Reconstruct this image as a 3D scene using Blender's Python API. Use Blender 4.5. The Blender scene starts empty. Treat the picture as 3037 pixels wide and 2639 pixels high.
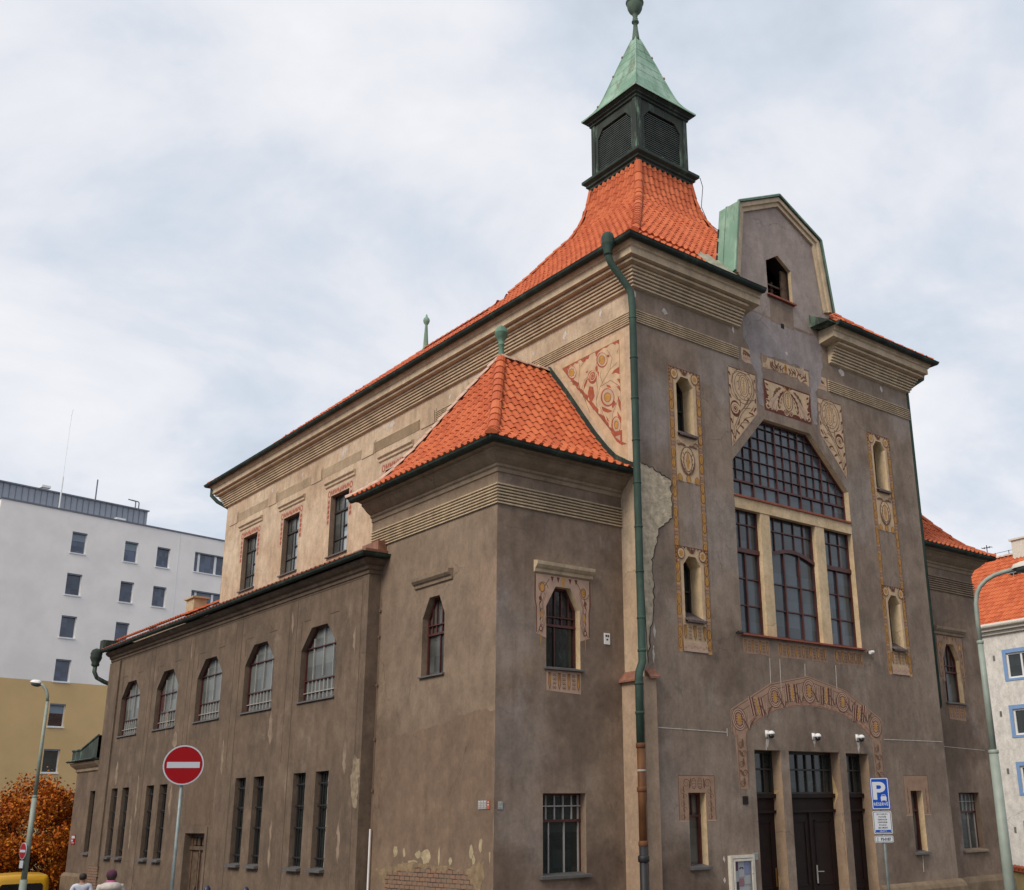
import bpy, bmesh, math, random
from mathutils import Vector, Matrix
from mathutils.geometry import tessellate_polygon
R = math.radians
rnd = random.Random(7)
SC = bpy.context.scene
COL = SC.collection

# ---------------------------------------------------------------- camera
cam_d = bpy.data.cameras.new('camera')
cam = bpy.data.objects.new('camera', cam_d); COL.objects.link(cam)
SC.camera = cam
f_px, pitch, roll, yaw = 3212.93, 0.301694427, -0.0175632082, 0.708092366
cam_d.sensor_fit = 'HORIZONTAL'; cam_d.sensor_width = 36.0
cam_d.lens = 36.0 * f_px / 3037.0
cam_d.shift_x = -(1778.04 - 1518.5) / 3037.0
cam_d.shift_y = (1406.64 - 1319.5) / 3037.0
cam_d.clip_end = 2000; cam_d.clip_start = 0.1
fwd = Vector((math.sin(yaw) * math.cos(pitch), math.cos(yaw) * math.cos(pitch), math.sin(pitch)))
rgt = Vector((math.cos(yaw), -math.sin(yaw), 0)); upv = rgt.cross(fwd)
r2 = math.cos(roll) * rgt + math.sin(roll) * upv
u2 = -math.sin(roll) * rgt + math.cos(roll) * upv
mw = Matrix((r2, u2, -fwd)).transposed().to_4x4()
mw.translation = Vector((-15.708, -17.0, 1.7))
cam.matrix_world = mw

# ---------------------------------------------------------------- world, sun, exposure
SUN_EL, SUN_AZ = 40, 256          # azimuth measured from +Y clockwise (sun stands to the left)
w = bpy.data.worlds.new('World'); SC.world = w; w.use_nodes = True
nt = w.node_tree; nt.nodes.clear(); N = nt.nodes; L = nt.links
out = N.new('ShaderNodeOutputWorld'); bg = N.new('ShaderNodeBackground'); bg.inputs['Strength'].default_value = 0.1
L.new(bg.outputs[0], out.inputs[0])
sky = N.new('ShaderNodeTexSky'); sky.sky_type = 'NISHITA'; sky.sun_disc = False
sky.sun_elevation = R(SUN_EL); sky.sun_rotation = R(SUN_AZ); sky.dust_density = 2.0
tc = N.new('ShaderNodeTexCoord')
sep = N.new('ShaderNodeSeparateXYZ'); L.new(tc.outputs['Generated'], sep.inputs[0])
ad = N.new('ShaderNodeMath'); ad.operation = 'MAXIMUM'; L.new(sep.outputs[2], ad.inputs[0]); ad.inputs[1].default_value = 0.0
ad2 = N.new('ShaderNodeMath'); ad2.operation = 'ADD'; L.new(ad.outputs[0], ad2.inputs[0]); ad2.inputs[1].default_value = 0.30
dv = N.new('ShaderNodeVectorMath'); dv.operation = 'DIVIDE'
cmb = N.new('ShaderNodeCombineXYZ')
for i in range(3): L.new(ad2.outputs[0], cmb.inputs[i])
L.new(tc.outputs['Generated'], dv.inputs[0]); L.new(cmb.outputs[0], dv.inputs[1])
mpv = N.new('ShaderNodeMapping'); mpv.inputs['Location'].default_value = (3.3, 1.2, 0); mpv.inputs['Scale'].default_value = (1.0, 1.0, 0.6)
L.new(dv.outputs[0], mpv.inputs[0])
nz = N.new('ShaderNodeTexNoise'); nz.inputs['Scale'].default_value = 2.6; nz.inputs['Detail'].default_value = 8; nz.inputs['Roughness'].default_value = 0.56
nz.inputs['Distortion'].default_value = 0.25
L.new(mpv.outputs[0], nz.inputs['Vector'])
rp = N.new('ShaderNodeValToRGB')
e = rp.color_ramp.elements
e[0].position = 0.28; e[0].color = (0.45, 0.495, 0.57, 1)
e[1].position = 0.68; e[1].color = (0.765, 0.765, 0.79, 1)
m = e.new(0.42); m.color = (0.55, 0.60, 0.675, 1)
m = e.new(0.52); m.color = (0.665, 0.68, 0.725, 1)
L.new(nz.outputs['Fac'], rp.inputs[0])
sc10 = N.new('ShaderNodeVectorMath'); sc10.operation = 'SCALE'; sc10.inputs['Scale'].default_value = 10.0
L.new(rp.outputs[0], sc10.inputs[0])
mx = N.new('ShaderNodeMixRGB'); mx.inputs[0].default_value = 0.93
L.new(sky.outputs[0], mx.inputs[1]); L.new(sc10.outputs[0], mx.inputs[2]); L.new(mx.outputs[0], bg.inputs['Color'])
sd = bpy.data.lights.new('sun', 'SUN'); sd.energy = 1.9; sd.angle = R(24); sd.color = (1.0, 0.90, 0.77)
sun = bpy.data.objects.new('sun', sd); COL.objects.link(sun)
az = R(SUN_AZ); el = R(SUN_EL)
sdir = Vector((math.sin(az) * math.cos(el), math.cos(az) * math.cos(el), math.sin(el)))
sun.rotation_euler = sdir.to_track_quat('Z', 'Y').to_euler()
SC.view_settings.view_transform = 'Standard'; SC.view_settings.look = 'None'
SC.view_settings.exposure = 0.34; SC.view_settings.gamma = 1.0; SC.view_settings.use_curve_mapping = False

# ---------------------------------------------------------------- materials
def newmat(name):
    m = bpy.data.materials.new(name); m.use_nodes = True
    nt = m.node_tree; b = nt.nodes['Principled BSDF']
    return m, nt, b
def simple(name, col, rough=0.6, metal=0.0, spec=0.5, var=0.0, vscale=3.0, bump=0.0, bscale=40.0):
    m, nt, b = newmat(name)
    b.inputs['Base Color'].default_value = (*col, 1); b.inputs['Roughness'].default_value = rough
    b.inputs['Metallic'].default_value = metal; b.inputs['Specular IOR Level'].default_value = spec
    g = nt.nodes.new('ShaderNodeNewGeometry')
    if var:
        n = nt.nodes.new('ShaderNodeTexNoise'); n.inputs['Scale'].default_value = vscale; n.inputs['Detail'].default_value = 6
        nt.links.new(g.outputs['Position'], n.inputs['Vector'])
        r = nt.nodes.new('ShaderNodeValToRGB'); r.color_ramp.elements[0].position = 0.3; r.color_ramp.elements[1].position = 0.7
        r.color_ramp.elements[0].color = (*[c * (1 - var) for c in col], 1); r.color_ramp.elements[1].color = (*[min(1, c * (1 + var)) for c in col], 1)
        nt.links.new(n.outputs['Fac'], r.inputs[0]); nt.links.new(r.outputs[0], b.inputs['Base Color'])
    if bump:
        n = nt.nodes.new('ShaderNodeTexNoise'); n.inputs['Scale'].default_value = bscale; n.inputs['Detail'].default_value = 4
        nt.links.new(g.outputs['Position'], n.inputs['Vector'])
        bp = nt.nodes.new('ShaderNodeBump'); bp.inputs['Strength'].default_value = bump; bp.inputs['Distance'].default_value = 0.02
        nt.links.new(n.outputs['Fac'], bp.inputs['Height']); nt.links.new(bp.outputs[0], b.inputs['Normal'])
    return m
def noise(nt, vec, scale, detail=6, rough=0.55, mapping=None, loc=(0, 0, 0)):
    if mapping:
        mp = nt.nodes.new('ShaderNodeMapping'); mp.inputs['Scale'].default_value = mapping; mp.inputs['Location'].default_value = loc
        nt.links.new(vec, mp.inputs[0]); vec = mp.outputs[0]
    n = nt.nodes.new('ShaderNodeTexNoise'); n.inputs['Scale'].default_value = scale; n.inputs['Detail'].default_value = detail; n.inputs['Roughness'].default_value = rough
    nt.links.new(vec, n.inputs['Vector']); return n.outputs['Fac']
def ramp(nt, fac, p0, p1, v0=0.0, v1=1.0):
    r = nt.nodes.new('ShaderNodeMapRange'); r.inputs['From Min'].default_value = p0; r.inputs['From Max'].default_value = p1
    r.inputs['To Min'].default_value = v0; r.inputs['To Max'].default_value = v1; r.interpolation_type = 'SMOOTHSTEP'
    nt.links.new(fac, r.inputs['Value']); return r.outputs[0]
def mix(nt, fac, a, b, mode='MIX'):
    m = nt.nodes.new('ShaderNodeMixRGB'); m.blend_type = mode
    for i, s in ((0, fac), (1, a), (2, b)):
        if isinstance(s, (int, float)): m.inputs[i].default_value = s
        elif isinstance(s, tuple): m.inputs[i].default_value = (*s, 1)
        else: nt.links.new(s, m.inputs[i])
    return m.outputs[0]
def plaster(name, c, blotch, light, amt_b=0.75, amt_l=0.6, seed=0.0, streak=0.35, stains=(), scale=0.42, lift=0.53):
    """old render: big soft blotches, pale mottled patches, vertical rain streaks"""
    m, nt, b = newmat(name)
    g = nt.nodes.new('ShaderNodeNewGeometry'); P = g.outputs['Position']
    s = (1, 1, 1); lo = (seed, seed * 1.7, seed * .6)
    n1 = ramp(nt, noise(nt, P, scale, 9, 0.62, s, lo), 0.38, 0.62, 0, amt_b)
    col = mix(nt, n1, c, blotch)
    n2 = ramp(nt, noise(nt, P, scale * 2.2, 10, 0.68, (1, 1, .8), (seed + 9, 3, seed)), lift, lift + .2, 0, amt_l)
    col = mix(nt, n2, col, light)
    n3 = ramp(nt, noise(nt, P, 2.6, 5, 0.6, (1, 1, .13), (seed, 5, 2)), 0.45, 0.8, 0, streak)
    col = mix(nt, n3, col, tuple(x * .55 for x in c))
    n3b = ramp(nt, noise(nt, P, 3.4, 5, 0.6, (1, 1, .10), (seed + 4, 1, 7)), 0.58, 0.85, 0, streak * .8)
    col = mix(nt, n3b, col, light)
    for (sx, sy, sz, sr, sk, scol) in stains:
        ds = nt.nodes.new('ShaderNodeVectorMath'); ds.operation = 'DISTANCE'; nt.links.new(P, ds.inputs[0]); ds.inputs[1].default_value = (sx, sy, sz)
        ma = nt.nodes.new('ShaderNodeMath'); ma.operation = 'MULTIPLY_ADD'; nt.links.new(noise(nt, P, 1.5, 8, 0.65, None), ma.inputs[0]); ma.inputs[1].default_value = sr * 1.6
        nt.links.new(ds.outputs['Value'], ma.inputs[2])
        col = mix(nt, ramp(nt, ma.outputs[0], sr * 1.15, sr * 1.75, sk, 0), col, scol)
    n5 = ramp(nt, noise(nt, P, 3.2, 9, 0.7, (1, 1, .7), (seed, 2, 3)), 0.3, 0.7, 0.84, 1.16)
    vo = nt.nodes.new('ShaderNodeTexVoronoi'); vo.feature = 'DISTANCE_TO_EDGE'; vo.inputs['Scale'].default_value = .55
    wv = nt.nodes.new('ShaderNodeTexNoise'); wv.inputs['Scale'].default_value = 1.8; wv.inputs['Detail'].default_value = 8; nt.links.new(P, wv.inputs['Vector'])
    wa = nt.nodes.new('ShaderNodeMixRGB'); wa.blend_type = 'ADD'; wa.inputs[0].default_value = .55; nt.links.new(P, wa.inputs[1]); nt.links.new(wv.outputs['Color'], wa.inputs[2]); nt.links.new(wa.outputs[0], vo.inputs['Vector'])
    ck = nt.nodes.new('ShaderNodeMath'); ck.operation = 'MULTIPLY'; nt.links.new(ramp(nt, vo.outputs['Distance'], .002, .009, .55, 0), ck.inputs[0]); nt.links.new(ramp(nt, noise(nt, P, .5, 3, .5, None), .50, .62), ck.inputs[1])
    col = mix(nt, ck.outputs[0], col, tuple(x * .45 for x in c))
    n6 = ramp(nt, noise(nt, P, 6.5, 4, 0.6, (1, 1, .045), (seed, 9, 4)), 0.52, 0.78, 0, streak * .9)
    col = mix(nt, n6, col, tuple(x * .62 for x in c))
    n4 = ramp(nt, noise(nt, P, 14, 8, 0.75), 0.2, 0.8, 0.86, 1.14)
    n45 = nt.nodes.new('ShaderNodeMath'); n45.operation = 'MULTIPLY'; nt.links.new(n4, n45.inputs[0]); nt.links.new(n5, n45.inputs[1]); n4 = n45.outputs[0]
    vm = nt.nodes.new('ShaderNodeVectorMath'); vm.operation = 'SCALE'; nt.links.new(col, vm.inputs[0]); nt.links.new(n4, vm.inputs['Scale'])
    nt.links.new(vm.outputs[0], b.inputs['Base Color'])
    b.inputs['Roughness'].default_value = 0.92; b.inputs['Specular IOR Level'].default_value = 0.2
    hb = nt.nodes.new('ShaderNodeMath'); hb.operation = 'ADD'
    nt.links.new(noise(nt, P, 45, 8, 0.7), hb.inputs[0]); nt.links.new(noise(nt, P, 3.0, 6, 0.6), hb.inputs[1])
    bp = nt.nodes.new('ShaderNodeBump'); bp.inputs['Strength'].default_value = 0.35; bp.inputs['Distance'].default_value = 0.02
    nt.links.new(hb.outputs[0], bp.inputs['Height']); nt.links.new(bp.outputs[0], b.inputs['Normal'])
    return m
def glassmat(name, col, rough=0.12, var=0.35, vs=0.9, spec=0.6, wob=0.25):
    m, nt, b = newmat(name)
    g = nt.nodes.new('ShaderNodeNewGeometry'); P = g.outputs['Position']
    f = ramp(nt, noise(nt, P, vs, 5, 0.6), 0.3, 0.7)
    c = mix(nt, f, tuple(x * (1 - var) for x in col), tuple(min(1, x * (1 + var)) for x in col))
    nt.links.new(c, b.inputs['Base Color'])
    sn = nt.nodes.new('ShaderNodeVectorMath'); sn.operation = 'SNAP'; nt.links.new(P, sn.inputs[0]); sn.inputs[1].default_value = (.456, .456, .33)
    wn = nt.nodes.new('ShaderNodeTexWhiteNoise'); nt.links.new(sn.outputs[0], wn.inputs['Vector'])
    pv = ramp(nt, wn.outputs['Value'], 0, 1, .72, 1.3); vs_ = nt.nodes.new('ShaderNodeVectorMath'); vs_.operation = 'SCALE'; nt.links.new(c, vs_.inputs[0]); nt.links.new(pv, vs_.inputs['Scale']); nt.links.new(vs_.outputs[0], b.inputs['Base Color'])
    b.inputs['Roughness'].default_value = rough; b.inputs['Specular IOR Level'].default_value = spec
    bp = nt.nodes.new('ShaderNodeBump'); bp.inputs['Strength'].default_value = wob; bp.inputs['Distance'].default_value = 0.02
    nt.links.new(noise(nt, P, 4.0, 3, 0.5), bp.inputs['Height']); nt.links.new(bp.outputs[0], b.inputs['Normal'])
    return m
def tilemat(name, a, bcol, dark):
    m, nt, b = newmat(name)
    g = nt.nodes.new('ShaderNodeNewGeometry'); P = g.outputs['Position']
    f = ramp(nt, g.outputs['Random Per Island'], 0, 1)
    c = mix(nt, f, a, bcol)
    n = ramp(nt, noise(nt, P, 1.6, 7, 0.65), 0.55, 0.8, 0, 0.5)
    c = mix(nt, n, c, dark)
    nt.links.new(c, b.inputs['Base Color']); b.inputs['Roughness'].default_value = 0.7; b.inputs['Specular IOR Level'].default_value = 0.3
    bp = nt.nodes.new('ShaderNodeBump'); bp.inputs['Strength'].default_value = 0.3; bp.inputs['Distance'].default_value = 0.01
    nt.links.new(noise(nt, P, 40, 4, 0.6), bp.inputs['Height']); nt.links.new(bp.outputs[0], b.inputs['Normal'])
    return m
def copper(name, base, pale, dark, amt=0.6, seed=0):
    m, nt, b = newmat(name)
    g = nt.nodes.new('ShaderNodeNewGeometry'); P = g.outputs['Position']
    c = mix(nt, ramp(nt, noise(nt, P, 1.3, 8, 0.65, (1, 1, .5), (seed, 0, 0)), 0.4, 0.65), base, pale)
    c = mix(nt, ramp(nt, noise(nt, P, 3.0, 7, 0.7, (1, 1, .22), (seed, 4, 1)), 0.5, 0.72, 0, amt), c, dark)
    nt.links.new(c, b.inputs['Base Color']); b.inputs['Roughness'].default_value = 0.75; b.inputs['Specular IOR Level'].default_value = 0.3
    bp = nt.nodes.new('ShaderNodeBump'); bp.inputs['Strength'].default_value = 0.25; bp.inputs['Distance'].default_value = 0.03
    nt.links.new(noise(nt, P, 2.5, 5, 0.6), bp.inputs['Height']); nt.links.new(bp.outputs[0], b.inputs['Normal'])
    return m
def brickmat(name, c1, c2, mortar, swap=False):
    m, nt, b = newmat(name)
    g = nt.nodes.new('ShaderNodeNewGeometry')
    sp = nt.nodes.new('ShaderNodeSeparateXYZ'); nt.links.new(g.outputs['Position'], sp.inputs[0])
    cb = nt.nodes.new('ShaderNodeCombineXYZ')
    nt.links.new(sp.outputs[1 if swap else 0], cb.inputs[0]); nt.links.new(sp.outputs[2], cb.inputs[1])
    wob = nt.nodes.new('ShaderNodeMixRGB'); wob.blend_type = 'ADD'; wob.inputs[0].default_value = 0.03
    nz_ = nt.nodes.new('ShaderNodeTexNoise'); nz_.inputs['Scale'].default_value = 7; nt.links.new(g.outputs['Position'], nz_.inputs['Vector'])
    nt.links.new(cb.outputs[0], wob.inputs[1]); nt.links.new(nz_.outputs['Color'], wob.inputs[2])
    br = nt.nodes.new('ShaderNodeTexBrick'); nt.links.new(wob.outputs[0], br.inputs['Vector'])
    br.inputs['Scale'].default_value = 1.0; br.inputs['Brick Width'].default_value = 0.2; br.inputs['Row Height'].default_value = 0.085; br.inputs['Mortar Size'].default_value = 0.009
    br.inputs['Color1'].default_value = (*c1, 1); br.inputs['Color2'].default_value = (*c2, 1); br.inputs['Mortar'].default_value = (*mortar, 1)
    c = mix(nt, ramp(nt, noise(nt, g.outputs['Position'], 3.5, 8, 0.7), 0.45, 0.65, 0, .85), br.outputs['Color'], (0.20, 0.145, 0.095))
    nt.links.new(c, b.inputs['Base Color']); b.inputs['Roughness'].default_value = 0.95
    bp = nt.nodes.new('ShaderNodeBump'); bp.inputs['Strength'].default_value = 1.0; bp.inputs['Distance'].default_value = 0.03; bp.invert = True
    nt.links.new(br.outputs['Fac'], bp.inputs['Height']); nt.links.new(bp.outputs[0], b.inputs['Normal'])
    return m
M = {}
DK = (.125, .088, .066); VI = (.345, .30, .272)
M['front'] = plaster('front_plaster', (.285, .220, .172), (.205, .154, .120), (.365, .308, .262), seed=1.3, amt_b=.85, amt_l=.7, streak=.55, stains=[(.8, 0, .2, 1.2, .8, DK), (1.6, 0, -.2, 1.0, .7, DK), (.5, 0, 2.0, 1.1, .3, VI), (.6, 0, 10.5, 1.3, .6, VI), (3.0, 0, 12.0, 1.2, .5, VI), (2.6, 0, 8.0, 1.6, .45, VI), (8.2, 0, 9.5, 1.5, .45, VI), (2.4, 0, 5.0, 1.2, .5, DK), (5.5, 0, 3.2, 1.6, .4, DK), (8.6, 0, .4, 1.3, .6, DK), (10.5, 0, 12.6, .9, .5, VI)])
M['tower'] = plaster('tower_plaster', (.265, .195, .145), (.175, .128, .098), (.335, .280, .262), seed=5.1, amt_l=.65, amt_b=.9, scale=.55, streak=.5, stains=[(-3.3, .62, 5.2, 1.3, .38, VI), (-3.0, .62, 3.0, 1.3, .34, VI), (-2.6, .62, 1.3, 1.1, .34, VI), (-.8, .62, .6, .9, .8, DK), (-.4, .62, 4.0, .7, .6, DK), (-3.1, .62, .6, .8, .7, DK), (-1.2, .62, 3.5, 1.2, .5, DK), (13.9, .62, 1.0, 1.4, .5, DK), (12.6, .62, 3.4, 1.4, .5, DK)])
M['towerside'] = plaster('tower_side_plaster', (.258, .190, .137), (.198, .144, .105), (.325, .25, .188), seed=8.0, amt_b=.75, amt_l=.45, stains=[(-3.39, .7, 6.0, 1.0, .45, (.38, .265, .19)), (-3.39, .7, 3.0, .9, .4, (.36, .25, .18)), (-3.39, 5.0, 3.0, 1.2, .6, DK), (-3.39, 3.0, 1.0, 1.4, .5, DK)])
M['aisle'] = plaster('aisle_plaster', (.180, .131, .094), (.126, .092, .070), (.262, .202, .153), seed=3.7, amt_l=.6, amt_b=.9, streak=.55, lift=.52, scale=.6)
M['upper'] = plaster('upper_wall_plaster', (.50, .365, .25), (.60, .475, .345), (.40, .285, .195), seed=2.2, streak=.45, amt_b=.95, amt_l=.85, stains=[(0, 8.5, 13.2, 1.0, .5, (.36, .27, .19)), (0, 1.5, 13.1, .9, .5, (.36, .28, .20)), (0, 16.0, 11.0, 1.3, .5, (.60, .46, .33)), (0, 23.5, 11.5, 1.0, .5, (.62, .50, .37)), (0, 19.5, 10.8, 1.0, .4, (.40, .28, .20))])
M['gable'] = plaster('gable_plaster', (.345, .285, .255), (.30, .245, .215), (.40, .345, .315), seed=6.6, streak=.2)
M['repair'] = plaster('repair_plaster', (.330, .288, .280), (.285, .245, .235), (.38, .345, .335), seed=7.7, streak=.3)
M['cream'] = plaster('cream_plaster', (.60, .45, .275), (.66, .52, .34), (.52, .38, .225), seed=4.4, streak=.25)
M['stone'] = plaster('cornice_plaster', (.56, .45, .315), (.46, .365, .25), (.63, .53, .40), seed=9.0, streak=.35)
M['stone_dark'] = plaster('dark_cornice_plaster', (.30, .23, .165), (.24, .18, .13), (.36, .285, .215), seed=9.9, streak=.4)
M['groove'] = simple('groove_shadow_plaster', (.12, .085, .06), .95)
M['plinth'] = plaster('plinth_stone', (.24, .18, .12), (.17, .12, .08), (.31, .24, .17), seed=2.9, scale=.9)
M['rubble'] = simple('bare_render', (.47, .395, .285), .97, var=.35, vscale=6, bump=1.0, bscale=14)
M['paledab'] = simple('pale_plaster_dab', (.55, .50, .45), .95, var=.2, vscale=9, bump=.4)
M['buffdab'] = simple('buff_plaster_dab', (.40, .32, .20), .95, var=.25, vscale=9, bump=.4)
M['crack'] = simple('crack_and_edge_shade', (.055, .042, .035), .95)
M['brick'] = brickmat('bare_brick', (.27, .145, .092), (.21, .13, .09), (.04, .032, .026), True)
M['tile'] = tilemat('roof_tiles', (.46, .100, .036), (.57, .148, .056), (.25, .075, .042))
M['tileold'] = tilemat('old_dark_tiles', (.24, .072, .045), (.30, .095, .06), (.13, .06, .045))
M['tilebase'] = simple('under_tile', (.20, .05, .02), .9)
M['mortar'] = simple('pale_mortar', (.58, .40, .31), .9, var=.25, vscale=8)
M['copper'] = copper('green_copper', (.175, .305, .225), (.31, .455, .355), (.12, .125, .075), amt=.95)
M['copperdark'] = copper('dark_copper', (.018, .028, .024), (.030, .046, .038), (.085, .15, .105), amt=.5, seed=3)
M['copperbox'] = copper('blackened_copper', (.026, .034, .029), (.045, .058, .048), (.22, .36, .26), amt=.75, seed=11)
M['coppipe'] = copper('green_pipe_copper', (.030, .056, .045), (.055, .10, .08), (.014, .024, .02), amt=.6, seed=5)
M['newcopper'] = simple('new_copper_sheet', (.27, .125, .08), .6, .2, var=.3, vscale=6)
M['plasticpipe'] = simple('brown_plastic_pipe', (.125, .052, .020), .65, spec=.3, var=.3)
M['castiron'] = simple('black_cast_iron', (.014, .014, .016), .6, var=.3)
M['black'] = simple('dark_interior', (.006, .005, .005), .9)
M['wooddark'] = simple('dark_brown_timber', (.016, .0075, .0065), .6, spec=.25, var=.3, vscale=5, bump=.15)
M['woodold'] = simple('weathered_timber', (.10, .062, .038), .8, var=.4, vscale=7)
M['redframe'] = simple('oxblood_window_frame', (.075, .020, .017), .5, var=.3, vscale=4)
M['darkframe'] = simple('dark_steel_frame', (.025, .02, .018), .5)
M['paleframe'] = simple('pale_metal_bar', (.36, .34, .32), .6, var=.15)
M['greyframe'] = simple('grey_metal_bar', (.15, .14, .135), .6, var=.2)
M['sill'] = simple('zinc_sill', (.13, .125, .125), .55, .3, var=.2)
M['glass'] = glassmat('blue_grey_glass', (.046, .068, .084), .14, vs=.6)
M['glassdark'] = glassmat('dark_green_glass', (.016, .022, .021), .14)
M['glassgrey'] = glassmat('frosted_grey_glass', (.115, .128, .122), .32, var=.22, vs=1.2, spec=.5)
M['glass_sky'] = glassmat('sky_reflection_glass', (.30, .35, .38), .2, var=.2)  # pale blue base colour paints in the reflected sky
M['glassmurk'] = glassmat('murky_glass', (.075, .078, .072), .22, var=.3, vs=1.5)
M['fcream'] = simple('fresco_cream', (.55, .395, .25), .92, var=.16, vscale=5)
M['fcream2'] = simple('fresco_pink_cream', (.47, .335, .245), .92, var=.16, vscale=5)
M['fmaroon'] = simple('fresco_maroon', (.135, .035, .022), .92, var=.3, vscale=9)
M['fochre'] = simple('fresco_ochre', (.46, .235, .055), .92, var=.2, vscale=9)
M['fbrown'] = simple('fresco_brown_line', (.17, .085, .050), .92, var=.25, vscale=9)
M['fred'] = simple('fresco_brick_red', (.34, .085, .045), .92, var=.25, vscale=7)
M['ffade'] = simple('fresco_faded_tan', (.325, .208, .140), .92, var=.16, vscale=5)
M['ffadeline'] = simple('fresco_faded_line', (.155, .078, .052), .92, var=.2, vscale=9)
M['white'] = simple('white_paint', (.78, .78, .77), .45, var=.05)
M['offwhite'] = simple('off_white_enamel', (.62, .58, .50), .5, var=.12, vscale=8)
M['signred'] = simple('sign_red', (.30, .002, .006), .5, spec=.2)
M['signwhite'] = simple('sign_white', (.50, .53, .58), .5, spec=.3)
M['signblue'] = simple('sign_blue', (.002, .055, .36), .55, spec=.2)
M['signblack'] = simple('sign_black', (.02, .02, .02), .5)
M['steel'] = simple('galvanised_steel', (.23, .27, .27), .5, .35, var=.15, vscale=8)
M['lampgreen'] = simple('pale_green_pole_paint', (.27, .315, .27), .55, .0, var=.12, vscale=6)
M['greyplate'] = simple('grey_enamel_plate', (.30, .31, .31), .5, var=.25, vscale=20)
M['asphalt'] = simple('asphalt', (.050, .050, .052), .9, var=.3, vscale=2, bump=.4, bscale=30)
M['paving'] = simple('grey_paving', (.20, .19, .18), .9, var=.25, vscale=1.5, bump=.3)
M['kerb'] = simple('granite_kerb', (.28, .27, .26), .85, var=.2, vscale=6)

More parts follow.
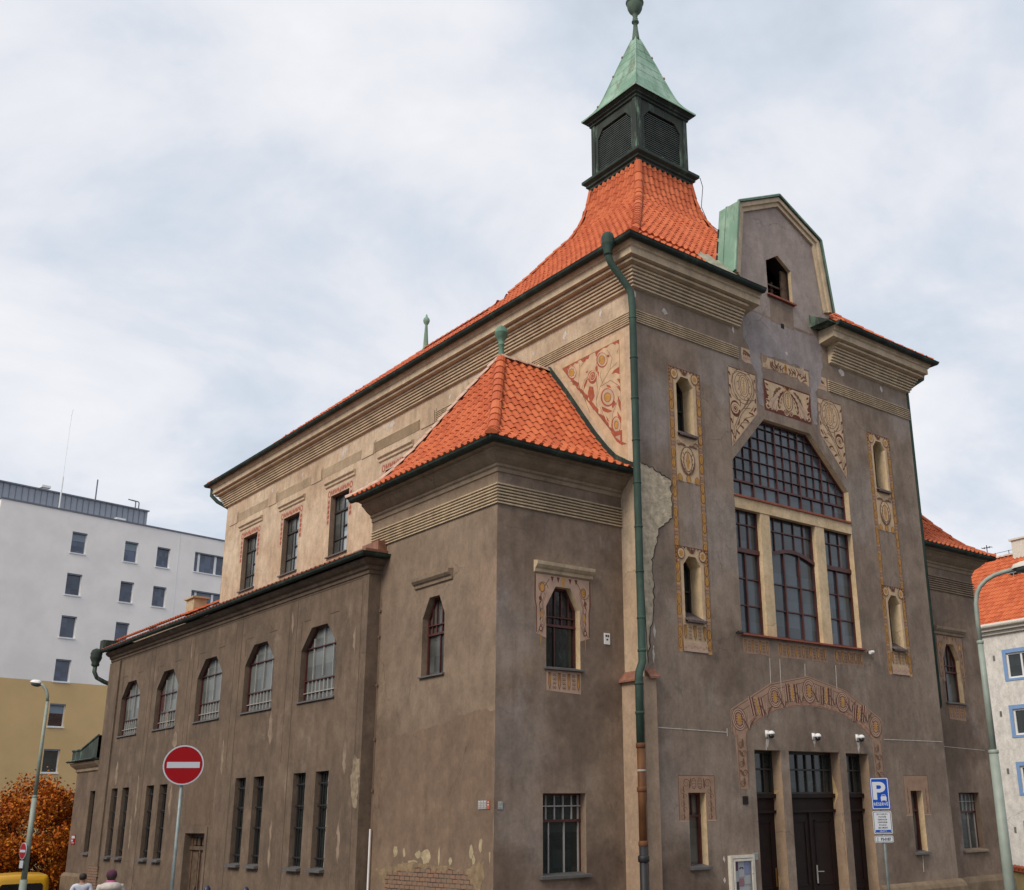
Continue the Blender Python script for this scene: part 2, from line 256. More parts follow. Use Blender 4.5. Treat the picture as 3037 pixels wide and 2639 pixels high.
# ---------------------------------------------------------------- mesh helpers
class MB:
    def __init__(s): s.v = []; s.f = []; s.mi = []
    def face(s, pts, mi=0):
        i = len(s.v); s.v += [tuple(p) for p in pts]; s.f.append(tuple(range(i, i + len(pts)))); s.mi.append(mi)
    def mesh(s, vs, fs, mi=0):
        i = len(s.v); s.v += [tuple(p) for p in vs]
        for f in fs: s.f.append(tuple(i + k for k in f)); s.mi.append(mi)
    def box(s, a, b, mi=0):
        x0, x1 = sorted((a[0], b[0])); y0, y1 = sorted((a[1], b[1])); z0, z1 = sorted((a[2], b[2]))
        s.mesh([(x0, y0, z0), (x1, y0, z0), (x1, y1, z0), (x0, y1, z0), (x0, y0, z1), (x1, y0, z1), (x1, y1, z1), (x0, y1, z1)],
               [(0, 3, 2, 1), (4, 5, 6, 7), (0, 1, 5, 4), (1, 2, 6, 5), (2, 3, 7, 6), (3, 0, 4, 7)], mi)
    def bar(s, p, q, w, h=None, mi=0, up=(0, 0, 1)):
        """rectangular bar from p to q, w across, h along 'up'"""
        h = h or w; p = Vector(p); q = Vector(q); d = (q - p).normalized(); U = Vector(up)
        a = d.cross(U)
        if a.length < 1e-4: a = d.cross(Vector((0, 1, 0)))
        a.normalize(); b = a.cross(d).normalized(); a *= w / 2; b *= h / 2
        s.mesh([p - a - b, p + a - b, p + a + b, p - a + b, q - a - b, q + a - b, q + a + b, q - a + b],
               [(0, 1, 2, 3), (7, 6, 5, 4), (0, 4, 5, 1), (1, 5, 6, 2), (2, 6, 7, 3), (3, 7, 4, 0)], mi)
    def tube(s, path, r, n=10, mi=0, cap=True):
        path = [Vector(p) for p in path]; k = len(path)
        rr = r if isinstance(r, (list, tuple)) else [r] * k
        base = len(s.v); prev = None
        for i, p in enumerate(path):
            if i == 0: d = path[1] - p
            elif i == k - 1: d = p - path[-2]
            else: d = (path[i + 1] - p).normalized() + (p - path[i - 1]).normalized()
            d.normalize()
            if prev is None:
                a = d.cross(Vector((0, 0, 1)))
                if a.length < 1e-3: a = Vector((1, 0, 0))
                a.normalize()
            else:
                a = prev - d * prev.dot(d); a.normalize()
            prev = a; b = d.cross(a)
            for j in range(n):
                t = 2 * math.pi * j / n
                s.v.append(tuple(p + (a * math.cos(t) + b * math.sin(t)) * rr[i]))
        for i in range(k - 1):
            for j in range(n):
                j2 = (j + 1) % n
                s.f.append((base + i * n + j, base + i * n + j2, base + (i + 1) * n + j2, base + (i + 1) * n + j)); s.mi.append(mi)
        if cap:
            s.f.append(tuple(base + j for j in range(n))[::-1]); s.mi.append(mi)
            s.f.append(tuple(base + (k - 1) * n + j for j in range(n))); s.mi.append(mi)
    def lathe(s, prof, c, n=20, mi=0):
        base = len(s.v)
        for r, z in prof:
            for j in range(n):
                t = 2 * math.pi * (j + .5) / n
                s.v.append((c[0] + r * math.cos(t), c[1] + r * math.sin(t), c[2] + z))
        for i in range(len(prof) - 1):
            for j in range(n):
                j2 = (j + 1) % n
                s.f.append((base + i * n + j, base + i * n + j2, base + (i + 1) * n + j2, base + (i + 1) * n + j)); s.mi.append(mi)
        s.f.append(tuple(base + j for j in range(n))[::-1]); s.mi.append(mi)
        s.f.append(tuple(base + (len(prof) - 1) * n + j for j in range(n))); s.mi.append(mi)
    def sweep(s, path, prof, mi=0, caps=True):
        """plan path, profile (outward offset, z); outward = right of travel; mitred"""
        P = [Vector((p[0], p[1])) for p in path]; k = len(P); base = len(s.v); n = len(prof)
        for i in range(k):
            ds = []
            if i > 0: ds.append((P[i] - P[i - 1]).normalized())
            if i < k - 1: ds.append((P[i + 1] - P[i]).normalized())
            ns = [Vector((d.y, -d.x)) for d in ds]
            if len(ns) == 2:
                b = (ns[0] + ns[1]); b = b / b.length; b = b / b.dot(ns[0])
            else: b = ns[0]
            for o, z in prof: s.v.append((P[i].x + b.x * o, P[i].y + b.y * o, z))
        for i in range(k - 1):
            for j in range(n - 1):
                s.f.append((base + i * n + j, base + (i + 1) * n + j, base + (i + 1) * n + j + 1, base + i * n + j + 1)); s.mi.append(mi)
        if caps:
            s.f.append(tuple(base + j for j in range(n))); s.mi.append(mi)
            s.f.append(tuple(base + (k - 1) * n + j for j in range(n))[::-1]); s.mi.append(mi)
    def build(s, name, mats, parent=None, smooth=False, loc=None, nofix=False):
        me = bpy.data.meshes.new(name); me.from_pydata(s.v, [], s.f)
        if not isinstance(mats, (list, tuple)): mats = [mats]
        for m in mats: me.materials.append(m)
        me.polygons.foreach_set('material_index', s.mi)
        if smooth: me.polygons.foreach_set('use_smooth', [True] * len(s.f))
        if not nofix:
            bm = bmesh.new(); bm.from_mesh(me); bmesh.ops.remove_doubles(bm, verts=bm.verts, dist=1e-5)
            bmesh.ops.recalc_face_normals(bm, faces=bm.faces); bm.to_mesh(me); bm.free()
            me.validate()
        o = bpy.data.objects.new(name, me); COL.objects.link(o)
        if parent is not None: attach(o, parent)
        if loc: o.location = loc
        return o
def attach(o, parent):
    o.parent = parent
    if parent.get('_root'): o.matrix_parent_inverse = Matrix.Translation(-parent.location)
def thing(name, label, cat, loc, group=None, world=False, rz=0):
    """an Empty at the thing's base; world=True: its parts are modelled in world coordinates"""
    o = bpy.data.objects.new(name, None); COL.objects.link(o); o.location = loc; o.rotation_euler = (0, 0, rz)
    o.empty_display_size = .3
    o['label'] = label; o['category'] = cat
    if group: o['group'] = group
    if world: o['_root'] = 1
    return o
def tag(o, label, cat, group=None):
    o['label'] = label; o['category'] = cat
    if group: o['group'] = group
    return o
def structure(o): o['kind'] = 'structure'; return o

class Plane:
    """wall plane: (u along, v up, d inward)"""
    def __init__(s, axis, at, sign=1): s.axis = axis; s.at = at; s.sign = sign
    def p(s, u, v, d=0.0):
        if s.axis == 'y': return Vector((u, s.at + d * s.sign, v))
        return Vector((s.at + d * s.sign, u, v))
def tri(loops):
    pl = [[Vector((a, b, 0)) for a, b in l] for l in loops]
    flat = [q for l in loops for q in l]
    return flat, tessellate_polygon(pl)
def wall(mb, pl, outer, holes, mi=0):
    flat, ts = tri([outer] + [h['poly'] for h in holes])
    mb.mesh([pl.p(u, v) for u, v in flat], [tuple(t) for t in ts], mi)
    for h in holes:
        q = h['poly']; d = h['d']; n = len(q); m2 = h.get('mi', mi)
        for i in range(n):
            a, b = q[i], q[(i + 1) % n]
            mb.face([pl.p(*a), pl.p(*b), pl.p(b[0], b[1], d), pl.p(a[0], a[1], d)], m2)
def rect(u0, u1, v0, v1): return [(u0, v0), (u1, v0), (u1, v1), (u0, v1)]
def hexa(u0, u1, v0, vs, v1, t0, t1): return [(u0, v0), (u1, v0), (u1, vs), (t1, v1), (t0, v1), (u0, vs)]
def vspan(poly, u):
    """v range of a convex polygon at u"""
    vs = []
    for i in range(len(poly)):
        a, b = poly[i], poly[(i + 1) % len(poly)]
        if min(a[0], b[0]) - 1e-9 <= u <= max(a[0], b[0]) + 1e-9:
            if abs(a[0] - b[0]) < 1e-9: vs += [a[1], b[1]]
            else: vs.append(a[1] + (b[1] - a[1]) * (u - a[0]) / (b[0] - a[0]))
    return (min(vs), max(vs)) if vs else None
def uspan(poly, v):
    r = vspan([(b, a) for a, b in poly], v); return r
def plbox(mb, pl, u0, u1, v0, v1, d0, d1, mi=0):
    mb.box(pl.p(u0, v0, d0), pl.p(u1, v1, d1), mi)
def poly_prism(mb, pl, poly, d0, d1, mi=0, back=False):
    flat, ts = tri([poly])
    mb.mesh([pl.p(u, v, d0) for u, v in flat], [tuple(t) for t in ts], mi)
    if back: mb.mesh([pl.p(u, v, d1) for u, v in flat], [tuple(t) for t in ts], mi)
    n = len(poly)
    for i in range(n):
        a, b = poly[i], poly[(i + 1) % n]
        mb.face([pl.p(*a, d0), pl.p(*b, d0), pl.p(*b, d1), pl.p(*a, d1)], mi)
def framed(mb, pl, poly, wd, d0, d1, mi=0):
    """frame ring following a convex polygon"""
    n = len(poly); cx = sum(p[0] for p in poly) / n; cy = sum(p[1] for p in poly) / n
    inn = []
    for i in range(n):
        a = Vector(poly[i - 1]); b = Vector(poly[i]); c = Vector(poly[(i + 1) % n])
        n1 = Vector((-(b - a).y, (b - a).x)).normalized(); n2 = Vector((-(c - b).y, (c - b).x)).normalized()
        if n1.dot(Vector((cx, cy)) - b) < 0: n1 = -n1
        if n2.dot(Vector((cx, cy)) - b) < 0: n2 = -n2
        bi = (n1 + n2); bi = bi / bi.length; bi = bi * (wd / max(.3, bi.dot(n1)))
        inn.append((b.x + bi.x, b.y + bi.y))
    for i in range(n):
        j = (i + 1) % n
        mb.face([pl.p(*poly[i], d0), pl.p(*poly[j], d0), pl.p(*inn[j], d0), pl.p(*inn[i], d0)], mi)
        mb.face([pl.p(*inn[i], d0), pl.p(*inn[j], d0), pl.p(*inn[j], d1), pl.p(*inn[i], d1)], mi)
    return inn
def window(root, pl, poly, d, us=(), vs=(), fw=.05, bw=.03, fm='redframe', gm='glass', sill=None, thick=(), bars=None, part='window', vlim=None, bm=None, label=None):
    """window part: frame and glazing bars as its mesh; pane and sill as sub-parts"""
    mb = MB(); inn = framed(mb, pl, poly, fw, d - .05, d + .02)
    v0 = min(p[1] for p in poly); v1 = max(p[1] for p in poly); u0 = min(p[0] for p in poly); u1 = max(p[0] for p in poly)
    for it in us:
        u, a, b = it if isinstance(it, tuple) else (it, v0, v1)
        r = vspan(poly, u)
        if not r: continue
        a = max(a, r[0]); b = min(b, r[1])
        if b > a: plbox(mb, pl, u - bw / 2, u + bw / 2, a, b, d - .035, d + .01, 1 if bm else 0)
    for it in vs:
        v, a, b, ww = (it if isinstance(it, tuple) else (it, u0, u1, bw))
        r = uspan(poly, v)
        if not r: continue
        a = max(a, r[0]); b = min(b, r[1])
        plbox(mb, pl, a, b, v - ww / 2, v + ww / 2, d - .045 - ww * .3, d + .012, 0 if ww > bw else (1 if bm else 0))
    o = mb.build(part, [M[fm], M[bm] if bm else M[fm]], root)
    if label: o['label'] = label
    g = MB(); flat, ts = tri([poly]); g.mesh([pl.p(u, v, d) for u, v in flat], [tuple(t) for t in ts])
    g.build('pane', M[gm], o)
    if sill:
        s = MB(); ov, pr, hh, mt = sill
        s.mesh([pl.p(u0 - ov, v0 + .0, -pr), pl.p(u1 + ov, v0 + .0, -pr), pl.p(u1 + ov, v0 + .05, d - .05), pl.p(u0 - ov, v0 + .05, d - .05),
                pl.p(u0 - ov, v0 - hh, -pr), pl.p(u1 + ov, v0 - hh, -pr), pl.p(u1 + ov, v0 - hh, .0), pl.p(u0 - ov, v0 - hh, .0)],
               [(0, 1, 2, 3), (0, 4, 5, 1), (4, 7, 6, 5), (0, 3, 7, 4), (1, 5, 6, 2)])
        s.build('sill', M[mt], o)
    return o
def patch(mb, pl, pts, off, mi=0, jit=.05, sub=4, rim=None):
    """irregular sheet on a wall, edge broken up"""
    q = []
    n = len(pts)
    for i in range(n):
        a = Vector(pts[i]); b = Vector(pts[(i + 1) % n]); ln = (b - a).length; k = max(1, int(ln / max(.04, jit * 2.2)))
        k = min(k, 14)
        for j in range(k):
            t = j / k; c = a.lerp(b, t)
            jj = jit if j else jit * .5
            q.append((c.x + rnd.uniform(-jj, jj), c.y + rnd.uniform(-jj, jj)))
    poly_prism(mb, pl, q, off, 0.0, mi)
    return q
# ---------------------------------------------------------------- ground
def gz(x, y):
    t = max(-40.0, min(70.0, y))
    z = -0.95 - 0.048 * t if t > -6 else -0.95 + 0.288 + (-(t + 6)) * 0.085
    return max(-4.0, min(0.02, z))
mb = MB()
xs = [-400, -120, -60, -30, -20, -14, -9, -6.2, -3, 0, 4, 8, 12, 16, 22, 30, 60, 120, 400]
ys = [-400, -120, -60, -40, -30, -24, -20, -17, -14, -11, -8, -5, -2.5, 0, 4, 10, 16, 24, 34, 50, 80, 140, 400]
vs = [(x, y, gz(x, y)) for y in ys for x in xs]
nx = len(xs)
fs = [(j * nx + i, j * nx + i + 1, (j + 1) * nx + i + 1, (j + 1) * nx + i) for j in range(len(ys) - 1) for i in range(nx - 1)]
mb.mesh(vs, fs); structure(mb.build('ground', M['asphalt'], smooth=True))
def strip(name, xa, xb, ya, yb, h, mat, step=2.0):
    mb = MB(); ln = max(abs(xb - xa), abs(yb - ya)); n = int(ln / step) + 1
    for i in range(n):
        t0, t1 = i / n, (i + 1) / n
        if abs(yb - ya) > abs(xb - xa): q = [(xa, ya + (yb - ya) * t0), (xb, ya + (yb - ya) * t0), (xb, ya + (yb - ya) * t1), (xa, ya + (yb - ya) * t1)]
        else: q = [(xa + (xb - xa) * t0, ya), (xa + (xb - xa) * t1, ya), (xa + (xb - xa) * t1, yb), (xa + (xb - xa) * t0, yb)]
        top = [(x, y, gz(x, y) + h) for x, y in q]; bot = [(x, y, gz(x, y) - .3) for x, y in q]
        mb.face(top)
        for a in range(4): mb.face([top[a], top[(a + 1) % 4], bot[(a + 1) % 4], bot[a]])
    return structure(mb.build(name, mat))
strip('pavement', -6.6, -3.7, -4.2, 30, .12, M['paving'])
strip('pavement', -3.7, 30, -4.2, .6, .12, M['paving'])
strip('kerb', -6.75, -6.6, -4.35, 30, .125, M['kerb'])
strip('kerb', -6.6, 30, -4.35, -4.2, .125, M['kerb'])

# ---------------------------------------------------------------- the hall
hall = thing('gymnasium_hall', 'brown plastered old hall with green copper turret, orange tiled roofs and painted ornament', 'building', (5.5, 3.0, -1.0), world=True)
F = Plane('y', 0.0); LM = Plane('x', 0.0); T1 = Plane('y', .62); T1S = Plane('x', -3.39); A = Plane('x', -3.70)
ZB = -4.2
# --- openings
slit_up = hexa(1.29, 1.85, 10.12, 11.40, 11.61, 1.46, 1.69)
def shift(p, du, dv): return [(a + du, b + dv) for a, b in p]
slits = [slit_up, shift(slit_up, 0, -4.40), shift(slit_up, 7.72, 0), shift(slit_up, 7.72, -4.43)]
BIGW = [(3.12, 5.60), (7.68, 5.60), (7.68, 9.83), (6.23, 11.19), (4.40, 11.19), (3.12, 9.84)]
doors = [rect(3.31, 4.21, -1.3, 2.98), rect(4.50, 6.38, -1.3, 2.98), rect(6.64, 7.53, -1.3, 2.97)]
gsl = [rect(1.16, 1.68, .56, 2.05), rect(9.20, 9.72, .57, 2.08)]
gabw = [(4.91, 14.86), (5.93, 14.86), (5.93, 15.88), (5.42, 16.20), (4.91, 15.89)]
hole = rect(5.34, 5.47, 14.0, 14.14)
GAB = [(7.50, 14.2), (7.50, 15.05), (7.18, 17.20), (5.5, 18.0), (3.82, 17.18), (3.52, 15.05), (3.52, 14.2)]
holes = [dict(poly=s, d=.42, mi=1) for s in slits] + [dict(poly=BIGW, d=.24, mi=1)] + [dict(poly=d, d=.36, mi=2) for d in doors] + [dict(poly=g, d=.26, mi=1) for g in gsl]
mb = MB()
wall(mb, F, [(0, ZB), (10.97, ZB), (10.97, 14.2), (0, 14.2)], holes)
mb.build('wall', [M['front'], M['cream'], plaster('jamb_plaster', (.33, .235, .16), (.27, .19, .13), (.38, .28, .20), seed=17)], hall)
mb = MB()
wall(mb, F, GAB, [dict(poly=gabw, d=.10, mi=1)])
n = len(GAB)
for i in range(n - 1):
    a, b = GAB[i], GAB[i + 1]
    mb.face([F.p(*a), F.p(*b), F.p(*b, .5), F.p(*a, .5)], 0)
flat, ts = tri([GAB, gabw]); mb.mesh([F.p(u, v, .5) for u, v in flat], [tuple(t) for t in ts])
gab = mb.build('gable', [M['gable'], M['cream']], hall)
# gable mouldings, copper edge, attic window
mb = MB()
edge = GAB[1:6]
def inset(poly, wd):
    r = []
    for i, b in enumerate(poly):
        ds = []
        if i > 0: ds.append((Vector(b) - Vector(poly[i - 1])).normalized())
        if i < len(poly) - 1: ds.append((Vector(poly[i + 1]) - Vector(b)).normalized())
        ns = [Vector((-d.y, d.x)) for d in ds]
        bi = ns[0] if len(ns) == 1 else (ns[0] + ns[1]).normalized() / ((ns[0] + ns[1]).normalized().dot(ns[0]))
        r.append((b[0] + bi.x * wd, b[1] + bi.y * wd))
    return r
for w0, w1, dd in ((0.0, .12, -.13), (.12, .24, -.07)):
    a = inset(edge, w0); b = inset(edge, w1)
    for i in range(len(a) - 1):
        mb.face([F.p(*a[i], dd), F.p(*a[i + 1], dd), F.p(*b[i + 1], dd), F.p(*b[i], dd)])
        mb.face([F.p(*b[i], dd), F.p(*b[i + 1], dd), F.p(*b[i + 1], 0), F.p(*b[i], 0)])
        mb.face([F.p(*a[i], dd), F.p(*a[i + 1], dd), F.p(*a[i + 1], 0), F.p(*a[i], 0)])
for i in (0, -1):
    a = edge[i]; b = inset(edge, .24)[i]
    mb.face([F.p(*a, -.13), F.p(*b, -.07), F.p(*b, 0), F.p(*a, 0)])
mb.build('moulding', M['stone'], gab)
mb = MB()
o1 = inset(edge, -.05); o0 = inset(edge, .0)
for i in range(len(o1) - 1):
    a0, a1, b0, b1 = o1[i], o1[i + 1], o0[i], o0[i + 1]
    mb.face([F.p(*a0, -.19), F.p(*a1, -.19), F.p(*a1, .56), F.p(*a0, .56)])
    mb.face([F.p(*a0, -.19), F.p(*a1, -.19), F.p(*b1, -.17), F.p(*b0, -.17)], 1)
    mb.face([F.p(*a0, .56), F.p(*a1, .56), F.p(*b1, .54), F.p(*b0, .54)])
    mb.face([F.p(*b0, -.17), F.p(*b1, -.17), F.p(*b1, .003), F.p(*b0, .003)], 1)
mb.build('copper_capping', [M['copper'], M['copperbox']], gab)
mb = MB()      # standing seam at the front edge of the copper side
for a, b in zip(o1[:-1], o1[1:]):
    mb.bar(F.p(*a, -.16), F.p(*b, -.16), .05, .06); mb.bar(F.p(*a, .30), F.p(*b, .30), .02, .05)
mb.build('copper_seam', M['copper'], gab)
mb = MB()      # dark patching along the back edge of the copper side
a, b = o1[-2], o1[-1]
for t0, t1 in ((.28, .40), (.46, .62), (.66, .72), (.74, .95)):
    p = Vector(a).lerp(Vector(b), t0); q = Vector(a).lerp(Vector(b), t1)
    mb.bar(F.p(p.x - .012, p.y, .53), F.p(q.x - .012, q.y, .53), .03, .05)
mb.build('lead_patch', M['castiron'], gab)
mb = MB()      # timber-lined attic behind the opening
mb.box((4.5, .92, 14.4), (6.3, .94, 16.6)); mb.box((4.5, .505, 14.4), (4.52, .92, 16.6)); mb.box((6.28, .505, 14.4), (6.3, .92, 16.6)); mb.box((4.5, .505, 16.58), (6.3, .94, 16.6)); mb.box((4.5, .505, 14.4), (6.3, .94, 14.42))
for i in range(5):
    a, b = gabw[i], gabw[(i + 1) % 5]; mb.face([F.p(*a, .10), F.p(*b, .10), F.p(*b, .51), F.p(*a, .51)])
mb.build('attic_lining', simple('attic_timber', (.020, .013, .010), .85, var=.4, vscale=8), gab)
mb = MB()
mb.bar((4.93, .30, 15.40), (5.90, .30, 15.40), .05); mb.bar((5.02, .25, 14.80), (5.24, .42, 15.62), .05); mb.bar((5.36, .25, 14.80), (5.60, .42, 15.60), .05); mb.bar((5.10, .29, 15.08), (5.45, .29, 15.02), .045); mb.bar((5.85, .2, 14.9), (5.87, .2, 15.9), .05, .3)
mb.build('ladder', M['woodold'], gab)
def tilesill(root, u0, u1, v, d, pr=.09, drop=.0, pl=F, mat='tileold', n=None):
    mb = MB(); wd = .085; n = max(3, int((u1 - u0) / wd)); s = (u1 - u0) / n
    for i in range(n):
        c = u0 + (i + .5) * s
        for k in range(4):
            t0, t1 = math.pi * k / 4, math.pi * (k + 1) / 4
            q = []
            for t in (t0, t1):
                q.append((c - math.cos(t) * s * .52, v + .035 * math.sin(t)))
            mb.face([pl.p(q[0][0], q[0][1] - drop, -pr), pl.p(q[1][0], q[1][1] - drop, -pr), pl.p(q[1][0], q[1][1] + .06, d), pl.p(q[0][0], q[0][1] + .06, d)])
            mb.face([pl.p(q[0][0], q[0][1] - drop, -pr), pl.p(q[1][0], q[1][1] - drop, -pr), pl.p(q[1][0], v - .02 - drop, -pr), pl.p(q[0][0], v - .02 - drop, -pr)])
    mb.face([pl.p(u0, v - .02 - drop, -pr), pl.p(u1, v - .02 - drop, -pr), pl.p(u1, v, d), pl.p(u0, v, d)])
    return mb.build('tile_sill', M[mat], root)
tilesill(gab, 4.86, 5.98, 14.83, .05, .1)
# repair plaster under the gable
mb = MB()
patch(mb, F, [(3.72, 14.15), (7.05, 14.15), (7.02, 13.3), (6.75, 12.6), (6.62, 12.45), (6.58, 11.5), (6.42, 11.5), (6.40, 12.5), (6.43, 13.05), (4.45, 13.05), (4.44, 12.5), (4.42, 11.5), (4.25, 11.55), (4.22, 12.4), (4.02, 12.8), (3.80, 13.4)], -.004, 0, .05)
mb.build('plaster_repair', M['repair'], hall)
mb = MB(); plbox(mb, F, 4.95, 5.90, 14.08, 14.76, -.006, 0)
mb.build('blind_panel', M['front'], gab)
mb = MB(); plbox(mb, F, hole[0][0], hole[1][0], hole[0][1], hole[2][1], -.009, -.0062); mb.build('putlog_hole', M['black'], gab)

# --- left side wall of the main block
cw = []
for yc in (10.86, 14.46, 18.07, 21.58): cw.append(rect(yc - .64, yc + .64, 9.78, 11.86))
mb = MB()
wall(mb, LM, [(0, ZB), (24.1, ZB), (24.1, 14.2), (0, 14.2)], [dict(poly=c, d=.26, mi=1) for c in cw])
mb.face([(0, 24.1, ZB), (10.97, 24.1, ZB), (10.97, 24.1, 14.2), (0, 24.1, 14.2)]); mb.face([(10.97, 0, ZB), (10.97, 24.1, ZB), (10.97, 24.1, 14.2), (10.97, 0, 14.2)])
mb.build('wall', [M['upper'], M['towerside']], hall)
for c in cw:
    u0, u1 = c[0][0], c[1][0]; uc = (u0 + u1) / 2
    window(hall, LM, c, .22, us=[(u0 + .24, 11.3, 11.9), uc, (u1 - .24, 11.3, 11.9), (u1 - .42, 9.7, 11.3)], vs=[(11.3, u0, u1, .06), (10.75, u0, uc, .03), (10.35, u0, u1, .03)], fw=.05, bw=.035, fm='darkframe', gm='glass_sky' , sill=(.06, .08, .04, 'sill'))
    mb = MB(); g = [(u0, 9.8), (uc - .02, 9.8), (uc - .02, 11.82), (u0, 11.82)]
    plbox(mb, LM, uc + .04, u1 - .05, 9.84, 11.8, .205, .217)
    mb.build('dark_casement', M['glassmurk'], hall)
    mb = MB(); mb.sweep([(0, uc + 1.02), (0, uc - 1.02)], [(0, 12.18), (.05, 12.22), (.05, 12.29), (.11, 12.34), (.11, 12.39), (0, 12.43)]); mb.build('hood_mould', M['stone'], hall)
# --- grooved bands (rounded ribs)
def ribs(mb, path, z0, z1, n, o=.036, caps=True):
    s = (z1 - z0) / n
    for i in range(n):
        z = z0 + i * s
        mb.sweep(path, [(0, z + s * .20), (o, z + s * .26), (o, z + s * .62), (0, z + s * .92)], 0, caps)
mb = MB()
ribs(mb, [(0, 8.65), (0, 0), (3.55, 0)], 12.62, 12.96, 6)
ribs(mb, [(7.20, 0), (10.97, 0), (10.97, 8)], 12.62, 12.98, 6)
mb.build('grooved_band', M['stone'], hall)
mb = MB()
ribs(mb, [(0, 12.25), (0, 9.53)], 12.64, 12.98, 8, .022)
ribs(mb, [(0, 15.84), (0, 13.11)], 12.64, 12.98, 8, .012); ribs(mb, [(0, 19.4), (0, 16.7)], 12.64, 12.98, 8, .012); ribs(mb, [(0, 22.9), (0, 20.2)], 12.64, 12.98, 8, .012)
mb.build('grooved_band', M['stone'], hall)
mb = MB()
for ya, yb in ((8.72, 9.45), (12.29, 13.05), (15.9, 16.62), (19.48, 20.1), (23.0, 23.7)):
    mb.bar((-.006, ya, 12.62), (-.006, ya, 13.02), .016, .012, up=(1, 0, 0)); mb.bar((-.006, ya, 12.62), (-.006, yb, 12.62), .012, .016)
    mb.bar((-.006, ya - .09, 12.60), (-.006, ya - .09, 13.05), .016, .012, up=(1, 0, 0))
mb.build('scored_line', M['groove'], hall)
# --- main cornice
gp = []
z = 13.50; o = .05
for i in range(6):
    gp += [(o, z), (o + .040, z + .006), (o + .040, z + .05), (o + .01, z + .056), (o + .01, z + .072)]; z += .072; o += .038
gp = [(0, 13.48)] + gp + [(.40, 13.96), (.40, 14.02), (0, 14.02)]
fp = [(0, 13.98), (.50, 14.06), (.50, 14.22), (.54, 14.25), (.54, 14.29), (.58, 14.33), (.60, 14.36), (0, 14.36)]
mb = MB()
mb.sweep([(0, 24.1), (0, 0), (3.62, 0)], gp); mb.sweep([(7.30, 0), (10.97, 0), (10.97, 24.1), (0, 24.1), (0, 24.05)], gp)
mb.sweep([(0, 24.1), (0, 0), (3.95, 0)], fp); mb.sweep([(6.95, 0), (10.97, 0), (10.97, 24.1), (0, 24.1), (0, 24.05)], fp)
mb.build('cornice', M['stone'], hall)
def gut(path, o, z, r, name='gutter', mat='copperdark', rings=True, segs=.9):
    mb = MB()
    prof = [(o + r * math.cos(t), z + r * math.sin(t)) for t in [math.pi * (1 + i / 6) for i in range(7)]]
    prof += [(o + r * 1.12, z + .012), (o + r * .8, z + .02), (o - r * .9, z + .02)]
    mb.sweep(path, prof)
    P = [Vector((p[0], p[1])) for p in path]
    if rings:
        for a, b in zip(P[:-1], P[1:]):
            d = (b - a); ln = d.length; d.normalize(); nn = Vector((d.y, -d.x)); k = int(ln / segs)
            for i in range(1, k):
                c = a + d * (i * ln / k)
                q = [c - d * .012, c + d * .012]
                rr = r + .006
                mb.sweep([tuple(q[0]), tuple(q[1])], [(o + rr * math.cos(t), z + rr * math.sin(t)) for t in [math.pi * (1 + i / 6) for i in range(7)]], 0, False)
    return mb.build(name, M[mat], hall, smooth=False)
gut([(0, 24.1), (0, 0), (3.95, 0)], .66, 14.43, .10)
gut([(6.95, 0), (10.97, 0), (10.97, 24.1), (0, 24.1), (0, 24.0)], .66, 14.43, .10)
mb = MB(); mb.box((6.62, -.62, 14.38), (7.02, -.002, 14.42)); mb.mesh([(6.60, -.60, 14.42), (7.04, -.60, 14.42), (7.04, -.002, 14.75), (6.60, -.002, 14.75), (6.60, -.60, 14.38), (7.04, -.60, 14.38), (7.04, -.002, 14.38), (6.60, -.002, 14.38)], [(0, 1, 2, 3), (0, 4, 5, 1), (0, 3, 7, 4), (1, 5, 6, 2)])
mb.build('copper_flashing', M['copperbox'], hall)

# ---------------------------------------------------------------- tiled roofs
def tiles(mb, org, along, up, srows, zf, lim, w=.25, lift=.028, hroll=.062):
    """rolled clay tiles laid on z=zf(s): srows = list of s (plan distance from the eave)"""
    ax, ay = along; ux, uy = up
    pr = [(-.5, 0.0), (-.30, .12), (-.16, .85), (0, 1.0), (.16, .85), (.30, .12), (.5, 0.0)]
    for k in range(len(srows) - 1):
        s0, s1 = srows[k], srows[k + 1]; z0, z1 = zf(s0), zf(s1)
        tl = math.hypot(s1 - s0, z1 - z0); nu_, nz_ = -(z1 - z0) / tl, (s1 - s0) / tl
        a, b = lim((s0 + s1) / 2); off = 0.0
        j0 = int(math.floor(a / w)); j1 = int(math.ceil(b / w))
        for j in range(j0, j1):
            c = (j + .5) * w
            if c < a - .01 or c > b + .01: continue
            vs = []
            jl = rnd.uniform(-.006, .006)
            for (s, z, lf) in ((s0 - .03 * (s1 - s0) / tl, z0 - .03 * (z1 - z0) / tl, lift + jl), (s1, z1, 0.004)):
                for q, h in pr:
                    hh = hroll * h + lf; u = c + q * w
                    ss = s + nu_ * hh; zz = z + nz_ * hh
                    vs.append((org[0] + ax * u + ux * ss, org[1] + ay * u + uy * ss, zz))
            for q, h in pr:          # lower lip
                u = c + q * w; vs.append((org[0] + ax * u + ux * s0, org[1] + ay * u + uy * s0, z0 - .01))
            n = len(pr); fs = []
            for i in range(n - 1):
                fs.append((i, i + 1, n + i + 1, n + i)); fs.append((2 * n + i, 2 * n + i + 1, i + 1, i))
            mb.mesh(vs, fs, 0)
def rows(zf, smax, step=.32, s0=0.0):
    r = [s0]; s = s0
    while s < smax - 1e-6:
        ds = .02; acc = 0; z = zf(s)
        while acc < step and s < smax:
            s2 = min(smax, s + .01); z2 = zf(s2); acc += math.hypot(s2 - s, z2 - z); s, z = s2, z2
        r.append(s)
    return r
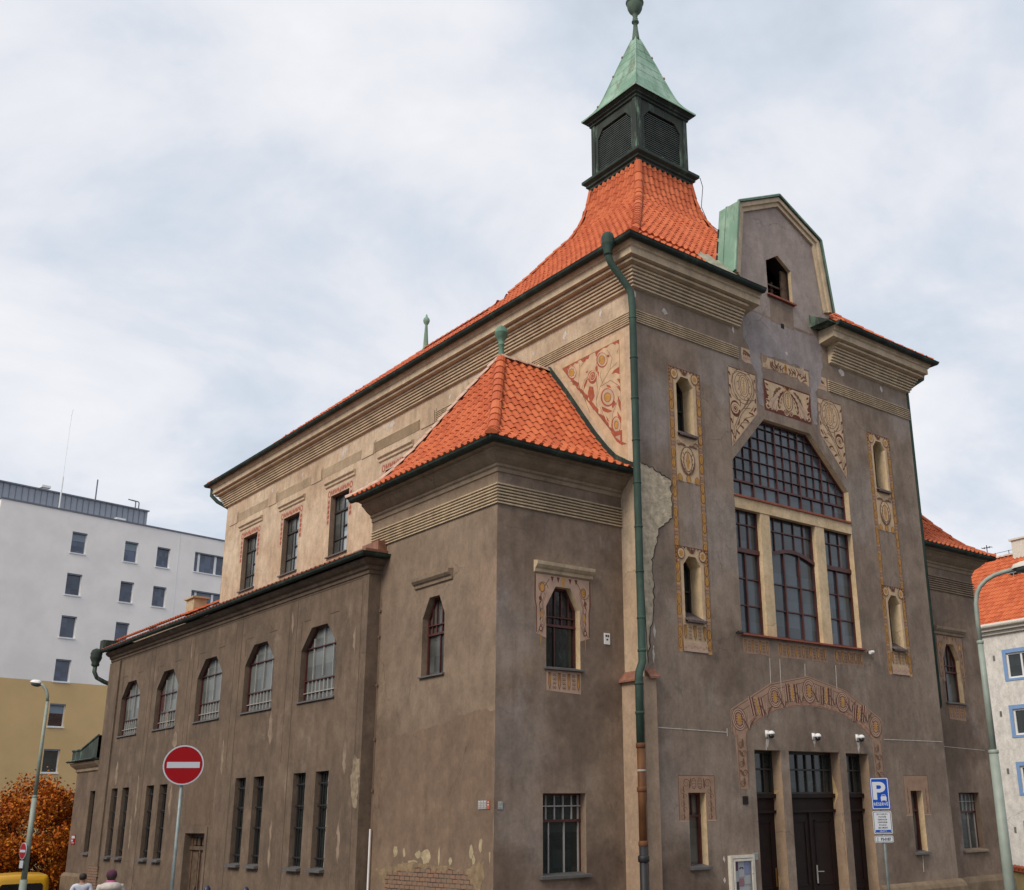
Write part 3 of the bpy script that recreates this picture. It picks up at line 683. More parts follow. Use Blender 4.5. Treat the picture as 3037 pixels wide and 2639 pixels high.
def base(mb, org, along, up, srows, zf, lim, mi=0):
    for k in range(len(srows) - 1):
        q = []
        for s, e in ((srows[k], 0), (srows[k], 1), (srows[k + 1], 1), (srows[k + 1], 0)):
            u = lim(s)[e]; q.append((org[0] + along[0] * u + up[0] * s, org[1] + along[1] * u + up[1] * s, zf(s) - .012))
        mb.face(q, mi)
def caps(mb, pts, r=.12, step=.36, mi=0):
    """half-round hip or ridge tiles along a polyline"""
    P = [Vector(p) for p in pts]; seg = []
    for a, b in zip(P[:-1], P[1:]):
        n = max(1, int(round((b - a).length / step)))
        for i in range(n): seg.append((a.lerp(b, i / n), a.lerp(b, (i + 1) / n)))
    for a, b in seg:
        d = (b - a).normalized(); sd_ = d.cross(Vector((0, 0, 1))); 
        if sd_.length < 1e-3: sd_ = Vector((1, 0, 0))
        sd_.normalize(); un = sd_.cross(d).normalized()
        vs = []
        for p, rr, lf in ((a - d * .03, r * 1.06, .018), (b, r * .97, 0.0)):
            for i in range(7):
                t = math.pi * i / 6; vs.append(p + sd_ * rr * math.cos(t) + un * (rr * math.sin(t) * .85 + lf - .02))
        fs = [(i, i + 1, 7 + i + 1, 7 + i) for i in range(6)] + [tuple(range(7))[::-1]]
        mb.mesh(vs, fs, mi)
# main roof: hip roof and the bell-shaped skirt below the turret
EX0, EX1, EY0, EY1, EZ, SL = -.60, 11.57, -.60, 24.70, 14.45, .885
HW = (EX1 - EX0) / 2; CX = (EX0 + EX1) / 2; CY = 5.45
zmain = lambda s: EZ + SL * s - .10 * math.sin(min(1, s / 2.6) * math.pi)
FL = [(1.0, 21.6), (1.15, 20.93), (1.2, 20.46), (1.28, 20.08), (1.39, 19.70), (1.6, 19.24), (1.97, 18.78), (2.4, 18.17), (2.9, 17.55), (3.4, 16.96), (3.9, 16.40), (4.4, 15.88), (5, 15.3)]
def zfl(r):
    for (a, za), (b, zb) in zip(FL[:-1], FL[1:]):
        if a <= r <= b: return za + (zb - za) * (r - a) / (b - a)
    return FL[-1][1] if r > b else FL[0][1]
RK = 3.85
mb = MB(); mbb = MB()
# front face below the skirt, left face, right face, back face
inskirt = lambda x, y: max(abs(x - CX), abs(y - CY)) < RK
SR = rows(zmain, HW, .265)
def face(org, along, up, lim, keep=None):
    t = MB(); tiles(t, org, along, up, SR, zmain, lim, .22, .026, .056)
    if keep:
        nv = 21; nf = 12
        k = len(t.v) // nv
        for i in range(k):
            c = t.v[i * nv + 3]
            if keep(c[0], c[1]): mb.mesh(t.v[i * nv:(i + 1) * nv], [tuple(q - i * nv for q in f) for f in t.f[i * nf:(i + 1) * nf]])
    else: mb.mesh(t.v, t.f)
    if keep is gapf:
        n_ = sum(1 for q in SR if q < 1.3)
        base(mbb, org, along, up, SR[n_:], zmain, lim); base(mbb, org, along, up, SR[:n_ + 1], zmain, lambda s: (s, 3.50 - EX0)); base(mbb, org, along, up, SR[:n_ + 1], zmain, lambda s: (7.52 - EX0, W_ - s))
    else: base(mbb, org, along, up, SR, zmain, lim)
keepf = lambda x, y: not inskirt(x, y) or (y > CY and EZ + SL * min(x - EX0, EX1 - x) > zfl(max(abs(x - CX), abs(y - CY))) + .02)
gapf = lambda x, y: keepf(x, y) and not (3.40 < x < 7.62 and y < .68)
W_ = EX1 - EX0; L_ = EY1 - EY0
face((EX0, EY0), (1, 0), (0, 1), lambda s: (s, W_ - s), gapf)
face((EX0, EY1), (0, -1), (1, 0), lambda s: (s, L_ - s), keepf)
face((EX1, EY0), (0, 1), (-1, 0), lambda s: (s, L_ - s), keepf)
face((EX1, EY1), (-1, 0), (0, -1), lambda s: (s, W_ - s), None)
zsk = lambda s: zfl(RK + .25 - s)
SK = rows(zsk, RK + .25 - 1.12, .265)
RR = RK + .25
for org, al, upd in (((CX - RR, CY - RR), (1, 0), (0, 1)), ((CX - RR, CY + RR), (0, -1), (1, 0)), ((CX + RR, CY - RR), (0, 1), (-1, 0)), ((CX + RR, CY + RR), (-1, 0), (0, -1))):
    tiles(mb, org, al, upd, SK, zsk, lambda s: (s, 2 * RR - s), .22, .026, .056); base(mbb, org, al, upd, SK, zsk, lambda s: (s, 2 * RR - s))
roof = mb.build('roof', M['tile'], hall, nofix=True)
mbb.build('roof_deck', M['tilebase'], roof)
mb = MB()
def hipline(sx, sy):
    pts = []
    for s in [0, .8, 1.6, 2.1]: pts.append((CX + sx * (HW - s), EY0 + s if sy < 0 else EY1 - s, zmain(s) + .03))
    if sy < 0:
        for r in (3.9, 3.4, 2.9, 2.4, 1.97, 1.6, 1.39, 1.28, 1.2, 1.15): pts.append((CX + sx * r, CY - r, zfl(r) + .03))
    else: pts.append((CX, EY1 - HW, EZ + SL * HW + .03))
    return pts
for sx in (-1, 1):
    for sy in (-1, 1): mb = MB(); caps(mb, hipline(sx, sy), .12); mb.build('hip_cap', M['tile'], roof, nofix=True)
    mb = MB(); caps(mb, [(CX + sx * r, CY + r, zfl(r) + .03) for r in (3.0, 2.5, 1.97, 1.6, 1.39, 1.28, 1.2, 1.15)], .12); mb.build('hip_cap', M['tile'], roof, nofix=True)
mb = MB(); caps(mb, [(CX, 7.0, EZ + SL * HW + .04), (CX, EY1 - HW, EZ + SL * HW + .04)], .14)
mb.build('ridge_cap', M['tile'], roof, nofix=True)
mb = MB()      # crumpled lead apron where the gable meets the roof
for i in range(7):
    x0, x1 = 2.62 + i * .13, 2.62 + (i + 1) * .13
    h = lambda x: .10 + .05 * math.sin(x * 21) + .04 * math.sin(x * 9)
    mb.face([(x0, -.40, 14.62 + h(x0) * .6), (x1, -.40, 14.62 + h(x1) * .6), (x1, .35, 15.42 + h(x1)), (x0, .35, 15.42 + h(x0))])
mb.build('lead_apron', simple('lead_sheet', (.27, .27, .20), .7, .1, var=.3, vscale=5, bump=.5, bscale=8), roof)
mb = MB(); mb.lathe([(.16, 0), (.12, .12), (.10, .4), (.055, 1.15), (.06, 1.17), (.12, 1.27), (.14, 1.36), (.11, 1.46), (.05, 1.52), (.03, 1.62), (.0, 1.66)], (CX, EY1 - HW - .05, EZ + SL * HW - .02), 12)
mb.build('roof_finial', M['copper'], hall, smooth=True)
# --- turret
def sqring(h): return [(CX - h, CY + h), (CX - h, CY - h), (CX + h, CY - h), (CX + h, CY + h), (CX - h, CY + h), (CX - h, CY + h - .01)]
def sqsweep(mb, prof, mi=0):
    ring = [(-1, -1), (1, -1), (1, 1), (-1, 1)]; b = len(mb.v)
    for h, z in prof:
        for a, c in ring: mb.v.append((CX + a * h, CY + c * h, z))
    for i in range(len(prof) - 1):
        for j in range(4):
            k = (j + 1) % 4; mb.f.append((b + i * 4 + j, b + i * 4 + k, b + (i + 1) * 4 + k, b + (i + 1) * 4 + j)); mb.mi.append(mi)
mb = MB()
sqsweep(mb, [(.9, 20.85), (1.16, 20.90), (1.16, 20.97), (1.20, 20.99), (1.20, 21.06), (1.26, 21.10), (1.26, 21.16), (1.34, 21.22), (1.36, 21.24), (1.36, 21.33), (1.30, 21.36), (1.08, 21.50), (.9, 21.52)])
tur = mb.build('turret', M['copperdark'], hall)
TB, TT, TH = 21.45, 23.38, 1.10
lou = MB(); bx = MB()
opn = [(-.80, 21.60), (.80, 21.60), (.80, 22.78), (.56, 23.08), (-.56, 23.08), (-.80, 22.78)]
for axis, sg in (('y', -1), ('x', -1), ('y', 1), ('x', 1)):
    pl = Plane(axis, (CY if axis == 'y' else CX) + sg * TH, -sg); c0 = CX if axis == 'y' else CY
    o_ = [(c0 + a, b) for a, b in opn]
    wall(bx, pl, rect(c0 - TH, c0 + TH, TB, TT), [dict(poly=o_, d=.12)])
    for sgn in (-1, 1): plbox(bx, pl, c0 + sgn * 1.10, c0 + sgn * .93, TB, TT, -.03, 0)
    nl = 19
    for i in range(nl):
        v = 21.62 + i * (23.06 - 21.62) / nl
        r = uspan(o_, v + .03)
        lou.face([pl.p(r[0], v, .05), pl.p(r[1], v, .05), pl.p(r[1], v + .07, .16), pl.p(r[0], v + .07, .16)])
        lou.face([pl.p(r[0], v + .012, .045), pl.p(r[1], v + .012, .045), pl.p(r[1], v - .020, .045), pl.p(r[0], v - .020, .045)])
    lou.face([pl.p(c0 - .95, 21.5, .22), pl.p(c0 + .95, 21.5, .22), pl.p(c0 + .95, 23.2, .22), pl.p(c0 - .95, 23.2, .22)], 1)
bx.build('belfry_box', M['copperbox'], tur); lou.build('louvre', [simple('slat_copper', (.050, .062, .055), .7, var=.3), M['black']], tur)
mb = MB(); sqsweep(mb, [(1.10, 23.36), (1.16, 23.38), (1.16, 23.45), (1.22, 23.48), (1.22, 23.53), (1.31, 23.60), (1.335, 23.61), (.5, 23.66)]); mb.build('eave_mould', M['copperdark'], tur)
mb = MB()
SP = [(1.345, 23.60), (1.345, 23.635), (1.20, 23.79), (1.07, 23.95), (.975, 24.10), (.895, 24.28), (.77, 24.65), (.61, 25.17), (.455, 25.68), (.28, 26.22), (.10, 26.78)]
sqsweep(mb, SP); mb.build('spire', M['copper'], tur)
mb = MB()
for h, z in [(1.02, 24.02), (.83, 24.46), (.70, 24.88), (.575, 25.29), (.45, 25.70), (.33, 26.07), (.21, 26.44)]:
    for (a, b) in (((-1, -1), (1, -1)), ((-1, 1), (-1, -1)), ((1, -1), (1, 1))):
        mb.bar((CX + a[0] * h, CY + a[1] * h, z), (CX + b[0] * h, CY + b[1] * h, z), .012, .022)
for a, b in ((-1, -1), (1, -1), (-1, 1)):
    for (h0, z0), (h1, z1) in zip(SP[1:-1], SP[2:]): mb.bar((CX + a * h0, CY + b * h0, z0), (CX + a * h1, CY + b * h1, z1), .03, .03)
mb.build('sheet_seam', M['copper'], tur)
mb = MB()
mb.lathe([(.13, 26.68), (.125, 26.85), (.085, 27.2), (.065, 27.45), (.125, 27.47), (.125, 27.51), (.07, 27.55), (.095, 27.62), (.07, 27.68), (.09, 27.74), (.085, 27.78), (.12, 27.82), (.20, 27.92), (.255, 28.05), (.275, 28.2), (.275, 28.24), (.31, 28.26), (.31, 28.31), (.25, 28.34), (.20, 28.42), (.10, 28.55), (.03, 28.75), (.0, 28.8)], (CX, CY, 0), 20)
mb.build('spire_finial', M['copper'] if 0 else copper('weathered_copper', (.085, .13, .10), (.15, .22, .17), (.05, .055, .042), seed=2), tur, smooth=True)
mb = MB()
for p in ((1.0, -1.0, 23.9), (.62, -.62, 25.1), (.36, -.36, 25.95), (-.92, .92, 24.15), (-.55, .55, 25.3), (-.33, .33, 26.05)): mb.lathe([(.035, 0), (.04, .04), (.02, .08)], (CX + p[0] * 1.03, CY + p[1] * 1.03, p[2]), 6)
mb.build('conductor_clip', M['newcopper'], tur)
mb = MB(); mb.tube([(CX + 1.38, CY - 1.36, 21.25), (CX + 1.42, CY - 1.42, 20.9), (CX + 1.38, CY - 1.35, 20.2), (CX + 1.5, CY - 1.5, 19.6), (CX + 2.0, CY - 2.0, 18.9), (CX + 3.0, CY - 3.0, 17.85)], .012, 5)
mb.build('conductor_wire', M['castiron'], tur)

# ---------------------------------------------------------------- corner towers
def tower(sgn):
    """sgn -1: left tower; +1: right tower (front face only differs in place)"""
    mxx = (lambda x: x) if sgn < 0 else (lambda x: 10.97 - x * (3.47 / 3.39))
    wx = (lambda x: x) if sgn < 0 else (lambda x: 12.80 - (x + 1.69))
    S0 = Plane('y', .62)
    def px(poly, f): return [(f(a), b) for a, b in poly]
    aw = px(hexa(-2.14, -1.24, 4.52, 5.78, 6.22, -1.89, -1.49), wx)
    lw = px(rect(-2.23, -1.14, .52, 2.06), wx) if sgn < 0 else rect(12.40, 13.44, .50, 2.04)
    mb = MB()
    X0, X1 = sorted((mxx(-3.39), mxx(0)))
    wall(mb, S0, rect(X0, X1, ZB, 8.95), [dict(poly=aw, d=.24, mi=1), dict(poly=lw, d=.26, mi=2)])
    xs_ = mxx(-3.39)
    if sgn < 0:
        as_ = hexa(2.52, 3.41, 4.52, 5.78, 6.21, 2.75, 3.15)
        wall(mb, T1S, rect(.62, 5.87, ZB, 8.95), [dict(poly=as_, d=.22, mi=3)], 3)
    else: mb.face([(xs_, .62, ZB), (xs_, 5.87, ZB), (xs_, 5.87, 8.95), (xs_, .62, 8.95)], 3)
    mb.face([(X0, 5.87, ZB), (X1, 5.87, ZB), (X1, 5.87, 8.95), (X0, 5.87, 8.95)], 3)
    mb.build('wall', [M['tower'], M['cream'], M['towerside'], M['towerside']], hall)
    bl, br = sorted((wx(-2.14), wx(-1.24)))
    wd = br - bl
    window(hall, S0, aw, .20, us=[(bl + wd * .38, 4.5, 5.62), (bl + wd * .2, 5.42, 6.3), (bl + wd * .4, 5.62, 6.3), (bl + wd * .6, 5.42, 6.3), (bl + wd * .8, 5.42, 6.3)], vs=[(5.42, bl, br, .05), (5.60, bl, br, .025)], fw=.045, bw=.028, fm='redframe', gm='glassdark' if sgn < 0 else 'glassmurk', sill=(.06, .07, .035, 'sill'))
    l0, l1 = (lw[0][0], lw[1][0]) if lw[0][0] < lw[1][0] else (lw[1][0], lw[0][0])
    k = l1 - l0; vb, vt = lw[0][1], lw[2][1]
    window(hall, S0, lw, .22, us=[(l0 + k * .26, vb, vb + 1.0), (l0 + k * .62, vb, vb + 1.0)] + [(l0 + k * t, vb + 1.03, vt) for t in (.2, .4, .6, .8)] + [l0 + .05, l1 - .05], vs=[(vb + 1.02, l0, l1, .05), (vb + 1.30, l0, l1, .022)], fw=.04, bw=.022, fm='redframe', bm='paleframe', gm='glassmurk' if sgn > 0 else 'glassdark', sill=(.08, .09, .05, 'sill') if sgn < 0 else (.08, .08, .05, 'stone_dark'))
    if sgn < 0:
        window(hall, T1S, as_, .19, us=[2.70, (2.92, 4.5, 5.45), (2.86, 5.45, 6.3), (3.08, 5.45, 6.3), (3.24, 5.45, 6.3)], vs=[(5.42, 2.5, 3.5, .05), (5.62, 2.5, 3.5, .025)], fw=.045, bw=.028, fm='redframe', gm='glassmurk', sill=(.05, .06, .03, 'sill'))
    # bands, cornice, hood moulds
    path = [(xs_, 5.87), (xs_, .62), (0, .62)] if sgn < 0 else [(10.97, .62), (xs_, .62), (xs_, 5.87)]
    mb = MB(); ribs(mb, path, 7.77, 8.24, 7, .042); mb.build('grooved_band', M['stone'] if sgn < 0 else M['stone_dark'], hall)
    mb = MB(); mb.sweep(path, [(0, 8.45), (.03, 8.47), (.03, 8.55), (.07, 8.58), (.07, 8.63), (.12, 8.66), (.20, 8.72), (.27, 8.80), (.32, 8.83), (.32, 8.88), (.42, 8.91), (.42, 8.96), (0, 8.96)])
    mb.build('cornice', M['stone_dark'], hall)
    hm = [(0, 6.46), (.04, 6.48), (.05, 6.54), (.09, 6.57), (.13, 6.62), (.14, 6.69), (0, 6.72)]
    mb = MB(); a, b = sorted((wx(-2.46), wx(-.90))); mb.sweep([(a, .62), (b, .62)], hm); mb.build('hood_mould', M['stone_dark'] if sgn > 0 else M['stone'], hall)
    if sgn < 0:
        mb = MB(); mb.sweep([(-3.39, 3.74), (-3.39, 2.22)], hm); mb.build('hood_mould', M['stone_dark'], hall)
    e = 3.95 if sgn < 0 else 4.03
    gp_ = [(xs_, 6.05), (xs_, .62), (-.12, .62)] if sgn < 0 else [(11.05, .62), (xs_, .62), (xs_, 6.05)]
    gut(gp_, .50, 9.0, .09)
    # roof
    ZT = [(0, 8.99), (.25, 9.11), (.71, 9.39), (1.0, 9.68), (1.42, 10.16), (1.91, 10.80), (2.49, 11.56), (3.17, 12.40)]
    def zt(s):
        for (p, zp), (q, zq) in zip(ZT[:-1], ZT[1:]):
            if s <= q: return zp + (zq - zp) * (s - p) / (q - p)
        return ZT[-1][1]
    D = 3.16; k2 = 2.45 / D
    mb = MB(); mbb = MB()
    y0 = .08; y1 = 6.10; DR = 2.86; kr = DR / 2.45; zb_ = lambda s: zt(s * D / DR)
    fr = rows(zt, D, .29)
    zl_ = lambda s: zt(s / k2); sr = rows(zl_, 2.45, .29)
    if sgn < 0: org = (-e, y0); al = (1, 0); lm = lambda s: (s * k2, e); so = (-e, y1); sal = (0, -1); sup = (1, 0); bo = (0, y1); bl_ = (-1, 0)
    else: org = (10.97, y0); al = (1, 0); lm = lambda s: (0, e - s * k2); so = (10.97 + e, y0); sal = (0, 1); sup = (-1, 0); bo = (10.97 + e, y1); bl_ = (-1, 0)
    lb = (lambda s: (0, e - s / kr)) if sgn < 0 else (lambda s: (s / kr, e))
    ls_ = (lambda s: (s * kr, 6.02 - s / k2)) if sgn < 0 else (lambda s: (s / k2, 6.02 - s * kr)); rb_ = rows(zb_, DR, .29)
    for O_, A_, U_, Rw, Zf, Lm in ((org, al, (0, 1), fr, zt, lm), (so, sal, sup, sr, zl_, ls_), (bo, bl_, (0, -1), rb_, zb_, lb)):
        tiles(mb, O_, A_, U_, Rw, Zf, Lm, .225, .030, .062); base(mbb, O_, A_, U_, Rw, Zf, Lm)
    rf = mb.build('roof', M['tile'], hall, nofix=True); mbb.build('roof_deck', M['tilebase'], rf)
    ex = lambda s: (-e + s * k2) if sgn < 0 else (10.97 + e - s * k2)
    ap = (-e + 2.45) if sgn < 0 else (10.97 + e - 2.45)
    mb = MB()
    ss = [0, .25, .71, 1.0, 1.42, 1.91, 2.49, D]
    caps(mb, [(ex(s), y0 + s, zt(s) + .04) for s in ss], .12)
    mb.build('hip_cap', M['tile'], rf, nofix=True)
    mb = MB(); caps(mb, [(ex(s), y1 - s * DR / D, zt(s) + .04) for s in ss], .12); caps(mb, [(ap, y0 + D, zt(D) + .03), (0 if sgn < 0 else 10.97, y0 + D, zt(D) + .03)], .11)
    mb.build('hip_cap', M['mortar'], rf, nofix=True)
    mb = MB(); wxx = 0 if sgn < 0 else 10.97
    for a, b in zip(ss[:-1], ss[1:]):
        d = -.035 if sgn < 0 else .035
        for sy in (0, 1):
            ya, yb = (y0 + a, y0 + b) if sy == 0 else (y1 - a * DR / D, y1 - b * DR / D)
            mb.bar((wxx + d, ya, zt(a) + .10), (wxx + d, yb, zt(b) + .10), .06, .15)
    mb.build('flashing', M['copperdark'], rf)
    if sgn < 0:
        mb = MB(); zt0 = zt(D) - .05
        mb.lathe([(r_ * .68, z_ * .64) for r_, z_ in [(.15, 0), (.12, .1), (.10, .14), (.10, .62), (.12, .64), (.12, .68), (.10, .70), (.11, .78), (.10, .82), (.18, .92), (.235, 1.05), (.245, 1.12), (.25, 1.13), (.25, 1.17), (.235, 1.18), (.22, 1.28), (.15, 1.38), (.05, 1.43), (.02, 1.49), (0, 1.5)]], (ap, y0 + D, zt0), 18)
        mb.build('tower_finial', copper('finial_copper', (.055, .085, .066), (.13, .26, .19), (.035, .042, .036), seed=9), rf, smooth=True)
tower(-1); tower(1)
# pale border and copper line above the left tower roof belong to the painted triangle below

# ---------------------------------------------------------------- side aisle
aw5 = hexa(6.80, 8.68, 4.40, 5.68, 6.20, 7.33, 8.16)
aws = [shift(aw5, i * 3.465, 0) for i in range(5)]
sl = [(6.82, 7.49), (8.00, 8.67), (10.36, 11.00), (11.50, 12.17), (17.26, 17.92), (18.42, 19.09), (20.75, 21.40), (21.88, 22.51)]
asl = [rect(a, b, .54, 2.71) for a, b in sl]
adr = rect(13.93, 15.39, -1.6, 1.31)
mb = MB()
wall(mb, A, rect(5.33, 24.1, ZB, 7.5), [dict(poly=p, d=.22) for p in aws] + [dict(poly=p, d=.22) for p in asl] + [dict(poly=adr, d=.24)])
mb.face([(-3.70, 5.33, ZB), (-3.39, 5.33, ZB), (-3.39, 5.33, 7.5), (-3.70, 5.33, 7.5)]); mb.face([(-3.70, 24.1, ZB), (0, 24.1, ZB), (0, 24.1, 9.3), (-3.70, 24.1, 7.5)])
mb.build('wall', M['aisle'], hall)
for i, p in enumerate(aws):
    u0 = p[0][0]; u1 = p[1][0]; k = u1 - u0
    window(hall, A, p, .18, us=[(u0 + k * .22, 4.4, 5.95), (u0 + k * .5, 5.0, 6.2), (u0 + k * .78, 4.4, 5.95)] + [(u0 + k * t, 4.4, 4.92) for t in (.12, .34, .45, .56, .67, .9)], vs=[(4.92, u0, u1, .025), (5.72 if i != 3 else 5.5, u0, u1, .025), (4.62, u0, u1, .02)], fw=.04, bw=.024, fm='redframe', bm='paleframe', gm='glassgrey', sill=(.05, .05, .03, 'sill'))
mb = MB(); plbox(mb, A, 7.0 + 3.465 * 1 + .0, 7.0 + 3.465 + .18, 4.95, 5.5, .16, .176); plbox(mb, A, 8.35 + 3.465 * 3, 8.55 + 3.465 * 3, 5.0, 5.5, .16, .176); mb.build('broken_pane', M['redframe'], hall)
for p in asl:
    u0, u1 = p[0][0], p[1][0]; k = u1 - u0
    o = window(hall, A, p, .20, us=[u0 + k * .5, u0 + k * .12], vs=[(1.9, u0, u1, .04)], fw=.05, bw=.03, fm='darkframe', bm='paleframe', gm='glassdark', sill=(.03, .12, .05, 'sill'))
    mb = MB()
    for t in (.2, .42, .64, .86): mb.tube([A.p(u0 + k * t, .55, .10), A.p(u0 + k * t, 2.70, .10)], .011, 6)
    for v in (.78, 1.45, 1.95, 2.45): mb.bar(A.p(u0, v, .10), A.p(u1, v, .10), .02, .03)
    mb.build('window_grille', M['castiron'], o)
# aisle side door
mb = MB(); framed(mb, A, adr, .12, .18, .26); plbox(mb, A, 13.93, 15.39, .86, .96, .14, .24)
for a, b in ((14.06, 14.64), (14.68, 15.26)):
    plbox(mb, A, a, b, -1.6, .86, .20, .24)
    for v0, v1 in ((-.2, .78), (-.85, -.3)): plbox(mb, A, a + .1, b - .1, v0, v1, .17, .20)
plbox(mb, A, 14.62, 14.70, -1.6, .86, .155, .2)
for a in (14.12, 14.45, 14.8, 15.1): plbox(mb, A, a, a + .18, .98, 1.18, .2, .24)
sdo = mb.build('door', M['woodold'], hall)
mb = MB(); plbox(mb, A, 14.72, 14.76, -.35, -.1, .13, .155); mb.build('handle', M['castiron'], sdo)
mb = MB(); q = rect(13.78, 15.55, -1.6, 1.49)
for a, b, c, d in ((13.78, 13.93, -1.6, 1.49), (15.39, 15.55, -1.6, 1.49), (13.93, 15.39, 1.31, 1.49)): plbox(mb, A, a, b, c, d, -.03, 0)
mb.build('door_surround', M['aisle'], hall)
# scored lines and pilaster joints on the aisle wall
mb = MB()
for u in (9.02, 12.50, 16.05, 19.5, 22.95):
    mb.bar(A.p(u, -.4, -.003), A.p(u, 7.05, -.003), .02, .01, up=(1, 0, 0))
for u in (5.62, 9.45, 12.92, 16.4, 19.85):
    mb.bar(A.p(u, 3.0 if u > 6 else -.3, -.002), A.p(u, 7.0, -.002), .010, .008, up=(1, 0, 0))
for i, p in enumerate(aws):
    u0 = p[0][0]; u1 = p[1][0]
    mb.bar(A.p(u1 - .05, 6.42, -.003), A.p(u1 - .42, 6.42, -.003), .012, .02); mb.bar(A.p(u0 - .05, 6.42, -.003), A.p(u0 + .42, 6.42, -.003), .012, .02)
    mb.bar(A.p(u1 + .02, 5.9, -.003), A.p(u1 + .02, 6.5, -.003), .018, .01, up=(1, 0, 0)) if 0 else None
    mb.bar(A.p(u0 + 1.93, 5.95, -.003), A.p(u0 + 1.93, 6.42, -.003), .018, .01, up=(1, 0, 0))
for a, b in ((9.04, 12.48), (12.52, 16.03), (16.07, 19.48), (19.52, 22.93), (5.64, 9.0)): mb.bar(A.p(a, 7.05, -.003), A.p(b, 7.05, -.003), .012, .02)
mb.build('scored_line', M['groove'], hall)
mb = MB(); plbox(mb, A, 22.98, 24.1, ZB, 7.05, -.05, 0); mb.build('pilaster', M['aisle'], hall)
mb = MB(); patch(mb, A, [(13.6, 1.52), (15.75, 1.52), (15.75, 3.9), (13.6, 3.85)], -.003, 0, .02); mb.build('repaint_patch', plaster('dark_repaint', (.165, .116, .081), (.14, .10, .072), (.19, .14, .10), seed=31, amt_b=.5, amt_l=.4), hall)
mb = MB(); mb.sweep([(-3.70, 24.12), (-3.70, 5.33), (-3.39, 5.33)], [(0, 7.08), (.03, 7.1), (.03, 7.17), (.08, 7.2), (.10, 7.27), (.17, 7.30), (.24, 7.36), (.24, 7.42), (0, 7.44)])
mb.build('cornice', M['aisle'], hall)
gut([(-3.70, 24.25), (-3.70, 5.33), (-3.25, 5.33)], .34, 7.50, .08)
ze = lambda s: 7.50 + s * .46
mb = MB(); mbb = MB(); ar = rows(ze, 4.0, .33)
tiles(mb, (-4.0, 24.3), (0, -1), (1, 0), ar, ze, lambda s: (0, 18.4), .25, .034, .075); base(mbb, (-4.0, 24.3), (0, -1), (1, 0), ar, ze, lambda s: (0, 18.45))
arf = mb.build('roof', M['tileold'], hall, nofix=True); mbb.build('roof_deck', M['tilebase'], arf)
mb = MB(); mb.box((-3.98, 5.05, 7.56), (-3.40, 5.65, 7.62)); mb.box((-3.62, 5.12, 7.62), (-3.40, 5.9, 7.86)); mb.build('copper_flashing', M['newcopper'], hall)
mb = MB(); mb.box((-4.05, 24.2, 7.5), (0.0, 24.55, 7.9)); mb.build('copper_parapet', M['copperbox'], hall)
# annex at the far end
B2 = Plane('x', -3.70)
asl2 = rect(24.27, 24.98, .62, 2.69)
mb = MB(); wall(mb, Plane('x', -3.66), rect(24.1, 26.85, ZB, 3.75), [dict(poly=asl2, d=.2)])
mb.face([(-3.66, 26.85, ZB), (6, 26.85, ZB), (6, 26.85, 3.75), (-3.66, 26.85, 3.75)])
mb.build('wall', M['aisle'], hall)
window(hall, Plane('x', -3.66), asl2, .17, us=[24.62], vs=[(1.9, 24.2, 25, .04)], fw=.06, fm='darkframe', gm='glassdark', sill=(.03, .08, .05, 'sill'))
mb = MB(); mb.sweep([(6, 26.85), (-3.66, 26.85), (-3.66, 24.1)], [(0, 3.35), (.0, 3.36), (.05, 3.40), (.05, 3.48), (.12, 3.54), (.20, 3.62), (.24, 3.70), (0, 3.72)], 0); 
mb.sweep([(-3.66, 26.85), (-3.66, 24.1)], [(0, 3.05), (.012, 3.06), (.012, 3.36), (0, 3.37)]) if 0 else None
mb.build('cornice', M['stone_dark'], hall)
mb = MB()
mb.sweep([(-3.66, 27.2), (-3.66, 24.1)], [(0, 3.74), (.30, 3.72), (.36, 3.76), (.30, 3.80), (0, 3.80)])
mb.mesh([(-3.85, 27.05, 3.80), (-3.85, 24.1, 3.80), (-3.85, 27.05, 4.14), (-3.85, 26.0, 4.14), (-3.85, 24.1, 4.55), (2, 27.05, 4.2), (2, 24.1, 5.2), (2, 26.0, 4.4)], [(0, 1, 4, 3, 2), (2, 3, 7, 5), (3, 4, 6, 7)])
mb.mesh([(-3.85, 27.05, 3.80), (-3.85, 27.05, 4.14), (2, 27.05, 4.2), (2, 27.05, 3.8)], [(0, 1, 2, 3)])
mb.tube([(-3.85, 27.05, 4.15), (-3.85, 26.0, 4.15), (-3.85, 24.1, 4.56)], .04, 8)
mb.build('roof', M['copperbox'], hall)
# tiled roof and chimney of the rear wing
mb = MB(); zr_ = lambda s: 9.05 + s * .5
rr = rows(zr_, 5, .33)
tiles(mb, (-1.3, 32), (0, -1), (1, 0), rr, zr_, lambda s: (0, 7.8)); rb = MB(); base(rb, (-1.3, 32), (0, -1), (1, 0), rr, zr_, lambda s: (0, 7.85))
rwr = mb.build('roof', M['tile'], hall, nofix=True); rb.build('roof_deck', M['tilebase'], rwr)
mb = MB(); mb.box((-1.15, 24.12, ZB), (3.5, 31.9, 9.0)); mb.build('wall', M['stone_dark'], hall)
mb = MB(); mb.box((-.75, 24.75, 8.6), (-.25, 25.55, 9.88)); mb.box((-.83, 24.67, 9.88), (-.17, 25.63, 9.95)); mb.build('chimney', simple('chimney_render', (.44, .35, .22), .9, var=.2, vscale=5), hall)
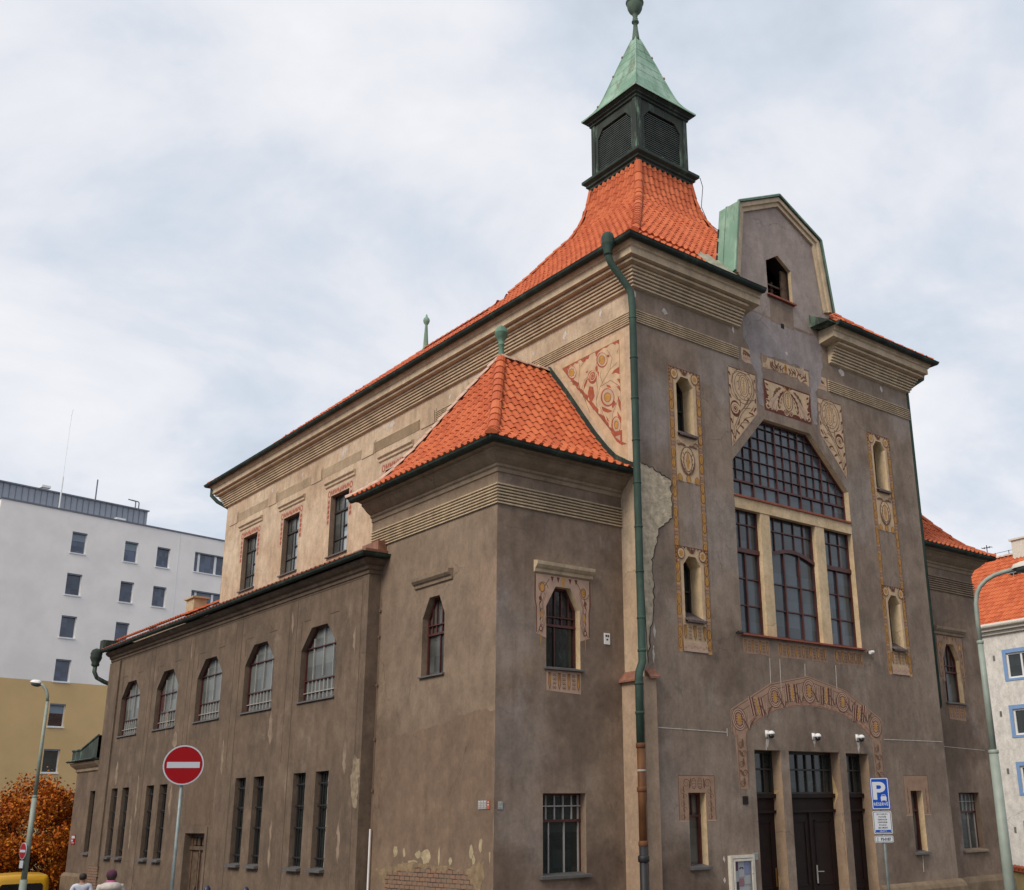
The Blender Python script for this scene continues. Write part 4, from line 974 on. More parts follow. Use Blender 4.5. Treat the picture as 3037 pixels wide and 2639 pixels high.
# ---------------------------------------------------------------- glazing and doors of the front
for s in slits:
    u0 = s[0][0]; u1 = s[1][0]
    o = window(hall, F, s, .40, us=[(u0 + u1) / 2], vs=[s[0][1] + .75], fw=.05, bw=.04, fm='darkframe', gm='glassdark')
    # sloping tiled sill inside the reveal
    mb = MB(); v = s[0][1]; wd = (u1 - u0 + .06) / 7
    for i in range(7):
        c = u0 - .02 + (i + .5) * wd
        for k in range(4):
            a0, a1 = math.pi * k / 4, math.pi * (k + 1) / 4
            A0 = (c - math.cos(a0) * wd * .5, .03 * math.sin(a0)); A1 = (c - math.cos(a1) * wd * .5, .03 * math.sin(a1))
            mb.face([F.p(A0[0], v + A0[1], -.09), F.p(A1[0], v + A1[1], -.09), F.p(A1[0], v + A1[1] + .26, .37), F.p(A0[0], v + A0[1] + .26, .37)])
            mb.face([F.p(A0[0], v + A0[1], -.09), F.p(A1[0], v + A1[1], -.09), F.p(A1[0], v - .03, -.09), F.p(A0[0], v - .03, -.09)])
    mb.face([F.p(u0 - .02, v - .03, -.09), F.p(u1 + .04, v - .03, -.09), F.p(u1 + .04, v - .0, .37), F.p(u0 - .02, v - .0, .37)])
    mb.build('tile_sill', simple('slate_tile', (.10, .075, .07), .75, var=.3, vscale=9), o)
for g in gsl:
    u0 = g[0][0]; u1 = g[1][0]; v0 = g[0][1]
    window(hall, F, g, .22, us=[(u0 + u1) / 2 if 0 else u1 - .06, (u0 + .28, v0 + 1.0, v0 + 1.6)], vs=[(v0 + 1.02, u0, u1, .04)], fw=.05, bw=.03, fm='redframe', gm='glassmurk', sill=(.04, .09, .05, 'sill'))
# big window: lattice lunette over three lights
d = .20
lun = [(3.12, 8.95), (7.68, 8.95), (7.68, 9.83), (6.23, 11.19), (4.40, 11.19), (3.12, 9.84)]
cols = [3.12 + .912 * i for i in range(6)]
us = []
mb = MB(); framed(mb, F, lun, .05, d - .05, d + .02)
for i in range(1, 5):
    r = vspan(lun, cols[i]); plbox(mb, F, cols[i] - .018, cols[i] + .018, r[0], r[1], d - .05, d + .01)
for i in range(5):
    for t in (1 / 3, 2 / 3):
        u = cols[i] + .912 * t; r = vspan(lun, u); plbox(mb, F, u - .008, u + .008, 9.42, r[1], d - .035, d + .01)
    u = cols[i] + .456; plbox(mb, F, u - .014, u + .014, 8.95, 9.42, d - .035, d + .01)
for v, ww in ((9.42, .045), (9.72, .014), (10.04, .014), (10.36, .014), (10.68, .014), (10.98, .014)):
    r = uspan(lun, v); plbox(mb, F, r[0], r[1], v - ww / 2, v + ww / 2, d - .045 - ww * .2, d + .012)
bw = mb.build('window', M['redframe'], hall); bw['label'] = 'great lattice window with a clipped arch'
g = MB(); flat, ts = tri([lun]); g.mesh([F.p(u, v, d) for u, v in flat], [tuple(t) for t in ts]); g.build('pane', M['glass'], bw)
for (a, b, mid) in ((3.12, 4.06, 0), (4.40, 6.17, 1), (6.53, 7.68, 0)):
    q = rect(a, b, 5.62, 8.70); k = b - a
    mb = MB(); framed(mb, F, q, .05, d - .05, d + .02)
    if mid:
        n = 12
        arc = [(a + k * i / n, 7.66 + .20 * math.sin(math.pi * i / n)) for i in range(n + 1)]
        for p, r in zip(arc[:-1], arc[1:]): mb.bar(F.p(*p, d - .03), F.p(*r, d - .03), .09, .09, up=(0, 0, 1))
        for t in (1 / 3, 2 / 3): plbox(mb, F, a + k * t - .024, a + k * t + .024, 5.62, 7.82, d - .05, d + .01)
        for t in (.17, .37, .6, .81): plbox(mb, F, a + k * t - .013, a + k * t + .013, 7.82, 8.70, d - .035, d + .01)
    else:
        plbox(mb, F, a, b, 7.60, 7.71, d - .08, d + .012)
        plbox(mb, F, a + k * .47 - .024, a + k * .47 + .024, 5.62, 7.6, d - .05, d + .01)
        for t in (.34, .66): plbox(mb, F, a + k * t - .013, a + k * t + .013, 7.7, 8.70, d - .035, d + .01)
    for v in (6.32, 6.97, 8.31): plbox(mb, F, a, b, v - .014, v + .014, d - .04, d + .012)
    o = mb.build('window', M['redframe'], hall)
    g = MB(); g.face([F.p(*p, d) for p in q]); g.build('pane', M['glass'], o)
mb = MB()
plbox(mb, F, 3.12, 7.68, 8.66, 8.955, .012, .5)
plbox(mb, F, 4.06, 4.40, 5.60, 8.66, .03, .5); plbox(mb, F, 6.17, 6.53, 5.60, 8.66, .03, .5)
mb.build('mullion', M['cream'], hall)
tilesill(hall, 3.12, 7.68, 8.96, .19, .03)
mb = MB(); mb.mesh([F.p(3.05, 5.60, -.09), F.p(7.76, 5.60, -.09), F.p(7.76, 5.66, .18), F.p(3.05, 5.66, .18), F.p(3.05, 5.56, -.09), F.p(7.76, 5.56, -.09), F.p(7.76, 5.56, 0), F.p(3.05, 5.56, 0)], [(0, 1, 2, 3), (0, 4, 5, 1), (4, 7, 6, 5), (0, 3, 7, 4), (1, 5, 6, 2)])
mb.build('sill', M['tileold'], hall)
# portal doors
DM = M['wooddark']
for idx, q in enumerate(doors):
    a, b = q[0][0], q[1][0]; k = b - a; d = .32
    mb = MB()
    framed(mb, F, rect(a, b, 2.0, 2.98), .06, d - .05, d + .02)
    nb = 3 if k < 1.2 else 6
    for i in range(1, nb): plbox(mb, F, a + k * i / nb - .018, a + k * i / nb + .018, 2.0, 2.98, d - .04, d + .01)
    plbox(mb, F, a, b, 2.55, 2.59, d - .045, d + .01)
    dw = mb.build('window', M['darkframe'], hall)
    g = MB(); g.face([F.p(*p, d) for p in rect(a, b, 2.0, 2.98)]); g.build('pane', M['glassdark'], dw)
    mb = MB()
    plbox(mb, F, a, b, 1.62, 2.0, d - .03, d + .05); plbox(mb, F, a, b, 1.93, 2.02, d - .11, d - .03); plbox(mb, F, a, b, 1.60, 1.66, d - .09, d - .03)
    leaves = [(a, b)] if k < 1.2 else [(a, (a + b) / 2), ((a + b) / 2, b)]
    for i, (l0, l1) in enumerate(leaves):
        plbox(mb, F, l0 + .01, l1 - .01, -1.3, 1.6, d - .02, d + .04)
        for z0, z1 in ((-.02, 1.42), (-.36, -.14), (-1.2, -.46)):
            s0, s1 = l0 + .16, l1 - .16
            for e in ((s0, s0 + .03, z0, z1), (s1 - .03, s1, z0, z1), (s0, s1, z0, z0 + .035), (s0, s1, z1 - .03, z1)): plbox(mb, F, e[0], e[1], e[2], e[3], d - .042, d - .02)
            if z1 - z0 < 1: plbox(mb, F, s0 + .05, s1 - .05, z0 + .05, z1 - .05, d - .035, d - .02)
    if k > 1.2: plbox(mb, F, (a + b) / 2 - .035, (a + b) / 2 + .035, -1.3, 1.6, d - .05, d - .02)
    do = mb.build('door', DM, hall)
    hx = b - .10 if idx == 0 else ((a + b) / 2 + .12 if idx == 1 else a + .1)
    mb = MB(); plbox(mb, F, hx - .018, hx + .018, .02, .42, d - .062, d - .05); mb.tube([F.p(hx, .28, d - .05), F.p(hx, .28, d - .12), F.p(hx + (.16 if idx == 1 else -.03), .275, d - .125)], .011, 6)
    mb.build('handle', M['paleframe'] if idx == 1 else simple('brass', (.30, .17, .06), .4, .7), do)
mb = MB()
for u, pts in ((4.215, [(2.1, .1), (1.95, .3), (1.7, .34), (1.5, .28), (1.2, .3), (1.1, .34), (2.1, .35)]), (6.385, [(2.55, .3), (2.3, .2), (2.0, .12), (1.75, .25), (1.6, .34), (2.55, .35)]), (4.215, [(.2, .22), (-.1, .3), (-.25, .34), (.3, .35)])):
    f_, t_ = tri([[(x[1], x[0]) for x in pts]]); mb.mesh([(u - .006, dd, v) for dd, v in f_], [tuple(t) for t in t_])
mb.build('flaked_plaster', simple('fresh_ochre_flake', (.50, .34, .17), .95, var=.2, vscale=8), hall)

# ---------------------------------------------------------------- painted ornament (mineral paint and sgraffito)
class Art:
    def __init__(s, pl, off=.003): s.pl = pl; s.mb = MB(); s.o = off; s.k = 0
    def lay(s): s.k += 1; return -(s.o + .00007 * s.k)
    def poly(s, pts, c, lay=None):
        d = s.lay() if lay is None else lay
        fl, ts = tri([pts]); s.mb.mesh([s.pl.p(u, v, d) for u, v in fl], [tuple(t) for t in ts], c)
    def slab(s, pts, c): poly_prism(s.mb, s.pl, pts, -s.o, 0.0, c)
    def line(s, pts, w, c, taper=False):
        d = s.lay(); n = len(pts); L_, R_ = [], []
        for i, p in enumerate(pts):
            a = Vector(pts[max(0, i - 1)]); b = Vector(pts[min(n - 1, i + 1)]); t = (b - a)
            if t.length < 1e-6: t = Vector((1, 0))
            t.normalize(); nn = Vector((-t.y, t.x)); ww = w / 2 * ((1 - .8 * i / (n - 1)) if taper else 1)
            L_.append((p[0] + nn.x * ww, p[1] + nn.y * ww)); R_.append((p[0] - nn.x * ww, p[1] - nn.y * ww))
        for i in range(n - 1): s.mb.face([s.pl.p(*q, d) for q in (L_[i], L_[i + 1], R_[i + 1], R_[i])], c)
    def oval(s, u, v, a, b, c, n=14, rot=0): s.poly([(u + a * math.cos(t) * math.cos(rot) - b * math.sin(t) * math.sin(rot), v + a * math.cos(t) * math.sin(rot) + b * math.sin(t) * math.cos(rot)) for t in [2 * math.pi * i / n for i in range(n)]], c)
    def spiral(s, u, v, r, turns, w, c, dirn=1, ph=0):
        n = int(turns * 14); s.line([(u + r * (1 - i / n * .88) * math.cos(ph + dirn * i / n * turns * 2 * math.pi), v + r * (1 - i / n * .88) * math.sin(ph + dirn * i / n * turns * 2 * math.pi)) for i in range(n + 1)], w, c, True)
    def leaf(s, u, v, ang, ln, wd, c, lobes=4, curl=.4, oc=None):
        """serrated acanthus leaf along a bent midrib"""
        mid = []; a = ang; x, y = u, v; n = lobes * 3
        for i in range(n + 1):
            mid.append((x, y, a)); a += curl / n; x += math.cos(a) * ln / n; y += math.sin(a) * ln / n
        lf, rt = [], []
        for i, (x, y, a) in enumerate(mid):
            t = i / n; ww = wd * math.sin(math.pi * min(1, .12 + t * .88)) ** .8 * (1.15 if i % 3 == 2 else (.62 if i % 3 == 0 else .9)); 
            if i == n: ww = 0.0
            lf.append((x - math.sin(a) * ww, y + math.cos(a) * ww)); rt.append((x + math.sin(a) * ww, y - math.cos(a) * ww))
        d = s.lay()
        for i in range(n): s.mb.face([s.pl.p(*q, d) for q in (lf[i], lf[i + 1], rt[i + 1], rt[i])], c)
        if oc is not None: s.line([(m[0], m[1]) for m in mid], wd * .14, oc, True)
    def rosette(s, u, v, r, c0, c1, c2):
        s.oval(u, v, r, r * 1.1, c0); s.oval(u, v, r * .82, r * .92, c2)
        s.poly([(u + r * (.70 if i % 2 else .45) * math.cos(t), v + r * (.75 if i % 2 else .5) * math.sin(t)) for i, t in enumerate([2 * math.pi * i / 16 for i in range(16)])], c1)
    def build(s, name, mats, root=None): return s.mb.build(name, [M[m] for m in mats], root or hall, nofix=True)
M['forange'] = simple('fresco_orange_tan', (.47, .275, .135), .92, var=.18, vscale=6)
M['farch'] = simple('fresco_arch_tan', (.36, .228, .158), .92, var=.16, vscale=5)
M['farchpink'] = simple('fresco_arch_pink', (.43, .29, .215), .92, var=.16, vscale=5)
SET = ['fcream', 'fmaroon', 'fochre', 'fbrown', 'fcream2', 'fred', 'ffade', 'ffadeline', 'forange']
CR, MA, OC, BR, PK, RD, FA, FL_ = range(8)
def egg_frieze(A_, u0, u1, v0, v1, n, base=CR, dk=MA, oc=OC, ln=BR):
    s = (u1 - u0) / n; h = v1 - v0
    for i in range(n):
        c = u0 + (i + .5) * s
        if i % 2 == 0:
            A_.poly([(c - s * .30, v1 - h * .08), (c + s * .30, v1 - h * .08), (c + s * .26, v0 + h * .3), (c, v0 + h * .04), (c - s * .26, v0 + h * .3)], ln)
            A_.poly([(c - s * .20, v1 - h * .14), (c + s * .20, v1 - h * .14), (c + s * .16, v0 + h * .34), (c, v0 + h * .14), (c - s * .16, v0 + h * .34)], oc)
            A_.poly([(c - s * .07, v1 - h * .14), (c + s * .07, v1 - h * .14), (c, v0 + h * .3)], dk)
        else:
            for k in range(4):
                vv = v0 + h * (.10 + .21 * k); A_.oval(c - s * .18, vv + h * .08, s * .17, h * .075, ln, 8); A_.oval(c + s * .18, vv + h * .08, s * .17, h * .075, ln, 8)
                A_.oval(c - s * .18, vv + h * .085, s * .10, h * .04, base, 8); A_.oval(c + s * .18, vv + h * .085, s * .10, h * .04, base, 8)
def oval_chain(A_, u, v0, v1, w, n, c=OC, ln=BR, ground=CR):
    s = (v1 - v0) / n
    for i in range(n):
        v = v0 + (i + .5) * s
        if i % 3 == 2:
            A_.poly([(u - w * .36, v - s * .3), (u + w * .36, v - s * .3), (u + w * .36, v + s * .3), (u - w * .36, v + s * .3)], RD if 0 else FA)
            for k in (-.15, .15): A_.line([(u - w * .36, v + s * k), (u + w * .36, v + s * k)], .012, ln)
        else:
            A_.oval(u, v, w * .44, s * .52, ln, 12); A_.oval(u, v, w * .36, s * .45, c, 12); A_.line([(u, v - s * .3), (u, v + s * .3)], .010, ln)
# slit-window columns
for c0 in (1.03, 8.75):
    a = Art(F); u0, u1 = c0, c0 + 1.07; wl = .155
    sl0 = slits[0] if c0 < 5 else slits[2]; sl1 = slits[1] if c0 < 5 else slits[3]
    b0, b1 = u0, u0 + wl; e0, e1 = u1 - wl, u1
    # cream ground cut around the openings
    def ground(vlo, vhi, s):
        a.slab([(b1, vlo), (e0, vlo), (e0, s[0][1] - .035), (b1, s[0][1] - .035)], CR)
        a.slab([(b1, s[0][1] - .035), (s[0][0], s[0][1] - .035), s[5], s[4], s[3], s[2], (s[1][0], s[1][1] - .035), (e0, s[0][1] - .035), (e0, vhi), (b1, vhi)], CR)
    ground(8.98, 11.80, sl0); ground(5.05, 7.42, sl1)
    a.slab(rect(b0, b1, 5.02, 11.80), 8); a.slab(rect(e0, e1, 5.02, 11.80), 8)
    for q in ((b0 + b1) / 2, (e0 + e1) / 2): oval_chain(a, q, 5.1, 7.05, wl, 8); oval_chain(a, q, 7.1, 11.42, wl, 18)
    for q in (b0 + .008, b1 - .006, e0 + .006, e1 - .008): a.line([(q, 5.02), (q, 11.80)], .012, BR)
    for top in (11.80, 7.42):
        for q in (u0 + .19, u1 - .19): a.rosette(q, top - .17, .125, BR, OC, CR)
        cc = (u0 + u1) / 2
        for k in range(9): a.poly([(u0 + .05 + k * .11, top - .005), (u0 + .11 + k * .11, top - .005), (u0 + .08 + k * .11, top - .06 - .02 * (k % 2))], MA)
        for sg in (-1, 1): a.leaf(cc, top - .12, math.pi / 2 + sg * 1.2, .16, .04, BR, 2, -sg * .8)
        a.oval(cc, top - .09, .035, .05, MA, 8); a.line([(u0, top - .01), (u1, top - .01)], .016, MA)
        for q, sg in ((u0 + .02, 1), (u1 - .02, -1)):
            for k in range(4): a.poly([(q, top - .05 - k * .09), (q + sg * .045, top - .09 - k * .09), (q, top - .12 - k * .09)], MA)
    cc = (u0 + u1) / 2; v = 9.5    # palmette below the upper window
    a.oval(cc, v, .24, .36, BR, 18); a.oval(cc, v, .215, .33, CR, 18)
    a.oval(cc, v - .02, .15, .26, BR, 16); a.oval(cc, v - .02, .125, .23, CR, 16)
    a.poly([(cc, v + .30), (cc + .05, v - .02), (cc + .03, v - .2), (cc - .03, v - .2), (cc - .05, v - .02)], OC); a.line([(cc - .06, v - .05), (cc, v + .32), (cc + .06, v - .05)], .012, BR)
    for sg in (-1, 1):
        a.leaf(cc, v - .33, math.pi / 2 - sg * 1.25, .42, .035, BR, 4, sg * 1.3); a.leaf(cc + sg * .05, v + .36, math.pi / 2 - sg * 1.1, .3, .03, BR, 3, -sg * .9)
        a.spiral(cc + sg * .28, v + .42, .08, 1.4, .02, BR, sg)
        for k in range(3): a.leaf(cc + sg * .12, v - .12 + .12 * k, math.pi / 2 - sg * .5, .10, .012, MA, 1, 0)
    for q in (cc - .28, cc, cc + .28): a.oval(q, 9.06, .07, .09, OC, 10); a.line([(q - .07, 9.0), (q - .06, 9.1), (q, 9.15), (q + .06, 9.1), (q + .07, 9.0)], .012, BR)
    egg_frieze(a, b1, e0, 5.28, 5.66, 5, CR, MA, OC, BR); a.poly(rect(b1, e0, 5.04, 5.24), PK)
    for k in range(8): a.spiral(b1 + .05 + k * .095, 5.14, .04, 1, .012, RD, 1 if k % 2 else -1)
    a.build('painted_frame', SET)
# gable field panels: two leafy side panels and the central one
def vine(a, path, n, ln, wd, c, oc, lobes=4, spread=.75, both=True):
    P = [Vector(p) for p in path]; L_ = [(q - p).length for p, q in zip(P[:-1], P[1:])]; T_ = sum(L_)
    for i in range(n):
        t = (i + .6) / n * T_; k = 0
        while k < len(L_) - 1 and t > L_[k]: t -= L_[k]; k += 1
        p = P[k].lerp(P[k + 1], t / L_[k]); d = P[k + 1] - P[k]; an = math.atan2(d.y, d.x); f = 1 - .35 * i / n
        for sg in ((-1, 1) if both else ((-1,) if i % 2 else (1,))): a.leaf(p.x, p.y, an + sg * spread, ln * f * rnd.uniform(.8, 1.15), wd * f, c, lobes, sg * rnd.uniform(.3, .8), oc)
def side_panel(m):
    X = (lambda u: u) if not m else (lambda u: 10.83 - u)
    sg = -1 if m else 1
    A_ = lambda t: t if not m else math.pi - t
    a = Art(F)
    a.slab([(X(3.15), 12.33), (X(4.16), 12.33), (X(4.15), 11.27), (X(3.13), 10.18)], CR)
    for (u, v, t, ln) in ((3.16, 12.2, -1.3, .13), (3.16, 11.85, -1.4, .13), (3.155, 11.6, -1.4, .14), (3.155, 10.95, -1.4, .16), (3.15, 10.65, -1.4, .16), (4.14, 12.2, -1.8, .12), (4.14, 11.95, -1.8, .14), (4.14, 11.68, -2.1, .16), (4.13, 11.42, -2.5, .18), (4.02, 11.2, 2.7, .20), (3.82, 10.97, 2.6, .2), (3.62, 10.75, 2.4, .18), (3.45, 10.57, 2.3, .16), (3.3, 10.42, 2.2, .12), (3.45, 12.31, -.5, .14), (3.95, 12.3, -2.6, .14)):
        a.leaf(X(u), v, A_(t), ln, .032, MA, 2, .5 * sg)
    for r_ in (.42, .33): a.oval(X(3.68), 11.90, r_, r_ * 1.14, BR, 24); a.oval(X(3.68), 11.90, r_ - .018, r_ * 1.14 - .018, CR, 24)
    a.oval(X(3.70), 11.92, .19, .31, MA, 18); a.oval(X(3.70), 11.92, .172, .292, CR, 18); a.oval(X(3.70), 11.92, .125, .245, BR, 16); a.oval(X(3.70), 11.92, .108, .228, CR, 16)
    for k in range(5): a.poly([(X(3.66), 11.74 + .075 * k), (X(3.74), 11.74 + .075 * k), (X(3.70), 11.82 + .075 * k)], OC)
    for k in range(11):
        t = 2 * math.pi * k / 11; a.leaf(X(3.70) + .2 * math.cos(t), 11.92 + .32 * math.sin(t), t + .6, .08, .012, BR if k % 2 else MA, 1, .5)
    a.oval(X(3.34), 11.23, .18, .22, MA, 18); a.spiral(X(3.34), 11.23, .155, 2.4, .06, CR, sg, 0)
    stem = [(3.17, 10.25), (3.28, 10.75), (3.50, 11.15), (3.78, 11.45), (4.0, 11.8), (4.04, 12.2)]
    for o_ in (0, .05): a.line([(X(u + o_), v - o_ * .6) for u, v in stem], .016, BR)
    for q in ([(3.22, 10.3), (3.38, 10.7), (3.7, 11.05), (4.1, 11.22)], [(3.3, 10.6), (3.55, 10.9), (3.95, 10.98)], [(3.24, 11.9), (3.3, 12.15), (3.5, 12.27), (3.9, 12.27)], [(3.5, 11.15), (3.62, 11.3), (3.9, 11.36)], [(3.6, 11.25), (3.8, 11.55), (4.1, 11.62)], [(3.20, 10.6), (3.24, 11.0)], [(3.55, 11.5), (3.4, 11.5), (3.22, 11.62), (3.2, 11.85)]): a.line([(X(u), v) for u, v in q], .014, BR)
    for (u, v, t, ln) in ((3.75, 11.42, .9, .26), (3.9, 11.28, .6, .2), (3.52, 11.32, 1.3, .22), (3.45, 11.5, 2.0, .2), (3.6, 10.95, .5, .2), (3.4, 10.8, .9, .2)): a.leaf(X(u), v, A_(t), ln, .018, BR, 3, .5 * sg)
    a.line([(X(3.15), 12.33), (X(4.16), 12.33)], .018, MA); a.line([(X(3.14), 12.3), (X(3.13), 10.2)], .016, BR); a.line([(X(4.15), 12.3), (X(4.14), 11.27), (X(3.14), 10.2)], .022, PK)
    a.build('painted_panel', SET)
side_panel(0); side_panel(1)
a = Art(F); a.slab([(4.47, 12.32), (6.36, 12.32), (6.33, 11.46), (4.46, 11.46)], MA)
cx = 5.41; a.poly([(4.51, 12.29), (5.2, 12.29), (5.41, 12.2), (5.62, 12.29), (6.33, 12.29), (6.2, 11.8), (6.1, 11.55), (5.7, 11.6), (5.41, 11.55), (5.12, 11.6), (4.7, 11.52), (4.6, 11.9)], CR)
for sg in (-1, 1):
    for k, (r, w_) in enumerate(((.80, .12), (.64, .11), (.48, .10))):
        a.leaf(cx + sg * (r + .03), 11.52, math.pi / 2 + sg * .12, .66, w_, CR if k != 1 else PK, 5, sg * 1.1, BR)
    for k in range(5): a.leaf(cx + sg * .87, 12.22 - .15 * k, (math.pi if sg > 0 else 0) + sg * .5, .13, .03, MA, 1, .3)
    a.leaf(cx + sg * .36, 11.62, math.pi / 2 - sg * .1, .6, .075, MA, 5, sg * .9); a.leaf(cx + sg * .34, 11.66, math.pi / 2 - sg * .1, .42, .03, CR, 3, sg * .8)
    a.leaf(cx + sg * .25, 12.22, (0 if sg > 0 else math.pi) - sg * .3, .5, .05, BR, 4, -sg * .9); a.oval(cx + sg * .1, 11.57, .1, .085, MA, 14); a.spiral(cx + sg * .1, 11.57, .085, 1.8, .03, CR, sg)
    for k in range(4): a.leaf(cx + sg * (.45 + .1 * k), 11.5, math.pi / 2 + sg * .7, .10, .014, MA, 1, 0)
a.oval(cx, 11.92, .20, .30, BR, 20); a.oval(cx, 11.92, .175, .275, CR, 20); a.oval(cx, 11.92, .13, .235, BR, 18); a.oval(cx, 11.92, .11, .21, CR, 18)
for k in range(5): a.poly([(cx - .05, 11.76 + .07 * k), (cx + .05, 11.76 + .07 * k), (cx, 11.84 + .07 * k)], OC)
a.line([(cx - .12, 12.29), (cx, 12.18), (cx + .12, 12.29)], .03, OC); a.line([(4.47, 12.32), (6.36, 12.32)], .02, MA)
a.build('painted_panel', SET)
# weathered strip above it and two small squares
a = Art(F); z = [(4.50, 12.64), (4.52, 12.98)] 
a.slab([(4.49, 12.66), (4.49, 13.34), (4.54, 13.46), (4.64, 13.46), (4.70, 13.36), (4.70, 12.98), (5.3, 12.97), (5.9, 12.98), (6.36, 12.99), (6.35, 12.55), (6.2, 12.62), (6.0, 12.60), (5.9, 12.70), (5.6, 12.66), (5.4, 12.72), (5.2, 12.66), (4.9, 12.70), (4.7, 12.65)], CR)
a.poly([(4.50, 12.78), (4.50, 13.33), (4.55, 13.44), (4.63, 13.44), (4.69, 13.35), (4.69, 12.95), (4.62, 12.80)], FA)
for k in range(9): a.spiral(4.62 + k * .2, 12.72, .06, 1.2, .02, RD, 1 if k % 2 else -1)
vine(a, [(4.75, 12.72), (5.0, 12.86), (5.3, 12.78)], 6, .18, .028, BR, None, 3); vine(a, [(6.3, 12.66), (6.0, 12.86), (5.55, 12.78)], 7, .20, .028, BR, None, 3)
for k in range(8): a.leaf(4.85 + k * .19, 12.74, 1.2 + (k % 3) * .4, .16, .03, MA if k % 2 else BR, 3, .8)
a.oval(5.41, 12.85, .06, .12, OC, 12); a.oval(5.41, 12.85, .03, .09, RD, 10)
for k in range(6): a.leaf(6.2 - .02 * k, 12.8, math.pi - .5 - k * .3, .3, .03, PK, 2, .4, BR)
a.build('painted_panel', SET)
for u0, u1 in ((3.69, 4.16), (6.65, 7.12)):
    a = Art(F); a.slab([(u0, 12.99), (u1, 12.99), (u1, 12.60), (u1 - .15, 12.62), (u0 + .12, 12.60), (u0, 12.66)], CR)
    for k in range(5): a.leaf(u0 + .06 + .08 * k, 12.78, 1.2 + .25 * k, .18, .03, MA if k % 2 else BR, 2, .5)
    a.poly([(u0, 12.78), (u1, 12.76), (u1, 12.61), (u1 - .15, 12.63), (u0 + .12, 12.61), (u0, 12.67)], PK)
    for k in range(4): a.spiral(u0 + .08 + .1 * k, 12.70, .045, 1, .016, RD, 1)
    a.build('painted_panel', SET)
# sill friezes under the big window
a = Art(F)
for u0, u1, n in ((3.14, 4.06, 7), (4.36, 6.22, 13), (6.50, 7.68, 9)):
    a.slab([(u0, 5.50), (u1, 5.50), (u1, 5.12), (u1 - .2, 5.16), (u0 + .1, 5.14), (u0, 5.20)], FA)
    egg_frieze(a, u0 + .02, u1 - .02, 5.16, 5.50, n, FA, BR, OC, BR)
a.build('painted_frieze', SET)
# portal arch
a = Art(F)
outer = [(2.60, 3.36), (2.60, 3.85), (3.99, 4.50), (5.40, 4.76), (6.80, 4.50), (8.22, 3.85), (8.22, 3.36)]
n = 28
inner = [(3.06 + 4.70 * i / n, 3.30 + .74 * (1 - (2 * i / n - 1) ** 2) ** .75) for i in range(n + 1)]
a.slab(outer[:1] + outer[1:] + [(7.76, 3.30)] + inner[::-1][1:], FA)
a.slab([(2.76, 2.12), (3.06, 2.12), (3.06, 3.30), (2.60, 3.36), (2.70, 3.30)], FA); a.slab([(7.78, 2.12), (8.10, 2.12), (8.14, 3.30), (8.22, 3.36), (7.76, 3.30)], FA)
def ot(u):
    for p, q in zip(outer[1:-1], outer[2:]):
        if p[0] <= u <= q[0] + 1e-6: return p[1] + (q[1] - p[1]) * (u - p[0]) / max(1e-6, q[0] - p[0])
    return outer[1][1]
for off_, c_ in ((.03, FL_), (.13, FL_)):
    a.line([(p[0] + (off_ if p[0] < 4 else -off_ if p[0] > 7 else 0), p[1] - off_) for p in outer], .016, c_)
a.line([(u, v + .02) for u, v in inner], .012, FL_); a.line([(u, v + .13) for u, v in inner], .012, FL_)
for i in range(29): a.spiral(inner[0][0] + (i + .5) * 4.7 / 29, 3.36 + .74 * (1 - (2 * (i + .5) / 29 - 1) ** 2) ** .75, .045, 1.2, .014, RD, 1 if i % 2 else -1)
for i in range(9):
    u = 2.86 + i * .635; t = (u - 2.6) / 5.6
    vo = ot(u); vi = 3.30 + .74 * max(0, 1 - (2 * (min(max(u, 3.06), 7.76) - 3.06) / 4.7 - 1) ** 2) ** .75
    vm = (vo - .16 + vi + .16) / 2; h = (vo - vi - .22) / 2; h = min(h, .34); tl = (t - .5) * -.75
    if i % 2 == 0:
        for aa, bb, c_ in ((.245, 1.16, FL_), (.222, 1.09, PK), (.185, .95, MA), (.165, .88, PK), (.135, .74, BR), (.11, .62, FA), (.065, .5, OC)): a.oval(u, vm, aa, h * bb, c_, 18, tl)
        for k in range(5): a.line([(u - .12, vm - h * .5 + k * h * .25), (u - .06, vm - h * .45 + k * h * .25)], .018, MA); a.line([(u + .12, vm - h * .5 + k * h * .25), (u + .06, vm - h * .45 + k * h * .25)], .018, MA)
    else:
        sh = math.sin(-tl)
        for k, (o_, c_) in enumerate(((-.235, PK), (-.20, MA), (-.155, PK), (-.11, MA), (.11, MA), (.155, PK), (.20, MA), (.235, PK))): a.line([(u + o_ + sh * h, vm + h), (u + o_ - sh * h, vm - h)], .032, c_)
        a.poly([(u - .055 + sh * h, vm + h), (u + .055 + sh * h, vm + h), (u + .07 - sh * h, vm - h * .6), (u - sh * h, vm - h), (u - .07 - sh * h, vm - h * .6)], PK)
        a.poly([(u - .03 + sh * h, vm + h * .9), (u + .03 + sh * h, vm + h * .9), (u + .045 - sh * h, vm - h * .55), (u - sh * h, vm - h * .8), (u - .045 - sh * h, vm - h * .55)], OC)
        for k in range(5): a.line([(u - .09, vm - h * .6 + k * h * .33), (u - .055, vm - h * .6 + k * h * .33)], .02, BR); a.line([(u + .09, vm - h * .6 + k * h * .33), (u + .055, vm - h * .6 + k * h * .33)], .02, BR)
    if i < 8:
        for k in range(3): a.leaf(u + .318, vm - h * .9 - .02, math.pi / 2 + (k - 1) * .45, h * 1.7, .028, PK if k == 1 else FL_, 3, (k - 1) * .5)
